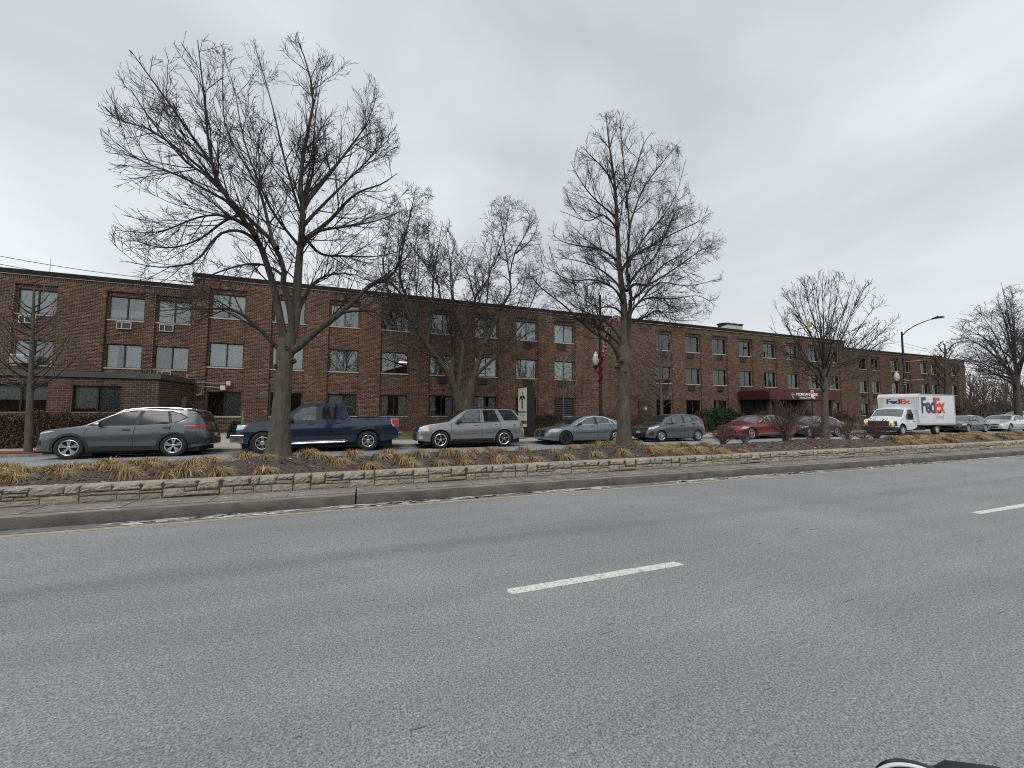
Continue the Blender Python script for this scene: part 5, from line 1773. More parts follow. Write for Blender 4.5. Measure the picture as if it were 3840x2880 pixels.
# ---- white box truck with its hazard lamps on
TX, TY, TW = 34.75, 16.2, 2.36
M_tw = mat('truck_white', (.70, .71, .72), .35, noise=.05, nscale=1.2, coat=.3)
M_tw2 = mat('truck_aluminium', (.50, .51, .52), .45, .4, noise=.1, nscale=2)
trk = thing('box_truck', 'white delivery box truck with purple and red lettering and lit amber lamp beyond the bushes', 'truck', (TX, TY + TW / 2, float(-.026 * (TY + TW / 2 - 14.5))))
trk.rotation_euler = (0, 0, 0)
W = 2.02
c = Car(2.62, W, [(0, .62), (.04, .98), (.12, 1.12), (.3, 1.18), (.82, 1.26), (.98, 1.32), (1.55, 1.88), (1.75, 1.97), (2.2, 2.02), (2.62, 2.02)],
        [(0, .60), (.05, .92), (.15, 1.04), (.5, 1.10), (1.0, 1.18), (1.6, 1.24), (2.62, 1.25)], [(.86, .40)], .48, bot=.40, tumble=.17, crown=.07,
        plan=[(0, .88), (.06, .94), (.2, .98), (.5, 1), (2.62, 1)])
cab = obj('cab', c.body(), M_tw, trk)
obj('windscreen', c.toppatch(1.02, 1.58, .06, .06, .006), M_cglass2, trk)
obj('grille', c.endpatch([(-.62, .66), (.62, .66), (.62, 1.02), (-.62, 1.02)], .02), M_trim, trk)
for k in range(4):
    MB().box(-.05, -.022, -.56, .56, .70 + k * .085, .725 + k * .085).build('grille_bar', M_trim, trk)
for sg in (-1, 1):
    obj('headlight', c.endpatch([(sg * .66, .72), (sg * .92, .72), (sg * .92, .86), (sg * .66, .86)] if sg > 0 else [(-.92, .72), (-.66, .72), (-.66, .86), (-.92, .86)], .024), M_lens, trk)
    obj('hazard_lamp', c.endpatch([(.66, .90), (.90, .90), (.90, 1.0), (.66, 1.0)] if sg > 0 else [(-.90, .90), (-.66, .90), (-.66, 1.0), (-.90, 1.0)], .026), M_amberlit, trk)
    obj('lamp_bezel', c.sidepatch([(.03, .68), (.24, .68), (.26, 1.02), (.05, 1.02)], .006, sg, 4, 4), M_trim, trk)
    obj('side_window', c.sidepatch([(1.30, 1.22), (1.66, 1.66), (1.85, 1.84), (2.28, 1.86), (2.28, 1.24)], .008, sg, 7, 7), M_cglass, trk)
    handle(trk, c, 2.25, 1.0, sg, M_trim)
    mir = MB().box(1.30, 1.42, sg * 1.22 - .14, sg * 1.22 + .14, 1.12, 1.56).tube([(1.5, sg * .98, 1.2), (1.38, sg * 1.2, 1.22)], .025, 6).tube([(1.5, sg * .96, 1.46), (1.38, sg * 1.2, 1.46)], .02, 6)
    mir.build('wing_mirror', M_trim, trk, bevel=.03, seg=2)
    wheel(trk, .86, sg * (W / 2 - .10), .385, sg, 'steel', rimr=.22, rimmat=M_tw2)
    wheel(trk, 5.0, sg * (TW / 2 - .22), .395, sg, 'steel', rimr=.22, rimmat=mat('rim_cream', (.5, .47, .38), .5), width=.24)
seams(trk, c, [[(1.22, 1.2), (1.2, .9), (1.34, .46)], [(2.40, 1.9), (2.40, 1.2), (2.40, .5)]])
MB().prism([(-.10, -1.0), (-.16, -.5), (-.16, .5), (-.10, 1.0), (.3, 1.04), (.3, .9), (.0, .8), (.0, -.8), (.3, -.9), (.3, -1.04)], .34, .62, 'xy').build('front_bumper', M_trim, trk, bevel=.02)
MB().box(.3, 7.0, -.5, .5, .38, .62).box(2.5, 3.6, -1.0, -.55, .35, .62).build('chassis', M_under, trk)
BXA, BXB, BZ0, BZ1 = 2.45, 7.35, .74, 2.98
bm_ = MB()
bm_.prism([(BXA, BZ0 + 1.1), (BXA, BZ1 - .28), (BXA + .06, BZ1 - .12), (BXA + .18, BZ1 - .02), (BXA + .34, BZ1), (BXB, BZ1), (BXB, BZ0), (BXA + .2, BZ0)], -TW / 2 + .002, TW / 2 - .002)
bm_.build('cargo_box', M_tw, trk)
for sg in (-1, 1):
    fr = MB()
    y0, y1 = (sg * TW / 2 - .012, sg * TW / 2 + .012)
    fr.box(BXA + .05, BXA + .16, y0, y1, BZ0 + 1.1, BZ1 - .2).box(BXB - .09, BXB + .005, y0, y1, BZ0, BZ1).box(BXA + .22, BXB - .1, y0, y1, BZ0, BZ0 + .12).box(BXA + .30, BXB - .1, y0, y1, BZ1 - .08, BZ1 + .006)
    fr.build('box_frame', M_tw2, trk)
nose = MB()
nose.prism([(BXA - .015, BZ1 - .30), (BXA - .015, BZ1 - .24), (BXA + .05, BZ1 - .11), (BXA + .17, BZ1 + .0), (BXA + .34, BZ1 + .02), (BXA + .34, BZ1 - .0), (BXA + .1, BZ1 - .12), (BXA + .02, BZ1 - .30)], -TW / 2 - .01, TW / 2 + .01)
nose.build('roof_fairing', mat('fairing_white', (.66, .66, .65), .45, noise=.08, nscale=3), trk)
MB().box(BXB, BXB + .25, -TW / 2 + .1, TW / 2 - .1, .45, .62).build('rear_step', M_trim, trk)
M_fp = mat('letter_purple', (.060, .045, .135), .45)
M_fr = mat('letter_red', (.66, .075, .045), .45)
M_fg = mat('letter_grey', (.36, .36, .37), .5)
def logo(width, height, bold):
    a = text_mesh('Fed', 1.0, .002, bold, .86)
    b = text_mesh('Ex', 1.0, .002, bold, .80)
    wa = [v.co.x for v in a.vertices]
    wb = [v.co.x for v in b.vertices]
    za = [v.co.z for v in a.vertices]
    la, lb = max(wa) - min(wa), max(wb) - min(wb)
    k = width / (la + lb)
    kz = height / (max(za) - min(za))
    for v in a.vertices:
        v.co.x, v.co.z = (v.co.x - min(wa)) * k, v.co.z * kz
    for v in b.vertices:
        v.co.x, v.co.z = (v.co.x - min(wb) + la) * k, v.co.z * kz
    a.update(); b.update()
    return a, b
la_, lb_ = logo(3.15, 1.18, .03)
for me, m_ in ((la_, M_fp), (lb_, M_fr)):
    obj('lettering', me, m_, trk, (BXA + .42, -TW / 2 - .004, 1.63))
obj('lettering', text_mesh('Ground', .32, .002, .004, 1.0), M_fg, trk, (BXA + 2.25, -TW / 2 - .004, 1.22))
for k in range(3):
    obj('small_print', text_mesh('Federal Express', .085, .001, 0), mat('print_grey', (.5, .5, .52), .5), trk, (BXA + .40, -TW / 2 - .004, 1.30 - k * .12))
    break
la_, lb_ = logo(1.42, .36, .03)
for me, m_ in ((la_, M_fp), (lb_, M_fr)):
    o = obj('lettering', me, m_, trk, (BXA - .004, .62, 2.28))
    o.rotation_euler = (0, 0, -PI / 2)

# ================================================================== bare trees
def catmull(pts, n):
    p = np.array(pts, float)
    p = np.vstack([2 * p[0] - p[1], p, 2 * p[-1] - p[-2]])
    seg = len(p) - 3
    out_ = []
    for t in np.linspace(0, seg - 1e-6, n):
        i = int(t)
        f = t - i
        a, b, c_, d = p[i], p[i + 1], p[i + 2], p[i + 3]
        out_.append(.5 * ((2 * b) + (-a + c_) * f + (2 * a - 5 * b + 4 * c_ - d) * f * f + (-a + 3 * b - 3 * c_ + d) * f ** 3))
    return np.array(out_)
def tubes(Pt, R, sides):
    """Pt (B,N,3), R (B,N) -> verts, quads"""
    B, N = R.shape
    T = np.gradient(Pt, axis=1)
    T /= np.maximum(np.linalg.norm(T, axis=2, keepdims=True), 1e-9)
    a = np.where(np.abs(T[:, :1, 2:3]) < .8, np.array([[[0, 0, 1.]]]), np.array([[[1., 0, 0]]]))
    n1 = np.cross(T, np.broadcast_to(a, T.shape))
    n1 /= np.maximum(np.linalg.norm(n1, axis=2, keepdims=True), 1e-9)
    n2 = np.cross(T, n1)
    an = 2 * PI * np.arange(sides) / sides
    V = Pt[:, :, None] + R[:, :, None, None] * (np.cos(an)[None, None, :, None] * n1[:, :, None] + np.sin(an)[None, None, :, None] * n2[:, :, None])
    idx = np.arange(B * N * sides).reshape(B, N, sides)
    q = np.stack([idx[:, :-1], np.roll(idx[:, :-1], -1, 2), np.roll(idx[:, 1:], -1, 2), idx[:, 1:]], -1).reshape(-1, 4)
    return V.reshape(-1, 3), q
def join(parts):
    V, F, b = [], [], 0
    for v, f in parts:
        V.append(v)
        F.append(f + b)
        b += len(v)
    return np.concatenate(V), np.concatenate(F)
def spawn(par, rad, dens, t0, lmin, lmax, ang, up, nodes, rk, rmax, rtip, env, rg, lrad=None, flat=1.0, wob=.048, taper=.5):
    """side shoots for every polyline in par (B,N,3); bent, tapered, kept inside the crown outline env (photo pixels) when given"""
    B, N, _ = par.shape
    seg = np.linalg.norm(np.diff(par, axis=1), axis=2)
    L = seg.sum(1)
    cnt_ = np.maximum(1, np.round(L * dens * rg.uniform(.75, 1.25, B))).astype(int)
    pi = np.repeat(np.arange(B), cnt_)
    m = len(pi)
    t = t0 + (1 - t0) * rg.random(m) ** .9
    ft = t * (N - 1)
    i0 = np.minimum(ft.astype(int), N - 2)
    fr_ = (ft - i0)[:, None]
    p = par[pi, i0] * (1 - fr_) + par[pi, i0 + 1] * fr_
    T = par[pi, i0 + 1] - par[pi, i0]
    T /= np.maximum(np.linalg.norm(T, axis=1, keepdims=True), 1e-9)
    pr = rad[pi, i0] * (1 - fr_[:, 0]) + rad[pi, i0 + 1] * fr_[:, 0]
    rv = rg.normal(size=(m, 3))
    rv[:, 2] *= flat
    nv = rv - T * (rv * T).sum(1, keepdims=True)
    nv /= np.maximum(np.linalg.norm(nv, axis=1, keepdims=True), 1e-9)
    a = np.radians(rg.normal(ang, 11, m))[:, None]
    d = np.cos(a) * T + np.sin(a) * nv
    ln_ = rg.uniform(lmin, lmax, m) * (1 - taper * t) * np.minimum(1, .35 + L[pi] / (lmax * 2.2))
    step = (ln_ / (nodes - 1))[:, None]
    def grow(step_):
        pts = [p]
        dd = d.copy()
        rs = np.random.default_rng(5)
        for k in range(nodes - 1):
            pts.append(pts[-1] + dd * step_)
            dd = dd + np.array([0, 0, up]) / nodes + rs.normal(0, wob, (m, 3))
            dd /= np.linalg.norm(dd, axis=1, keepdims=True)
        return np.stack(pts, 1)
    Q = grow(step)
    ok = np.ones(m, bool)
    if env is not None:
        ins = inpoly(project(Q[:, -1]), env)
        for f in (.6, .35):
            bad = ~ins
            if not bad.any():
                break
            step = np.where(bad[:, None], step * f, step)
            Q = grow(step)
            ins = inpoly(project(Q[:, -1]), env)
        ok = ins
    r0 = np.minimum(pr * rk, rmax)
    r0 = np.maximum(r0, rtip)
    R = r0[:, None] * (1 - np.linspace(0, 1, nodes)[None] ** .8 * (1 - rtip / np.maximum(r0, rtip))[:, None])
    return Q[ok], R[ok]
KNOTS = {3: [(1076, 1303, -.165, .038), (1036, 1372, -.10, .04), (1098, 1352, -.11, .038)], 5: [(2316, 1372, -.09, .045), (2360, 1366, -.09, .045), (2346, 1392, -.19, .035), (2334, 1350, -.19, .042)]}
def bare_tree(name, label, trunk, limbs, Y0, env, lv, seed, mbark, mtwig, group='bare winter trees', spread=1.2, tip=.0036, sides=8):
    """trunk, limbs: photo-pixel lines with radii (metres), grown at depth Y0 and leaning towards or away from us"""
    rg = np.random.default_rng(seed)
    b = P(trunk[0][0][0][0], trunk[0][0][0][1], Y0)
    root = thing(name, label, 'tree', tuple(map(float, b)), 0, group)
    parts = []
    def line(px, r0, r1, dy0, dy1, n):
        px = catmull([(u, v) for u, v in px], n)
        t = np.linspace(0, 1, n)
        pts = np.array([P(u, v, Y0 + dy0 + (dy1 - dy0) * (q ** 1.2)) for (u, v), q in zip(px, t)])
        return pts, r0 + (r1 - r0) * t ** .85
    allL = []
    for (px, rr) in trunk:
        n = 18
        pts = catmull(px, n)
        pts = np.array([P(u, v, Y0) for u, v in pts])
        rad = np.interp(np.linspace(0, 1, n), np.linspace(0, 1, len(rr)), rr)
        rad = rad * (1 + .03 * rg.normal(size=n))
        parts.append(tubes(pts[None], rad[None], 14))
    for l in limbs:
        dy = l[3] if len(l) > 3 else rg.uniform(-spread, spread)
        d0 = l[4] if len(l) > 4 else 0
        pts, rad = line(l[0], l[1], l[2], d0, dy, 16)
        parts.append(tubes(pts[None], rad[None], sides))
        allL.append((pts, rad))
    nt_ = len(trunk)
    V, F = join(parts[:nt_])
    obj('trunk', npmesh('trunk', V - b, F, True), mbark, root)
    V, F = join(parts[nt_:])
    # old grey bark on the thick wood, dark young bark, partly painted backlight shade
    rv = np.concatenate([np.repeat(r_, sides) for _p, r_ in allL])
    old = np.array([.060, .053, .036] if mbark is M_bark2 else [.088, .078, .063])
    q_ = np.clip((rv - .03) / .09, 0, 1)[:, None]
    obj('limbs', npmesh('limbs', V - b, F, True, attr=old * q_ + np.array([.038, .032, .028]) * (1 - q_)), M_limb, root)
    for (u, v, dy, rk_) in KNOTS.get(seed, []):
        kb = P(u, v, Y0 + dy) - b
        MB().lathe([(rk_ * 1.9, .07), (rk_ * 1.5, .0), (rk_ * 1.15, -.035), (rk_ * .85, -.045), (rk_ * .6, -.03), (rk_ * .35, .0), (0, .01)], 12, tuple(kb), 'y').build('pruning_knot', mbark, root, smooth=True)
    par, rad = np.stack([a for a, r_ in allL]), np.stack([r_ for a, r_ in allL])
    tw = []
    for k, q in enumerate(lv):
        par, rad = spawn(par, rad, *q, tip * (1.25 if k == 0 else 1), env, rg)
        tw.append(tubes(par, rad, 5 if k == 0 else 3))
        if k == 0:
            # the limb tips themselves carry on as shoots
            pass
    V, F = join(tw)
    obj('crown', npmesh('crown', V - b, F, True), mtwig, root)
    return root
# level: density per metre, start, shortest, longest, angle, upward pull, nodes, radius ratio, largest radius
LV_BIG = [(4.3, .22, .7, 2.2, 35, .30, 8, .55, .019), (7.0, .12, .35, 1.1, 37, .22, 6, .6, .0074), (9.0, .08, .17, .50, 38, .18, 5, .7, .0046)]
T1 = [([(1042, 1712), (1047, 1640), (1053, 1560), (1060, 1470), (1066, 1390), (1070, 1320), (1078, 1270)], [.30, .225, .20, .17, .165, .195, .17])]
L1 = [
    ([(1062, 1330), (1036, 1300), (1009, 1270), (961, 1222), (903, 1176), (850, 1159), (760, 1158), (700, 1158), (600, 1165)], .062, .008, -.7),
    ([(1075, 1300), (1060, 1250), (1052, 1207), (1038, 1130), (1019, 1048), (978, 925), (944, 864), (890, 796), (822, 694), (788, 579), (775, 457), (761, 321), (741, 150)], .105, .008, -.3),
    ([(1090, 1290), (1096, 1202), (1077, 1120), (1062, 1048), (1063, 999), (1019, 904), (951, 836), (876, 762), (775, 660), (680, 592), (571, 457), (490, 335)], .085, .007, -1.3),
    ([(1085, 1290), (1108, 1193), (1113, 1096), (1120, 1000), (1127, 918), (1137, 796), (1127, 694), (1141, 558), (1175, 389), (1154, 253), (1114, 145)], .125, .008, .4),
    ([(1137, 780), (1160, 690), (1175, 626), (1181, 457), (1215, 235)], .05, .006, .9, .2),
    ([(1139, 770), (1229, 660), (1303, 565), (1378, 457), (1419, 335)], .055, .006, 1.1, .2),
    ([(1132, 920), (1150, 900), (1202, 864), (1297, 850), (1410, 828), (1510, 790)], .06, .006, -.8, .2),
    ([(1134, 850), (1190, 790), (1290, 690), (1400, 580), (1480, 500)], .05, .006, 1.6, .2),
    ([(1136, 900), (1230, 830), (1330, 730), (1430, 690), (1490, 650)], .045, .006, -1.6, .2),
    ([(1110, 1180), (1125, 1150), (1139, 1125), (1163, 1077), (1197, 1048), (1245, 1029), (1330, 1030), (1430, 1075)], .065, .007, .8),
    ([(1075, 1320), (1110, 1310), (1187, 1241), (1260, 1188), (1332, 1125), (1395, 1063), (1453, 1043), (1491, 1000), (1500, 930), (1530, 850)], .105, .008, -1.0),
    ([(1290, 1170), (1340, 1166), (1404, 1169), (1477, 1217), (1560, 1230)], .04, .006, -1.5, -.5),
    ([(1180, 1245), (1230, 1200), (1260, 1170), (1330, 1100), (1400, 1090)], .035, .006, -.2, -.2),
    ([(970, 915), (930, 880), (883, 864), (815, 884), (734, 979), (640, 1000), (571, 999), (470, 979)], .042, .006, -1.1, -.2),
    ([(960, 890), (924, 850), (842, 809), (741, 816), (592, 870), (436, 864)], .045, .006, .6, -.2),
    ([(890, 796), (850, 755), (802, 728), (673, 660), (537, 606), (436, 538)], .045, .006, -1.0, -.2),
    ([(850, 735), (829, 701), (707, 592), (571, 491), (470, 457), (375, 418)], .045, .006, .8, -.2),
    ([(810, 660), (802, 626), (720, 511), (625, 375), (551, 274), (490, 190)], .042, .006, -.3, -.2),
    ([(1040, 930), (1019, 890), (978, 728), (924, 626), (842, 457), (836, 180)], .048, .006, 1.2, -.8),
    ([(1127, 930), (1107, 904), (1032, 809), (978, 701), (915, 525), (880, 330)], .045, .006, -.9, .2),
    ([(1130, 800), (1114, 762), (1066, 592), (1019, 389), (950, 150)], .042, .006, .3, .3),
    ([(900, 805), (840, 830), (740, 900), (620, 930), (500, 900)], .035, .006, 1.2, -.2),
    ([(1136, 880), (1200, 950), (1290, 960), (1420, 960), (1540, 930)], .045, .006, 1.3, .2),
    ([(1070, 1040), (1010, 1000), (930, 990), (820, 1020), (720, 1060), (650, 1050)], .034, .006, .9, -.3),
]
E1 = [(350, 415), (440, 240), (490, 180), (560, 200), (690, 118), (760, 110), (850, 165), (950, 135), (1000, 190), (1060, 130), (1120, 115), (1230, 185), (1360, 235), (1430, 320), (1480, 420), (1510, 560), (1450, 640), (1505, 750), (1570, 850), (1600, 1000), (1600, 1290), (1400, 1240), (1300, 1150), (1200, 1150), (1000, 1120), (900, 1180), (800, 1250), (600, 1210), (520, 1130), (430, 990), (400, 870), (430, 760), (400, 640), (380, 520)]
bare_tree('bare_tree', 'tallest bare tree, several leaders on a thick grey trunk in front of the blue pickup', T1, L1, 10.2, E1, LV_BIG, 3, M_bark, M_twig)
T2 = [([(2340, 1672), (2340, 1600), (2339, 1500), (2338, 1420), (2337, 1380), (2337, 1345), (2341, 1300)], [.27, .20, .185, .172, .205, .215, .16])]
L2 = [
    ([(2338, 1330), (2344, 1267), (2341, 1167), (2335, 1100), (2323, 1001), (2315, 866), (2310, 757), (2304, 675), (2280, 513), (2274, 425)], .15, .008, .2),
    ([(2342, 1330), (2354, 1301), (2358, 1234), (2364, 1133), (2367, 1110), (2350, 1001), (2361, 866), (2350, 730), (2334, 567), (2323, 420)], .085, .007, -.6),
    ([(2328, 1030), (2345, 990), (2388, 936), (2415, 893), (2486, 811), (2535, 730), (2570, 605)], .05, .006, .8, .1),
    ([(2356, 1000), (2372, 963), (2437, 925), (2524, 876), (2605, 838), (2665, 800)], .05, .006, -.8, -.4),
    ([(2350, 1090), (2380, 1066), (2432, 1066), (2524, 1012), (2632, 936), (2714, 895)], .06, .006, .7, .1),
    ([(2360, 1190), (2372, 1160), (2399, 1131), (2470, 1061), (2578, 1072), (2705, 1045)], .055, .006, -1.0, -.3),
    ([(2346, 1240), (2360, 1215), (2415, 1190), (2470, 1164), (2524, 1200), (2632, 1200)], .05, .006, .9, .1),
    ([(2360, 860), (2372, 811), (2415, 703), (2497, 594), (2555, 525)], .042, .006, 1.0, -.3),
    ([(2348, 780), (2353, 730), (2388, 621), (2415, 540), (2445, 495)], .036, .006, -.6, -.2),
    ([(2332, 1010), (2318, 979), (2253, 936), (2193, 925), (2117, 909), (2072, 880)], .05, .006, .6),
    ([(2316, 880), (2300, 840), (2258, 806), (2204, 828), (2112, 795)], .042, .006, -.9),
    ([(2314, 850), (2302, 810), (2236, 752), (2182, 686), (2139, 605)], .045, .006, .7),
    ([(2306, 740), (2300, 700), (2269, 638), (2209, 578), (2188, 550)], .038, .006, -.5),
    ([(2330, 1090), (2310, 1060), (2253, 1012), (2171, 979), (2080, 965)], .05, .006, 1.1),
    ([(2334, 1365), (2317, 1334), (2297, 1294), (2261, 1267), (2217, 1241), (2160, 1187), (2100, 1133), (2030, 1080), (1985, 1025)], .075, .006, -.7),
    ([(2336, 1330), (2327, 1294), (2287, 1257), (2244, 1227), (2200, 1204), (2133, 1197), (2040, 1195)], .065, .006, .6),
    ([(2338, 1300), (2324, 1267), (2287, 1220), (2240, 1190), (2177, 1160), (2080, 1100)], .055, .006, 1.3),
    ([(2336, 1180), (2310, 1157), (2274, 1150), (2235, 1150), (2130, 1080)], .04, .006, -1.2),
    ([(2340, 1140), (2300, 1080), (2230, 1050), (2140, 1050), (2060, 1010)], .04, .006, -1.3),
    ([(2362, 1130), (2410, 1090), (2480, 1000), (2560, 950), (2640, 860)], .05, .006, .2, -.3),
    ([(2362, 1060), (2400, 1010), (2460, 960), (2530, 800), (2600, 760)], .045, .006, 1.4, -.3),
    ([(2362, 1170), (2420, 1120), (2520, 1120), (2620, 1110), (2690, 1150)], .042, .006, 1.4, -.3),
]
E2 = [(2240, 420), (2330, 405), (2440, 480), (2570, 560), (2590, 720), (2670, 780), (2730, 890), (2720, 1060), (2650, 1230), (2480, 1270), (2400, 1260), (2330, 1200), (2230, 1200), (2100, 1260), (1960, 1180), (1930, 1010), (2060, 950), (2050, 860), (2110, 780), (2105, 640), (2140, 585), (2190, 520)]
bare_tree('bare_tree', 'bare tree with straight leader and egg shaped crown before the pale sedan', T2, L2, 10.2, E2, LV_BIG, 5, M_bark, M_twig)
# vase shaped young tree at the far end of the mulch
rg = np.random.default_rng(8)
T3 = [([(3094, 1645), (3093, 1580), (3093, 1506), (3092, 1440), (3090, 1360)], [.17, .125, .115, .105, .07])]
L3 = []
for k, (u, v) in enumerate([(3083, 1028), (2987, 1060), (3257, 1045), (3368, 1190), (2900, 1140), (3345, 1265), (2900, 1240), (3305, 1120), (2945, 1095), (3150, 1030), (3040, 1035), (3205, 1050), (2910, 1310), (3300, 1320), (3350, 1360), (3120, 1030), (3010, 1045), (3230, 1080), (2930, 1200), (3280, 1220), (2960, 1350), (3060, 1070)]):
    s0 = rg.uniform(1350, 1470)
    mx_ = 3092 + (u - 3092) * .36
    my_ = s0 + (v - s0) * (.42 if abs(u - 3092) < 150 else .30)
    L3.append(([(3092, s0 + 10), (3092 + (u - 3092) * .14, s0 + (v - s0) * .14), (mx_, my_), (3092 + (u - 3092) * .72, s0 + (v - s0) * .72), (u, v)], .036, .005))
E3 = [(2985, 1040), (3080, 1010), (3150, 1015), (3265, 1030), (3330, 1110), (3385, 1190), (3370, 1290), (3370, 1400), (3250, 1420), (3050, 1440), (2940, 1390), (2880, 1320), (2880, 1150), (2930, 1070)]
bare_tree('bare_tree', 'smaller bare tree with fan of upright branches, in front of the black sedan', T3, L3, 10.2, E3, [(3.6, .3, .5, 1.6, 26, .4, 7, .6, .012), (4.6, .2, .25, .8, 32, .3, 5, .6, .0075), (4.6, .1, .12, .4, 34, .25, 4, .7, .0055)], 9, M_bark, M_twig, spread=1.8, tip=.0045)
# forked mossy tree on the lawn
T4 = [([(1742, 1625), (1738, 1570), (1734, 1540), (1722, 1500), (1712, 1470)], [.55, .46, .40, .34, .30]), ([(1744, 1600), (1745, 1550), (1750, 1515), (1762, 1465), (1775, 1425)], [.44, .40, .33, .30, .27])]
L4 = [
    ([(1714, 1480), (1681, 1401), (1634, 1338), (1574, 1257), (1540, 1194), (1484, 1144), (1450, 1080)], .24, .02, -1.0),
    ([(1560, 1230), (1530, 1130), (1500, 1040), (1510, 930), (1540, 800), (1560, 700)], .11, .012, -.8, -.6),
    ([(1600, 1290), (1620, 1180), (1625, 1060), (1640, 950), (1660, 830)], .10, .012, 1.0, -.4),
    ([(1700, 1440), (1695, 1390), (1700, 1330), (1690, 1250), (1660, 1150), (1640, 1080)], .16, .015, 1.3),
    ([(1716, 1470), (1734, 1334), (1738, 1267), (1765, 1211), (1781, 1117), (1825, 1057), (1850, 980), (1885, 850)], .16, .012, .6),
    ([(1770, 1440), (1791, 1368), (1818, 1284), (1821, 1200), (1790, 1100), (1775, 980)], .20, .014, -.6),
    ([(1775, 1425), (1791, 1401), (1852, 1344), (1902, 1284), (1969, 1207), (2050, 1140)], .15, .012, -1.2),
    ([(1818, 1290), (1855, 1210), (1882, 1150), (1915, 1093), (1912, 1040), (1930, 950), (1985, 850), (1980, 790)], .12, .010, .5, -.3),
    ([(1912, 1040), (1890, 900), (1870, 770)], .06, .008, 1.2, .4),
    ([(1935, 950), (1990, 900), (2025, 820)], .05, .008, -.5, .4),
    ([(1740, 1270), (1700, 1150), (1690, 1000), (1710, 900)], .08, .01, -1.5),
    ([(1640, 1340), (1560, 1310), (1480, 1270), (1430, 1240)], .07, .01, -1.8, -.4),
    ([(1830, 1330), (1900, 1310), (1980, 1250), (2040, 1230)], .06, .01, 1.6),
    ([(1540, 1200), (1500, 1100), (1440, 1020), (1450, 900), (1470, 800)], .07, .008, .5, -.9),
    ([(1660, 1160), (1640, 1050), (1610, 920), (1605, 760)], .06, .008, 1.5, .6),
    ([(1690, 1250), (1700, 1120), (1690, 1000), (1675, 890)], .06, .008, -1.2, .3),
    ([(1780, 1120), (1760, 1040), (1735, 980), (1725, 930)], .05, .008, 1.0, .5),
    ([(1820, 1200), (1830, 1080), (1840, 960), (1850, 870)], .06, .008, -1.6, -.4),
    ([(1850, 1000), (1880, 920), (1900, 840), (1905, 760)], .05, .008, 1.7, .5),
    ([(1900, 1290), (1930, 1180), (1960, 1080), (1975, 980)], .06, .008, .8, -.5),
    ([(1960, 1215), (2000, 1120), (2030, 1040), (2045, 960)], .05, .008, -1.7, -.9),
    ([(1580, 1265), (1530, 1190), (1480, 1150), (1425, 1130)], .05, .008, 1.3, -.7),
    ([(1570, 1250), (1560, 1120), (1570, 1000), (1560, 880)], .06, .008, -1.6, -.6),
    ([(1735, 1330), (1750, 1230), (1800, 1130), (1810, 1020)], .06, .008, 1.8, .4),
    ([(1500, 1160), (1460, 1090), (1420, 1000), (1420, 920)], .05, .008, .2, -.9),
    ([(1650, 1080), (1600, 1000), (1520, 880), (1500, 740)], .05, .008, 1.1, .5),
]
E4 = [(1400, 1080), (1400, 900), (1440, 760), (1480, 670), (1570, 650), (1690, 790), (1700, 880), (1730, 940), (1770, 860), (1830, 760), (1880, 720), (2000, 760), (2040, 900), (2060, 1100), (2080, 1200), (2000, 1330), (1900, 1350), (1830, 1400), (1700, 1400), (1600, 1350), (1500, 1330), (1400, 1260)]
bare_tree('bare_tree', 'mossy forked tree with twisted dense twigs growing on the lawn', T4, L4, 22.6, E4, [(3.4, .15, .9, 2.8, 44, .0, 8, .5, .026), (4.4, .08, .5, 1.5, 48, -.03, 7, .6, .012), (5.0, .08, .25, .75, 48, .0, 5, .7, .009)], 12, M_bark2, mat('twig_purple', (.062, .045, .043), .9), spread=2.2, tip=.0075)
def young(name, label, base, top, Y0, r, env, n, seed, mtw, ang=(.3, .8), tip=.006, lvs=None, low=.35):
    rg = np.random.default_rng(seed)
    T = [([base, ((base[0] * .6 + top[0] * .4), base[1] * .6 + top[1] * .4), top], [r * 1.15, r * .9, r * .3])]
    Ls = [([((base[0] + (top[0] - base[0]) * .3), base[1] + (top[1] - base[1]) * .3), ((base[0] + top[0]) / 2, (base[1] + top[1]) / 2), top], r * .7, tip, .2)]
    ex = [p[0] for p in env]
    for k in range(n):
        t = low + (1 - low - .1) * (k + rg.random()) / n
        bx_, by_ = base[0] + (top[0] - base[0]) * t, base[1] + (top[1] - base[1]) * t
        side = 1 if k % 2 else -1
        for att in range(12):
            reach = rg.uniform(.5, 1.0) * (max(ex) - min(ex)) / 2 * (1.1 - .55 * t)
            tip_ = (bx_ + side * reach, by_ - rg.uniform(*ang) * reach * 1.2)
            if inpoly(np.array([tip_]), env)[0]:
                break
        else:
            continue
        m_ = (bx_ + side * reach * .5, by_ - (by_ - tip_[1]) * .35)
        Ls.append(([(bx_, by_), m_, tip_], r * .32, tip, rg.uniform(-1, 1)))
    return bare_tree(name, label, T, Ls, Y0, env, lvs or [(3.4, .2, .4, 1.1, 36, .3, 5, .6, .014), (4.2, .1, .15, .5, 38, .25, 4, .7, .008)], seed, M_bark, mtw, spread=1.0, tip=tip, sides=6)
young('young_tree', 'slim young bare tree on the sidewalk strip at the crossover nose', (105, 1703), (128, 1080), 19.3, .095, [(-60, 1130), (60, 1060), (200, 1050), (330, 1180), (420, 1330), (400, 1450), (200, 1560), (50, 1560), (-60, 1500)], 26, 21, mat('twig_tan', (.15, .12, .105), .9), ang=(.45, .95), tip=.0065)
young('young_tree', 'thin grey young tree before the brick wall above the grey hatchback', (2482, 1590), (2470, 1250), 23.2, .10, [(2330, 1330), (2420, 1240), (2530, 1230), (2560, 1340), (2570, 1480), (2520, 1560), (2400, 1560), (2330, 1450)], 22, 22, M_twigpale, ang=(.6, 1.3), tip=.011, low=.12)
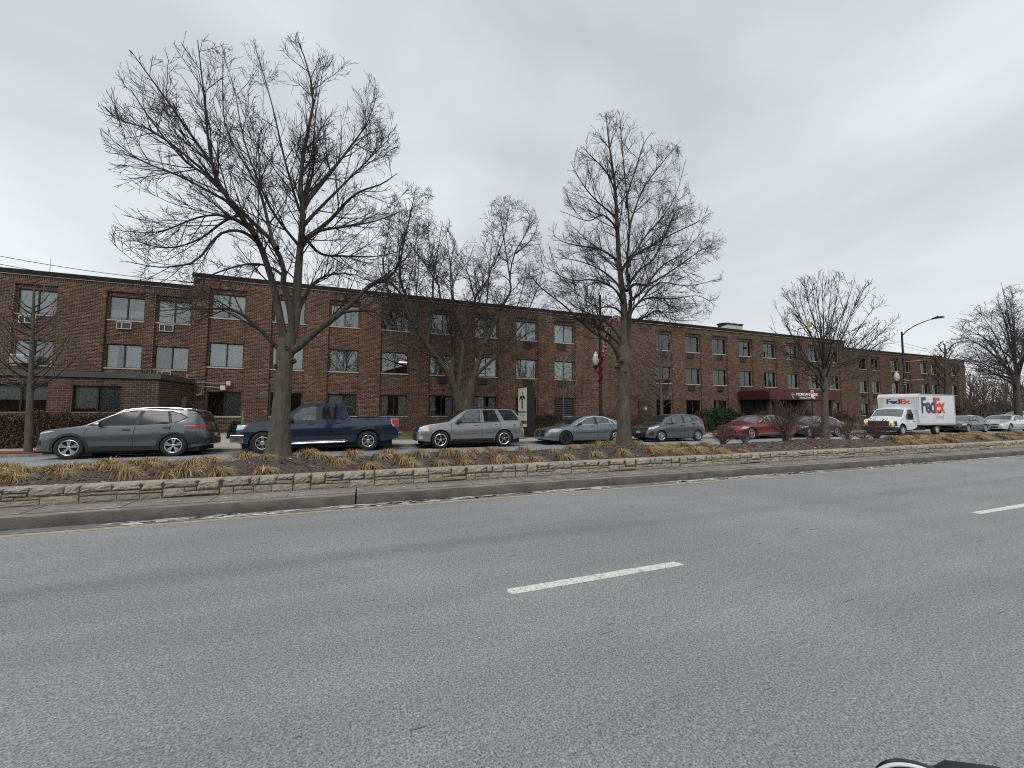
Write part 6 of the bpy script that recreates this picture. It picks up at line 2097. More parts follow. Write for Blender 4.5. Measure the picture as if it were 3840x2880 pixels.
young('young_tree', 'faint thin young tree in front of the louvred vent beside the sign', (2112, 1590), (2112, 1330), 23.4, .05, [(2030, 1400), (2090, 1310), (2150, 1320), (2180, 1400), (2170, 1540), (2040, 1540)], 14, 23, M_twigpale, ang=(.4, .9), tip=.009, low=.25)
young('young_tree', 'brown young tree in front of the far end of the brick building', (3550, 1500), (3543, 1290), 24, .2, [(3480, 1330), (3540, 1260), (3600, 1310), (3610, 1420), (3560, 1480), (3480, 1450)], 16, 24, mat('twig_brown', (.10, .07, .05), .9), ang=(.6, 1.4), tip=.02, low=.15)
# wide tree at the right edge and the wood behind it
T5 = [([(3822, 1605), (3818, 1540), (3812, 1460), (3815, 1410)], [.34, .29, .25, .22])]
L5 = []
rg = np.random.default_rng(31)
for k in range(22):
    a = math.radians(rg.uniform(95, 205))
    R_ = rg.uniform(190, 330)
    tx_, ty_ = 3830 + R_ * math.cos(a) * .95, 1390 - R_ * math.sin(a) * 1.05 if math.sin(a) > 0 else 1390 - R_ * math.sin(a) * .45
    s0 = rg.uniform(1360, 1470)
    L5.append(([(3815, s0), (3815 + (tx_ - 3815) * .25, s0 + (ty_ - s0) * .35), (3815 + (tx_ - 3815) * .6, s0 + (ty_ - s0) * .72), (tx_, ty_)], .085, .012))
for k in range(9):
    a = math.radians(rg.uniform(20, 90))
    L5.append(([(3815, rg.uniform(1360, 1450)), (3850, 1300), (3860 + 180 * math.cos(a), 1280 - 200 * math.sin(a))], .14, .015))
E5 = [(3600, 1160), (3700, 1120), (3780, 1070), (3840, 1060), (4100, 1060), (4100, 1420), (3800, 1440), (3700, 1420), (3560, 1330), (3530, 1270)]
bare_tree('bare_tree', 'broad bare tree cut off by the photo right edge, beyond the silver sedan', T5, L5, 20.5, E5, [(1.6, .25, 1.2, 3.8, 36, .0, 7, .5, .030), (2.5, .15, .6, 2.0, 40, -.05, 6, .6, .015), (2.5, .1, .3, 1.0, 42, 0, 4, .7, .011)], 33, mat('bark_dark', (.07, .06, .055), .95, noise=.25), mat('twig_dark', (.062, .048, .05), .9), spread=4, tip=.010)
# trees beyond: one mesh of each kind, copied
def wild_tree(seed, h, spreadf, mtw):
    rg = np.random.default_rng(seed)
    n = 12
    parts = []
    z = np.linspace(0, h * .6, n)
    pts = np.stack([.15 * np.sin(z * .7 + seed), .15 * np.cos(z * .5), z], 1)
    rad = np.interp(np.linspace(0, 1, n), [0, .1, 1], [h * .028, h * .02, h * .006])
    parts.append(tubes(pts[None], rad[None], 8))
    Ls, Rs = [pts], [rad]
    for k in range(15):
        t = rg.uniform(.25, 1)
        i = int(t * (n - 1))
        a = rg.uniform(0, 2 * PI)
        ln_ = h * rg.uniform(.28, .5)
        el = rg.uniform(.5, 1.25)
        q = np.linspace(0, 1, n)[:, None]
        d = np.array([math.cos(a) * math.cos(el) * spreadf, math.sin(a) * math.cos(el) * spreadf, math.sin(el)])
        l = pts[i] + d * ln_ * q + np.array([0, 0, .12 * ln_]) * q ** 2
        Ls.append(l)
        Rs.append(np.interp(q[:, 0], [0, 1], [rad[i] * .6, .02]))
        parts.append(tubes(l[None], Rs[-1][None], 5))
    V, F = join(parts)
    par, rad_ = np.stack(Ls), np.stack(Rs)
    tw = []
    for q in [(1.1, .15, .12 * h, .26 * h, 38, .2, 5, .6, .05), (1.5, .1, .06 * h, .13 * h, 42, .2, 4, .6, .03), (1.6, .1, .03 * h, .07 * h, 42, .2, 3, .7, .02)]:
        par, rad_ = spawn(par, rad_, *q, .016, None, rg)
        tw.append(tubes(par, rad_, 3))
    V2, F2 = join(tw)
    return npmesh('trunk', V, F, True), npmesh('crown', V2, F2, True)
WT = [wild_tree(s, h, sp_, None) for s, h, sp_ in ((41, 11, .8), (42, 9, 1.0), (43, 12, .7))]
M_tb = mat('far_bark', (.085, .072, .068), .95)
M_tt = mat('far_twig', (.115, .092, .098), .9)
M_tt2 = mat('far_twig_brown', (.13, .085, .065), .9)
for t_, c_ in WT:
    t_.materials.append(M_tb)
    c_.materials.append(M_tt)
WTB = []
for t_, c_ in WT:
    cc = c_.copy()
    cc.materials.clear()
    cc.materials.append(M_tt2)
    WTB.append((t_, cc))
spots = [(3640, 88, 1.0, 0, 0), (3670, 70, .75, 1, 1), (3700, 100, 1.1, 2, 0), (3730, 82, .8, 0, 1), (3757, 74, .62, 1, 1), (3775, 110, 1.25, 2, 0), (3800, 90, .9, 0, 0), (3822, 76, .8, 1, 1), (3840, 100, 1.1, 2, 0), (3620, 62, .55, 1, 1), (3655, 120, 1.3, 0, 0), (3860, 70, .9, 0, 0), (3690, 66, .5, 1, 1), (3745, 64, .5, 2, 1), (3790, 66, .5, 1, 1)]
for k, (u, Y, s_, kd, br) in enumerate(spots):
    p = P(u, 1560, Y * .45)
    t_, c_ = (WTB if br else WT)[kd]
    r = thing('bare_tree', 'bare purplish tree in the wood beyond the parking lot' if not br else 'lower bare brownish tree at the edge of the wood beyond the lot', 'tree', (float(p[0]), float(p[1]), .2), k * 1.3, 'trees of the far wood' if not br else 'brownish trees of the far wood')
    r.scale = (s_ * 1.1, s_ * 1.1, s_)
    obj('trunk', t_, None, r)
    obj('crown', c_, None, r)
for k, (u, v, Y, lab_w, kd, lab) in enumerate([(3090, 1135, 46, 1.15, 1, 'dense bare tree behind the flat roof, seen through the vase shaped tree'), (2960, 1235, 50, .8, 0, 'lower bare tree behind the roof, left of the dense one'), (3215, 1232, 50, .9, 1, 'bare tree behind the roof step where the lower wing begins'), (3510, 1262, 46, .8, 2, 'thin bare tree rising behind the lower wing roof'), (3410, 1285, 48, .5, 2, 'small bare treetop peeping over the lower wing roof beside the lamp post')]):
    p = P(u, v, Y)
    r = thing('bare_tree', lab, 'tree', (float(p[0]), float(p[1]), .2), k * 2.1, 'trees behind the building')
    s_ = float(P(u, v, Y)[2]) / (11, 9, 12)[kd] * .93
    r.scale = (s_ * lab_w, s_ * lab_w, s_)
    t_, c_ = WT[kd]
    obj('trunk', t_, None, r)
    obj('crown', c_, None, r)

# ================================================================== grass clumps, bushes, hedges
M_blade = mat('dry_blade', (.3, .22, .08), .9, attr=True)
def clump_mesh(seed, n=150, h=.30, spread=.42, comb=0.0):
    """arching dead grass blades: strips that rise, bend over and trail on the ground"""
    rg = np.random.default_rng(seed)
    K = 6
    a = rg.uniform(0, 2 * PI, n)
    r0 = rg.uniform(0, .10, n)
    ht = h * rg.uniform(.45, 1.1, n)
    rc = spread * rg.uniform(.45, 1.15, n)
    q = np.linspace(0, 1, K)
    rad = r0[:, None] + rc[:, None] * q[None] ** 1.15
    zz = ht[:, None] * (np.sin(np.minimum(q ** .8, .97) * PI * .98)[None]) * rg.uniform(.8, 1.1, (n, 1))
    zz[:, -1] = rg.uniform(-.05, .005, n)
    zz[:, -2] = np.minimum(zz[:, -2], rg.uniform(.0, .07, n))
    tw = rg.normal(0, .35, (n, 1)) * q[None]
    ang = a[:, None] + tw
    x = np.cos(ang) * rad + comb * q[None] ** 1.5
    y = np.sin(ang) * rad
    w = rg.uniform(.0035, .0075, n)[:, None] * (1 - .75 * q[None])
    px_, py_ = -np.sin(ang) * w, np.cos(ang) * w
    V = np.stack([np.stack([x - px_, y - py_, zz], -1), np.stack([x + px_, y + py_, zz + .002], -1)], 2).reshape(-1, 3)
    idx = np.arange(n * K * 2).reshape(n, K, 2)
    F = np.stack([idx[:, :-1, 0], idx[:, :-1, 1], idx[:, 1:, 1], idx[:, 1:, 0]], -1).reshape(-1, 4)
    pal = np.array([[.36, .26, .13], [.27, .185, .085], [.48, .37, .22], [.17, .115, .05], [.15, .14, .055], [.28, .17, .075]]) * 1.16
    c = pal[rg.choice(6, n, p=[.26, .24, .15, .17, .07, .11])] * rg.uniform(.75, 1.15, (n, 1))
    C = np.repeat(c, K * 2, 0).reshape(n, K, 2, 3) * (1.12 - .35 * q)[None, :, None, None]
    return npmesh('grass_clump', V, F, attr=C.reshape(-1, 3))
CL = [clump_mesh(100 + i, comb=[0, 0, 0, 0, .22, .28, .2][i], n=[190, 210, 170, 190, 210, 200, 190][i], h=[.19, .22, .16, .18, .17, .19, .17][i], spread=[.34, .38, .30, .34, .34, .36, .32][i]) for i in range(7)]
for me in CL:
    me.materials.append(M_blade)
pts = [(20, 1780), (84, 1767), (234, 1783), (160, 1753), (301, 1757), (468, 1783), (635, 1780), (696, 1770), (351, 1747), (32, 1752), (146, 1745), (228, 1768), (266, 1733), (410, 1740), (506, 1730), (570, 1725), (633, 1730), (715, 1756), (823, 1772), (791, 1718), (981, 1770), (918, 1706), (1152, 1700), (1190, 1710), (1272, 1730), (1323, 1706), (1385, 1750), (1428, 1712), (1260, 1735),
       (1455, 1706), (1500, 1712), (1574, 1703), (1540, 1742), (1520, 1735), (1648, 1736), (1670, 1695), (1690, 1700), (1735, 1705), (1741, 1733), (1785, 1692), (1868, 1726), (1840, 1690), (1885, 1687), (1942, 1723), (1969, 1685), (2006, 1722), (2072, 1690), (2119, 1712), (2144, 1676), (2200, 1672), (2224, 1703), (2244, 1664), (2287, 1658), (2334, 1702), (2385, 1662),
       (0, 1765), (60, 1800), (395, 1755), (200, 1750), (-40, 1790), (560, 1745), (440, 1760), (1000, 1712)]
comb_pts = [(2438, 1690), (2528, 1698), (2468, 1668), (2602, 1692), (2518, 1668), (2562, 1666), (2642, 1664), (2679, 1692), (2772, 1690), (2450, 1680), (2500, 1690), (2560, 1684), (2620, 1680)]
rr = random.Random(4)
for k in range(96):
    comb_pts.append((3340 + rr.random() * 560, 0))
MARKS = [(30, 'at the photo edge, left of the young tree'), (110, 'below the young sidewalk tree'), (255, 'below the crossover front wheel'), (400, 'below the crossover front door'), (520, 'below the crossover rear door'), (640, 'below the crossover rear wheel'), (760, 'below the crossover tail'), (840, 'between crossover and pickup'), (960, 'just before the thick trunk'), (1150, 'below the pickup cab'), (1270, 'below the pickup rear door'), (1390, 'below the pickup rear wheel'), (1500, 'below the pickup tail'), (1580, 'below the silver utility nose'), (1655, 'below the silver utility front wheel'), (1775, 'below the silver utility doors'), (1895, 'below the silver utility rear wheel'), (1985, 'between silver utility and pale sedan'), (2060, 'below the pale sedan nose'), (2125, 'below the black steel wheel'), (2215, 'below the pale sedan doors'), (2300, 'just before the second trunk'), (2340, 'in front of the second trunk'), (2400, 'just past the second trunk'), (2480, 'below the hatchback front wheel'), (2550, 'below the hatchback door'), (2620, 'below the hatchback rear wheel'), (2680, 'below the round barberry bush'), (2770, 'below the red sedan nose')]
USED = {}
def clump_label(u, v, comb):
    edge = 1842 - .052 * u - v                       # photo pixels above the top of the stone wall
    row = 'by the stone wall' if edge < 55 else ('mid bed' if edge < 85 else 'at the back of the bed')
    m = min(MARKS, key=lambda q: abs(q[0] - u))[1]
    base = ('combed over tan grass clump ' if comb else 'tan grass clump ') + row + ' ' + m
    n = USED.get(base, 0)
    USED[base] = n + 1
    if n:
        base = ['second ', 'third ', 'fourth ', 'fifth '][min(n - 1, 3)] + base.replace('clump ', '')
    return base, 'grass clumps on the median'
k = 0
for i, (u, v) in enumerate(pts + comb_pts):
    comb = i >= len(pts)
    if v == 0:
        x = float(P(u, 1600, 10)[0]) * 1.0
        y = rr.uniform(8.5, 11.6)
        d = ray(u, 1600)
        p = np.array([d[0] / d[1] * y, y, 0])
        p[2] = float(mound(p[0], p[1]))
        lab, gp = 'combed over tan grass clump in the dense strip by the truck end of the wall', 'grass clumps in the dense far strip'
    else:
        p = on_mound(u, v + 7)
        lab, gp = clump_label(u, v, comb)
        lab = lab.replace('just before the thick trunk', 'before the thick trunk').replace('at the photo edge, left of the young tree', 'left of the young tree')
    o = obj('grass_clump', CL[(4 + i % 3) if comb else i % 4], None, None, tuple(map(float, p + np.array([0, 0, -.01]))))
    tag(o, lab, 'grass clump', gp)
    o.rotation_euler = (0, 0, rr.uniform(-.5, .5) if comb else rr.random() * 6.3)
    s_ = rr.uniform(.7, 1.08)
    o.scale = (s_, s_, s_ * rr.uniform(.65, .95))
# fallen twig on the mulch
p = [on_mound(u, v) + np.array([0, 0, .02 + .02 * (i % 2)]) for i, (u, v) in enumerate([(1064, 1725), (1090, 1739), (1120, 1745), (1142, 1746), (1160, 1759), (1168, 1772)])]
tag(MB().tube([tuple(q) for q in p], [.012, .012, .011, .010, .008, .005], 6).build('fallen_twig', M_twig), 'thin crooked dead twig fallen on the mulch right of the thick trunk', 'twig')

M_leaf = mat('bush_leaf', (.1, .1, .1), .85, attr=True)
def bush(name, label, loc, rx, ry, h, stems, seed, mst, leafpal, nleaf, lsize, cat='shrub', group=None, r0=.010, lv=None, tipr=.003, spreadang=1.0, leafout=.0):
    rg = np.random.default_rng(seed)
    root = thing(name, label, cat, loc, 0, group)
    N = 7
    a = rg.uniform(0, 2 * PI, stems)
    q = np.linspace(0, 1, N)
    R_ = np.sqrt(rg.random(stems)) * spreadang
    ht = h * np.sqrt(np.maximum(0, 1 - .62 * R_ ** 2)) * rg.uniform(.75, 1.05, stems)
    ex = np.cos(a) * R_ * rx
    ey = np.sin(a) * R_ * ry
    P_ = np.stack([ex[:, None] * (.10 + .9 * q[None] ** 1.3), ey[:, None] * (.10 + .9 * q[None] ** 1.3), ht[:, None] * q[None] ** .85], -1)
    P_ += rg.normal(0, .018 * h, P_.shape) * q[None, :, None]
    rad = r0 * (1 - .7 * q[None]) * rg.uniform(.7, 1.2, (stems, 1))
    tw = [tubes(P_, rad, 4)]
    par, rd = P_, rad
    ends = [P_[:, -1]]
    for l in (lv or [(5, .3, .14 * h, .36 * h, 34, .3, 4, .6, .006), (6, .15, .06 * h, .16 * h, 38, .2, 3, .7, .004)]):
        par, rd = spawn(par, rd, *l, tipr, None, rg)
        tw.append(tubes(par, rd, 3))
        ends.append(par.reshape(-1, 3))
    V, F = join(tw)
    obj('stems', npmesh('stems', V, F, True), mst, root)
    if nleaf:
        E_ = np.concatenate(ends[1:])
        E_ = E_[rg.integers(0, len(E_), nleaf)] + rg.normal(0, lsize * .6, (nleaf, 3))
        n = rg.normal(size=(nleaf, 3))
        n /= np.linalg.norm(n, axis=1, keepdims=True)
        t = np.cross(n, rg.normal(size=(nleaf, 3)))
        t /= np.linalg.norm(t, axis=1, keepdims=True)
        b = np.cross(n, t)
        s_ = (lsize * rg.uniform(.6, 1.3, nleaf))[:, None]
        V = np.stack([E_ - t * s_, E_ - b * s_ * .5, E_ + t * s_, E_ + b * s_ * .5], 1).reshape(-1, 3)
        pal = np.array(leafpal)
        c = pal[rg.integers(0, len(pal), nleaf)] * rg.uniform(.6, 1.3, (nleaf, 1))
        obj('leaves', npmesh('leaves', V, np.arange(nleaf * 4).reshape(-1, 4), attr=np.repeat(c, 4, 0)), M_leaf, root)
    return root
M_stem = mat('barberry_stem', (.145, .098, .088), .9)
RP = [(.13, .022, .03), (.10, .02, .026), (.17, .035, .04), (.12, .06, .04)]
for (u, v, Y, rx, ry, h, st, nl, sd, lab) in [
    (2712, 1672, 10.9, .62, .6, .66, 70, 900, 51, 'low round reddish barberry bush at the red sedan nose'),
    (2790, 1655, 11.3, .5, .5, .45, 40, 500, 60, 'lower red barberry bush tucked right of the round one'),
    (2950, 1655, 10.9, 1.5, 1.0, 1.62, 75, 2000, 52, 'tall sprawling dark red barberry bush hiding the red sedan tail'),
    (3040, 1645, 11.4, .95, .8, 1.05, 40, 1000, 53, 'red barberry bush just left of the vase shaped tree trunk'),
    (3175, 1640, 11.6, 1.2, .8, 1.2, 48, 1300, 54, 'red twigged bush between the vase shaped tree trunk and the truck'),
    (3240, 1640, 10.6, .7, .7, .42, 36, 300, 55, 'low nearly leafless bush left of the dark red bush by the truck'),
    (3286, 1640, 10.8, .72, .7, .92, 60, 2200, 56, 'dense dark red bush in front of the truck grille')]:
    p = P(u, v, Y)
    p[2] = float(mound(p[0], p[1])) - .01
    bush('barberry_bush', lab, tuple(map(float, p)), rx, ry, h, st, sd, M_stem, RP, nl, .016, group='barberry bushes on the median')
def hedge(name, label, x0, x1, y0, y1, z0, h, seed, pal, n, lsize, cat='hedge', group=None, rough=.06, mst=None, roundtop=.3):
    """clipped or shaggy leaf mass: a twiggy core with leaf-sized faces through its outer shell"""
    rg = np.random.default_rng(seed)
    root = thing(name, label, cat, ((x0 + x1) / 2, (y0 + y1) / 2, z0), 0, group)
    lx, ly = (x1 - x0) / 2, (y1 - y0) / 2
    u = rg.uniform(-1, 1, n)
    w = rg.uniform(-1, 1, n)
    top = h * (1 - roundtop * np.abs(u) ** 6) * (1 - roundtop * .6 * np.abs(w) ** 3) * (1 + rough * np.sin(u * lx * 3.1 + seed) + rough * np.sin(u * lx * 7.3 + 2))
    z = top * (1 - rg.random(n) ** 2 * 1.0)
    wy = np.where(rg.random(n) < .55, -np.abs(w) ** .25, w)
    c0 = np.stack([u * lx, wy * ly * (1 + rough * np.sin(u * lx * 4.7)), z], 1) + rg.normal(0, lsize, (n, 3))
    nn = rg.normal(size=(n, 3))
    nn /= np.linalg.norm(nn, axis=1, keepdims=True)
    t = np.cross(nn, rg.normal(size=(n, 3)))
    t /= np.linalg.norm(t, axis=1, keepdims=True)
    b = np.cross(nn, t)
    s_ = (lsize * rg.uniform(.6, 1.4, n))[:, None]
    V = np.stack([c0 - t * s_, c0 - b * s_ * .6, c0 + t * s_, c0 + b * s_ * .6], 1).reshape(-1, 3)
    pl_ = np.array(pal)
    cc = pl_[rg.integers(0, len(pl_), n)] * rg.uniform(.55, 1.3, (n, 1))
    obj('foliage', npmesh('foliage', V, np.arange(n * 4).reshape(-1, 4), attr=np.repeat(cc, 4, 0)), M_leaf, root)
    m = max(20, int((x1 - x0) * 26))
    bx_ = np.stack([rg.uniform(-lx, lx, m), rg.uniform(-ly * .8, ly * .8, m), np.zeros(m)], 1)
    ex = bx_ + np.stack([rg.normal(0, .12, m), rg.normal(0, .1, m), h * rg.uniform(.7, 1.0, m)], 1)
    par = np.stack([bx_ + (ex - bx_) * q for q in np.linspace(0, 1, 5)], 1)
    rd = np.tile(np.linspace(.012, .005, 5), (m, 1))
    p2, r2_ = spawn(par, rd, 7, .2, .1, .35, 35, .2, 4, .6, .006, .004, None, rg)
    V, F = join([tubes(par, rd, 4), tubes(p2, r2_, 3)])
    obj('stems', npmesh('stems', V, F, True), mst or M_stem, root)
    return root
BR = [(.085, .055, .03), (.12, .065, .035), (.06, .05, .025), (.14, .085, .045)]
xh = float(P(452, 1600, 21)[0])
hedge('hedge', 'clipped rusty brown hedge along the one storey extension behind the crossover', -16, xh, 20.95, 21.75, .0, 1.30, 61, BR, 22000, .035, roundtop=.12)
GR = [(.020, .035, .012), (.03, .045, .016), (.014, .026, .010)]
xa, xb = float(P(2000, 1560, 24.2)[0]), float(P(2106, 1560, 24.2)[0])
hedge('hedge', 'dark green brown clipped hedge right of the tall sign', xa, xb, 23.9, 24.9, .2, 1.12, 62, [(.05, .05, .022), (.06, .045, .025), (.035, .04, .018)], 7000, .03)
xa, xb = float(P(2120, 1560, 24.4)[0]), float(P(2420, 1560, 24.4)[0])
hedge('hedge', 'long brown leafless hedge behind the pale sedan', xa, xb, 24.1, 24.9, .2, 1.05, 63, [(.075, .045, .032), (.10, .055, .04), (.06, .042, .03)], 8500, .028)
xa, xb = float(P(2362, 1600, 23.2)[0]), float(P(2392, 1600, 23.2)[0])
hedge('hedge', 'small rust brown bush between the second tree and the hatchback', xa, xb + .3, 23.2, 23.9, .1, .8, 64, [(.13, .06, .03), (.1, .045, .025)], 2600, .028, cat='shrub')
for (u0, u1, lab, sd) in ((930, 1165, 'bare reddish brown shrubs under the windows behind the pickup cab', 65), (1405, 1560, 'bare thorny shrubs under the curtained windows behind the pickup bed', 66), (1560, 1700, 'bare thorny shrubs under the windows behind the silver utility vehicle', 67)):
    xa, xb = float(P(u0, 1560, 25)[0]), float(P(u1, 1560, 25)[0])
    hedge('bare_shrubs', lab, xa, xb, 24.6, 25.3, .22, 1.08, sd, [(.085, .05, .042), (.065, .04, .035)], 1500, .02, cat='shrub', group='bare shrubs along the wall')
xa, xb = float(P(2600, 1580, 24)[0]), float(P(2765, 1580, 24)[0])
hedge('yew', 'wide dark green spreading yew by the entrance canopy', xa, xb, 22.9, 24.9, .1, 1.45, 68, GR, 16000, .05, cat='shrub', roundtop=.75, rough=.1)
xa, xb = float(P(2630, 1600, 22.6)[0]), float(P(2662, 1600, 22.6)[0])
hedge('yew', 'small round green yew at the hatchback tail', xa, xb, 22.2, 22.9, .05, .95, 69, [(.04, .06, .02), (.03, .05, .016)], 3500, .035, cat='shrub', roundtop=.6)
xa, xb = float(P(2735, 1580, 24.4)[0]), float(P(2790, 1580, 24.4)[0])
hedge('yew', 'lower dark green yew between the wide yew and the red sedan', xa, xb, 23.9, 24.9, .1, 1.05, 70, GR, 4000, .045, cat='shrub', roundtop=.6)
xa, xb = float(P(862, 1620, 23.4)[0]), float(P(915, 1620, 23.4)[0])
hedge('juniper', 'small spiky dark green juniper in the red bed before the pickup nose', xa, xb, 23.0, 23.8, .12, .62, 71, [(.016, .03, .012), (.022, .038, .016)], 3500, .04, cat='shrub', roundtop=.8, rough=.15)
# brown scrub under the far wood
xa = float(P(3600, 1560, 34)[0])
for k in range(5):
    x0_ = xa + 2 + k * 12
    hedge('scrub', 'rusty brown scrub at the foot of the far wood', x0_, x0_ + 11.5, 42 - k, 45 - k, .2, 3.0, 80 + k, [(.10, .055, .035), (.085, .06, .04), (.12, .075, .05)], 3000, .16, cat='shrub', group='scrub of the far wood', rough=.18, roundtop=.3)
for (u, Y, w_, h_, lab) in ((3018, 24.2, 1.3, 1.5, 'round dark red barberry clump under the canopy edge'), (3150, 24.3, 1.6, 1.7, 'rounded leafless shrub against the wall past the canopy post'), (3195, 23.5, 2.2, 1.2, 'dark red barberry clump before the corner of the main block')):
    p = P(u, 1580, Y)
    bush('barberry_bush', lab, (float(p[0]), float(p[1]), .22), w_ / 1.6, .7, h_, 60, int(u), M_stem, RP, 1500, .03, group='barberry bushes along the wall', r0=.014, tipr=.008)

# ================================================================== sign, lamp posts, poles, fence, wires
SY0 = 20.8
sx0 = float(P(1977, 1453, SY0)[0])                    # the lettered face looks up the street, its black edge looks at the road
r_far = P(1943, 1453, 1.0)
SWD = sx0 / float(r_far[0]) - SY0
szt = float(P(1985, 1449, SY0)[2])
STH = float(P(2006, 1449, SY0)[0]) - sx0
sg_ = thing('sign_pylon', 'tall narrow black and white pylon sign with palm emblem and green stripe', 'sign', (sx0, SY0 + SWD, .0), -PI / 2)
MB().box(-.06, SWD + .0, 0, STH, .0, szt).build('cabinet', M_black, sg_, bevel=.01)
MB().box(-.12, SWD + .10, -.06, STH + .06, -.1, .06).build('footing', M_conc, sg_)
zb = szt - .06
MB().box(.03, SWD - .05, -.012, -.001, .62, zb).build('face', mat('sign_ivory', (.66, .65, .56), .5, noise=.05, nscale=2), sg_)
MB().box(.03, SWD - .05, -.018, -.0125, .80, .98).build('stripe', mat('sign_green', (.02, .14, .06), .5), sg_)
palm(MB(), SWD / 2, zb - 1.22, .60, -.022, -.0125).build('palm_emblem', M_black, sg_)
for (tx, sz_, zz, mm) in (('MORGAN PARK', .17, 1.42, M_black), ('HEALTHCARE', .1, 1.25, mat('sign_greytext', (.25, .27, .25), .5))):
    me = text_mesh(tx, sz_, .003, .002)
    wt = max(v.co.x for v in me.vertices)
    kx_ = SWD * (.88 if sz_ > .12 else .60) / wt
    for v in me.vertices:
        v.co.x *= kx_
    obj('lettering', me, mm, sg_, (SWD * (.06 if sz_ > .12 else .2), -.016, zz))

M_globe = mat('lamp_globe', (.50, .52, .54), .25, noise=.08, nscale=6)
def lamp_post(label, base_u, top_px, Y, arm):
    b = P(base_u[0], base_u[1], Y)
    x = float(b[0])
    t = P(top_px[0], top_px[1], Y)
    h = float(t[2])
    root = thing('street_lamp', label, 'street lamp', (x, Y, .0), 0, 'lamp posts on the far sidewalk')
    MB().lathe([(.26, 0), (.26, .12), (.2, .2), (.2, .55), (.15, .7), (.13, .8), (.125, 1.0)], 12).build('base', M_black, root, smooth=True)
    MB().lathe([(.105, .98), (.09, 3.2), (.068, h - .1), (.068, h), (0, h + .03)], 12).build('pole', M_black, root, smooth=True)
    zl = 4.05
    MB().tube([(0, 0, zl - .1), (0, .3, zl - .22), (0, .45, zl - .2), (0, .52, zl - .05), (0, .52, zl + .05)], .03, 8).box(-.03, .03, -.12, .12, zl - .2, zl + .05).build('bracket', M_black, root, smooth=True)
    MB().lathe([(0, zl), (.10, zl), (.15, zl + .12), (.15, zl + .2), (.1, zl + .24)], 14, (0, .52, 0)).build('lamp_holder', M_black, root, smooth=True)
    gl = MB().lathe([(.12, zl + .24), (.19, zl + .42), (.20, zl + .58), (.175, zl + .66), (.185, zl + .70), (.13, zl + .86), (.08, zl + .90), (.085, zl + .94), (.03, zl + 1.02), (0, zl + 1.06)], 16, (0, .52, 0)).build('globe', M_globe, root, smooth=True)
    MB().lathe([(.02, zl + 1.05), (.008, zl + 1.3), (0, zl + 1.3)], 6, (0, .52, 0)).build('finial', M_black, gl)
    if arm:
        e = P(arm[0], arm[1], Y)
        # the arm reaches over the road, towards us
        MB().tube([(0, 0, h - .35), (0, -.35, h + .05), (0, -.9, h + .38), (0, -1.6, h + .62), (0, -2.1, h + .70)], [.045, .042, .038, .034, .032], 8).build('arm', M_black, root, smooth=True)
        hd = MB().prism([(-2.0, h + .68), (-2.0, h + .77), (-2.3, h + .83), (-2.62, h + .80), (-2.75, h + .72), (-2.62, h + .68)], -.14, .14, 'yz')
        hd.build('lamp_head', M_black, root, bevel=.02)
        MB().lathe([(.05, h + .82), (.05, h + .90), (0, h + .91)], 8, (0, -2.3, 0)).build('photo_cell', M_black, root)
        for zz in (h - 2.6, h - 4.2):
            MB().tube([(0, 0, zz), (0, -1.25, zz + .02)], .022, 6).build('banner_arm', mat('banner_arm_pale', (.42, .38, .34), .5), root)
        for k in range(3):
            MB().lathe([(.125, h - 4.15 - k * .22), (.13, h - 4.12 - k * .22), (.125, h - 4.09 - k * .22)], 10).build('band', mat('band_steel', (.4, .4, .4), .3, .8), root)
    return root, x, h
l1, lx1, lh1 = lamp_post('black lamp post with white acorn globe and tinsel wound round it, behind the pale sedan', (2254, 1560), (2224, 1103), 19.6, None)
l2, lx2, lh2 = lamp_post('black lamp post with long curved arm over the road, behind the box truck', (3395, 1478), (3359, 1242), 19.6, (3530, 1197))
# tinsel garland: red up the pole, then a red and white cane hook over the road side
rg = np.random.default_rng(77)
ga = thing('garland', 'red and white tinsel candy cane fixed to the lamp post behind the second tree', 'garland', (lx1, 19.6, 0))
def tinsel(path, n, r, cols, nm, mname):
    r = r * .8
    path = np.array(path, float)
    t = rg.random(n) * (len(path) - 1)
    i = np.minimum(t.astype(int), len(path) - 2)
    f = (t - i)[:, None]
    c0 = path[i] * (1 - f) + path[i + 1] * f
    d = rg.normal(size=(n, 3))
    d /= np.linalg.norm(d, axis=1, keepdims=True)
    s = np.cross(d, rg.normal(size=(n, 3)))
    s /= np.linalg.norm(s, axis=1, keepdims=True)
    L_ = r * rg.uniform(.6, 1.2, n)[:, None]
    V = np.stack([c0 - s * .020, c0 + s * .020, c0 + d * L_ + s * .014, c0 + d * L_ - s * .014], 1).reshape(-1, 3)
    band = (np.floor(t * 1.6).astype(int) % len(cols))
    C = np.array(cols)[band] * rg.uniform(.7, 1.2, (n, 1))
    obj(nm, npmesh(nm, V, np.arange(n * 4).reshape(-1, 4), attr=np.repeat(C, 4, 0)), mat('tinsel', (.3, .1, .1), .4, attr=True), ga)
z0_ = float(P(2254, 1440, 19.6)[2])
z1_ = float(P(2240, 1320, 19.6)[2])
hel = [(.09 * math.cos(a), .09 * math.sin(a), z0_ + (z1_ - z0_) * a / 25) for a in np.linspace(0, 25, 60)]
tinsel(hel, 2600, .11, [(.34, .012, .03)], 'red_wrap', 0)
c_pts = [(0, -.18, z1_ - .35), (0, -.45, z1_ + .2), (0, -.62, z1_ + .75), (0, -.78, z1_ + 1.25), (0, -1.05, z1_ + 1.62), (0, -1.45, z1_ + 1.75), (0, -1.85, z1_ + 1.6), (0, -2.05, z1_ + 1.28)]
cp_ = catmull(c_pts, 22)
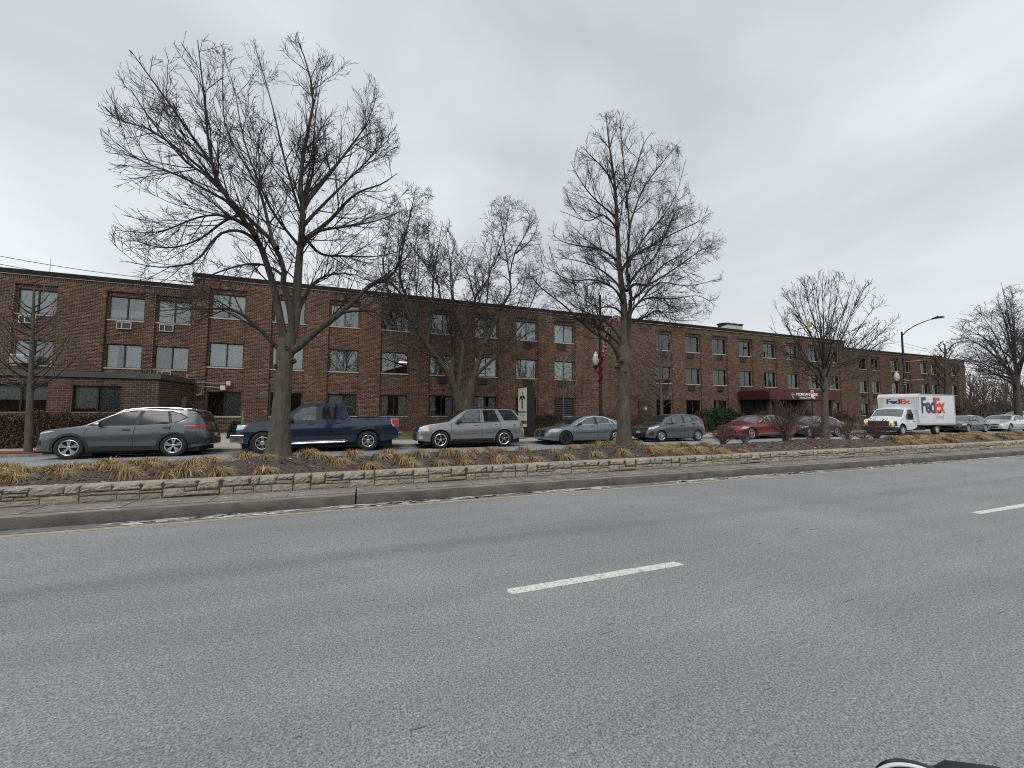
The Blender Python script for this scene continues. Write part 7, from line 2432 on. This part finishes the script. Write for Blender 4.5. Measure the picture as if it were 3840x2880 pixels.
tinsel(cp_, 3000, .15, [(.36, .02, .035), (.72, .66, .64)], 'cane', 0)
MB().tube([tuple(q) for q in cp_], .02, 5).tube([(0, 0, z1_ + .3), (0, -.5, z1_ + .3)], .02, 5).build('cane_frame', M_black, ga)

mp_ = P(907, 1630, 19.9)
t_ = P(907, 1540, 19.9)
tag(MB().box(float(mp_[0]) - .03, float(mp_[0]) + .03, 19.87, 19.93, 0, float(t_[2])).build('metal_post', mat('post_zinc', (.22, .23, .23), .5, .4)), 'thin bare grey metal post on the sidewalk in front of the pickup nose', 'post')
pp = P(3045, 1470, 20.0)
ps = thing('parking_sign', 'small white parking sign on a slim post in front of the red canopy', 'sign', (float(pp[0]), 20.0, 0))
zt_ = float(P(3045, 1463, 20.0)[2])
MB().box(-.025, .025, 0, .05, 0, zt_ - .05).build('post', M_black, ps)
MB().box(-.15, .15, -.02, -.004, zt_ - .56, zt_).build('plate', M_white, ps)
MB().box(-.1, .1, -.026, -.021, zt_ - .30, zt_ - .08).build('symbol', mat('sign_red', (.5, .03, .03), .5), ps)
# manhole cover in the sidewalk apron
mc = P(1985, 1657, .0)
mc[1] = 20.7
mc[0] = float(P(1953, 1657, 20.7)[0])
mh = MB().lathe([(0, .012), (.33, .012), (.335, .0)], 28, (0, 0, 0))
tag(mh.build('manhole_cover', mat('manhole_iron', (.07, .065, .06), .7, .3, noise=.3, nscale=20), loc=(float(mc[0]), 20.7, WZ(20.7))), 'round iron manhole cover set in the sidewalk behind the silver utility vehicle', 'manhole cover')
# pale yellow scraps caught in the vase shaped tree
sc1 = MB()
q_ = [P(u, v, 10.6 + dy) for (u, v, dy) in ((3026, 1216, 0), (3040, 1212, .05), (3046, 1222, -.03), (3036, 1230, .02), (3037, 1240, .0), (3026, 1236, .06), (3022, 1226, .0))]
sc1.add(q_, [(0, 1, 2, 3), (0, 3, 5, 6), (3, 4, 5)])
tag(sc1.build('plastic_scrap', mat('scrap_yellow', (.62, .60, .18), .5)), 'pale yellow plastic scrap caught in the branches of the vase shaped tree', 'litter')
# overhead wires behind the building
def wire(a, b, sag, label):
    p, q = np.array(a), np.array(b)
    t = np.linspace(0, 1, 24)[:, None]
    pts = p + (q - p) * t
    pts[:, 2] -= sag * 4 * t[:, 0] * (1 - t[:, 0])
    tag(MB().tube([tuple(x) for x in pts], .022, 4).build('overhead_wire', M_black), label, 'wire', 'overhead wires')
wire(P(-60, 949, 38), P(800, 1063, 38), .3, 'upper thin overhead wire above the low wing roof')
wire(P(-60, 978, 39), P(420, 1052, 39), .15, 'lower thin overhead wire dipping behind the low wing roof')
wire(P(3366, 1279, 40), P(3640, 1347, 40), .2, 'upper overhead wire right of the curved lamp arm')
wire(P(3366, 1292, 41), P(3640, 1352, 41), .2, 'lower overhead wire right of the curved lamp arm')
# black picket fence round the lot
fe = thing('fence', 'black metal picket fence round the parking lot past the brick building', 'fence', (62, 21.9, 0))
fm = MB().box(0, 60, -.02, .02, 1.55, 1.6).box(0, 60, -.02, .02, .3, .35)
fm.build('rail', M_black, fe)
pm_ = MB().box(-.03, .03, -.03, .03, 0, 1.8).mesh('post')
pm_.materials.append(M_black)
for k in range(25):
    obj('post', pm_, None, fe, (k * 2.5, 0, .1))
pk = MB().box(-.009, .009, -.009, .009, .2, 1.72).mesh('picket')
pk.materials.append(M_black)
for k in range(280):
    obj('picket', pk, None, fe, (18 + k * .15, 0, .1))
# the camera car's own door mirror at the bottom edge
mq = P(3485, 3026, .62)
wm = thing('wing_mirror', 'black car door mirror with bright edge at the bottom corner of the photo', 'mirror', tuple(map(float, mq)), -1.0)
hsm = MB().lathe([(.001, -.5), (.22, -.47), (.40, -.33), (.48, -.12), (.5, .1), (.5, .3), (.46, .40), (.3, .46), (.001, .5)], 40, axis='y')
hsm.v = [(x * .215, y * .035, z * .19) for (x, y, z) in hsm.v]
hsm.build('housing', mat('mirror_black', (.012, .012, .014), .25, coat=.5), wm, smooth=True)
arc = [(.1085 * math.cos(a), -.014, .0962 * math.sin(a)) for a in np.linspace(.05, PI - .05, 40)]
MB().tube(arc, .0042, 8).build('bright_edge', mat('edge_bright', (.8, .8, .78), .25, .3), wm, smooth=True)
MB().tube([(.0, .05, .0), (.06, .05, .062), (.14, .06, .082), (.34, .09, .085)], [.03, .036, .036, .03], 12).build('arm', M_trim, wm, smooth=True)
MB().tube([(.10, .01, .05), (.2, .02, .066), (.36, .05, .06)], [.028, .036, .03], 12).build('arm_cover', mat('cover_grey', (.35, .37, .40), .35, .2, noise=.4, nscale=30), wm, smooth=True)
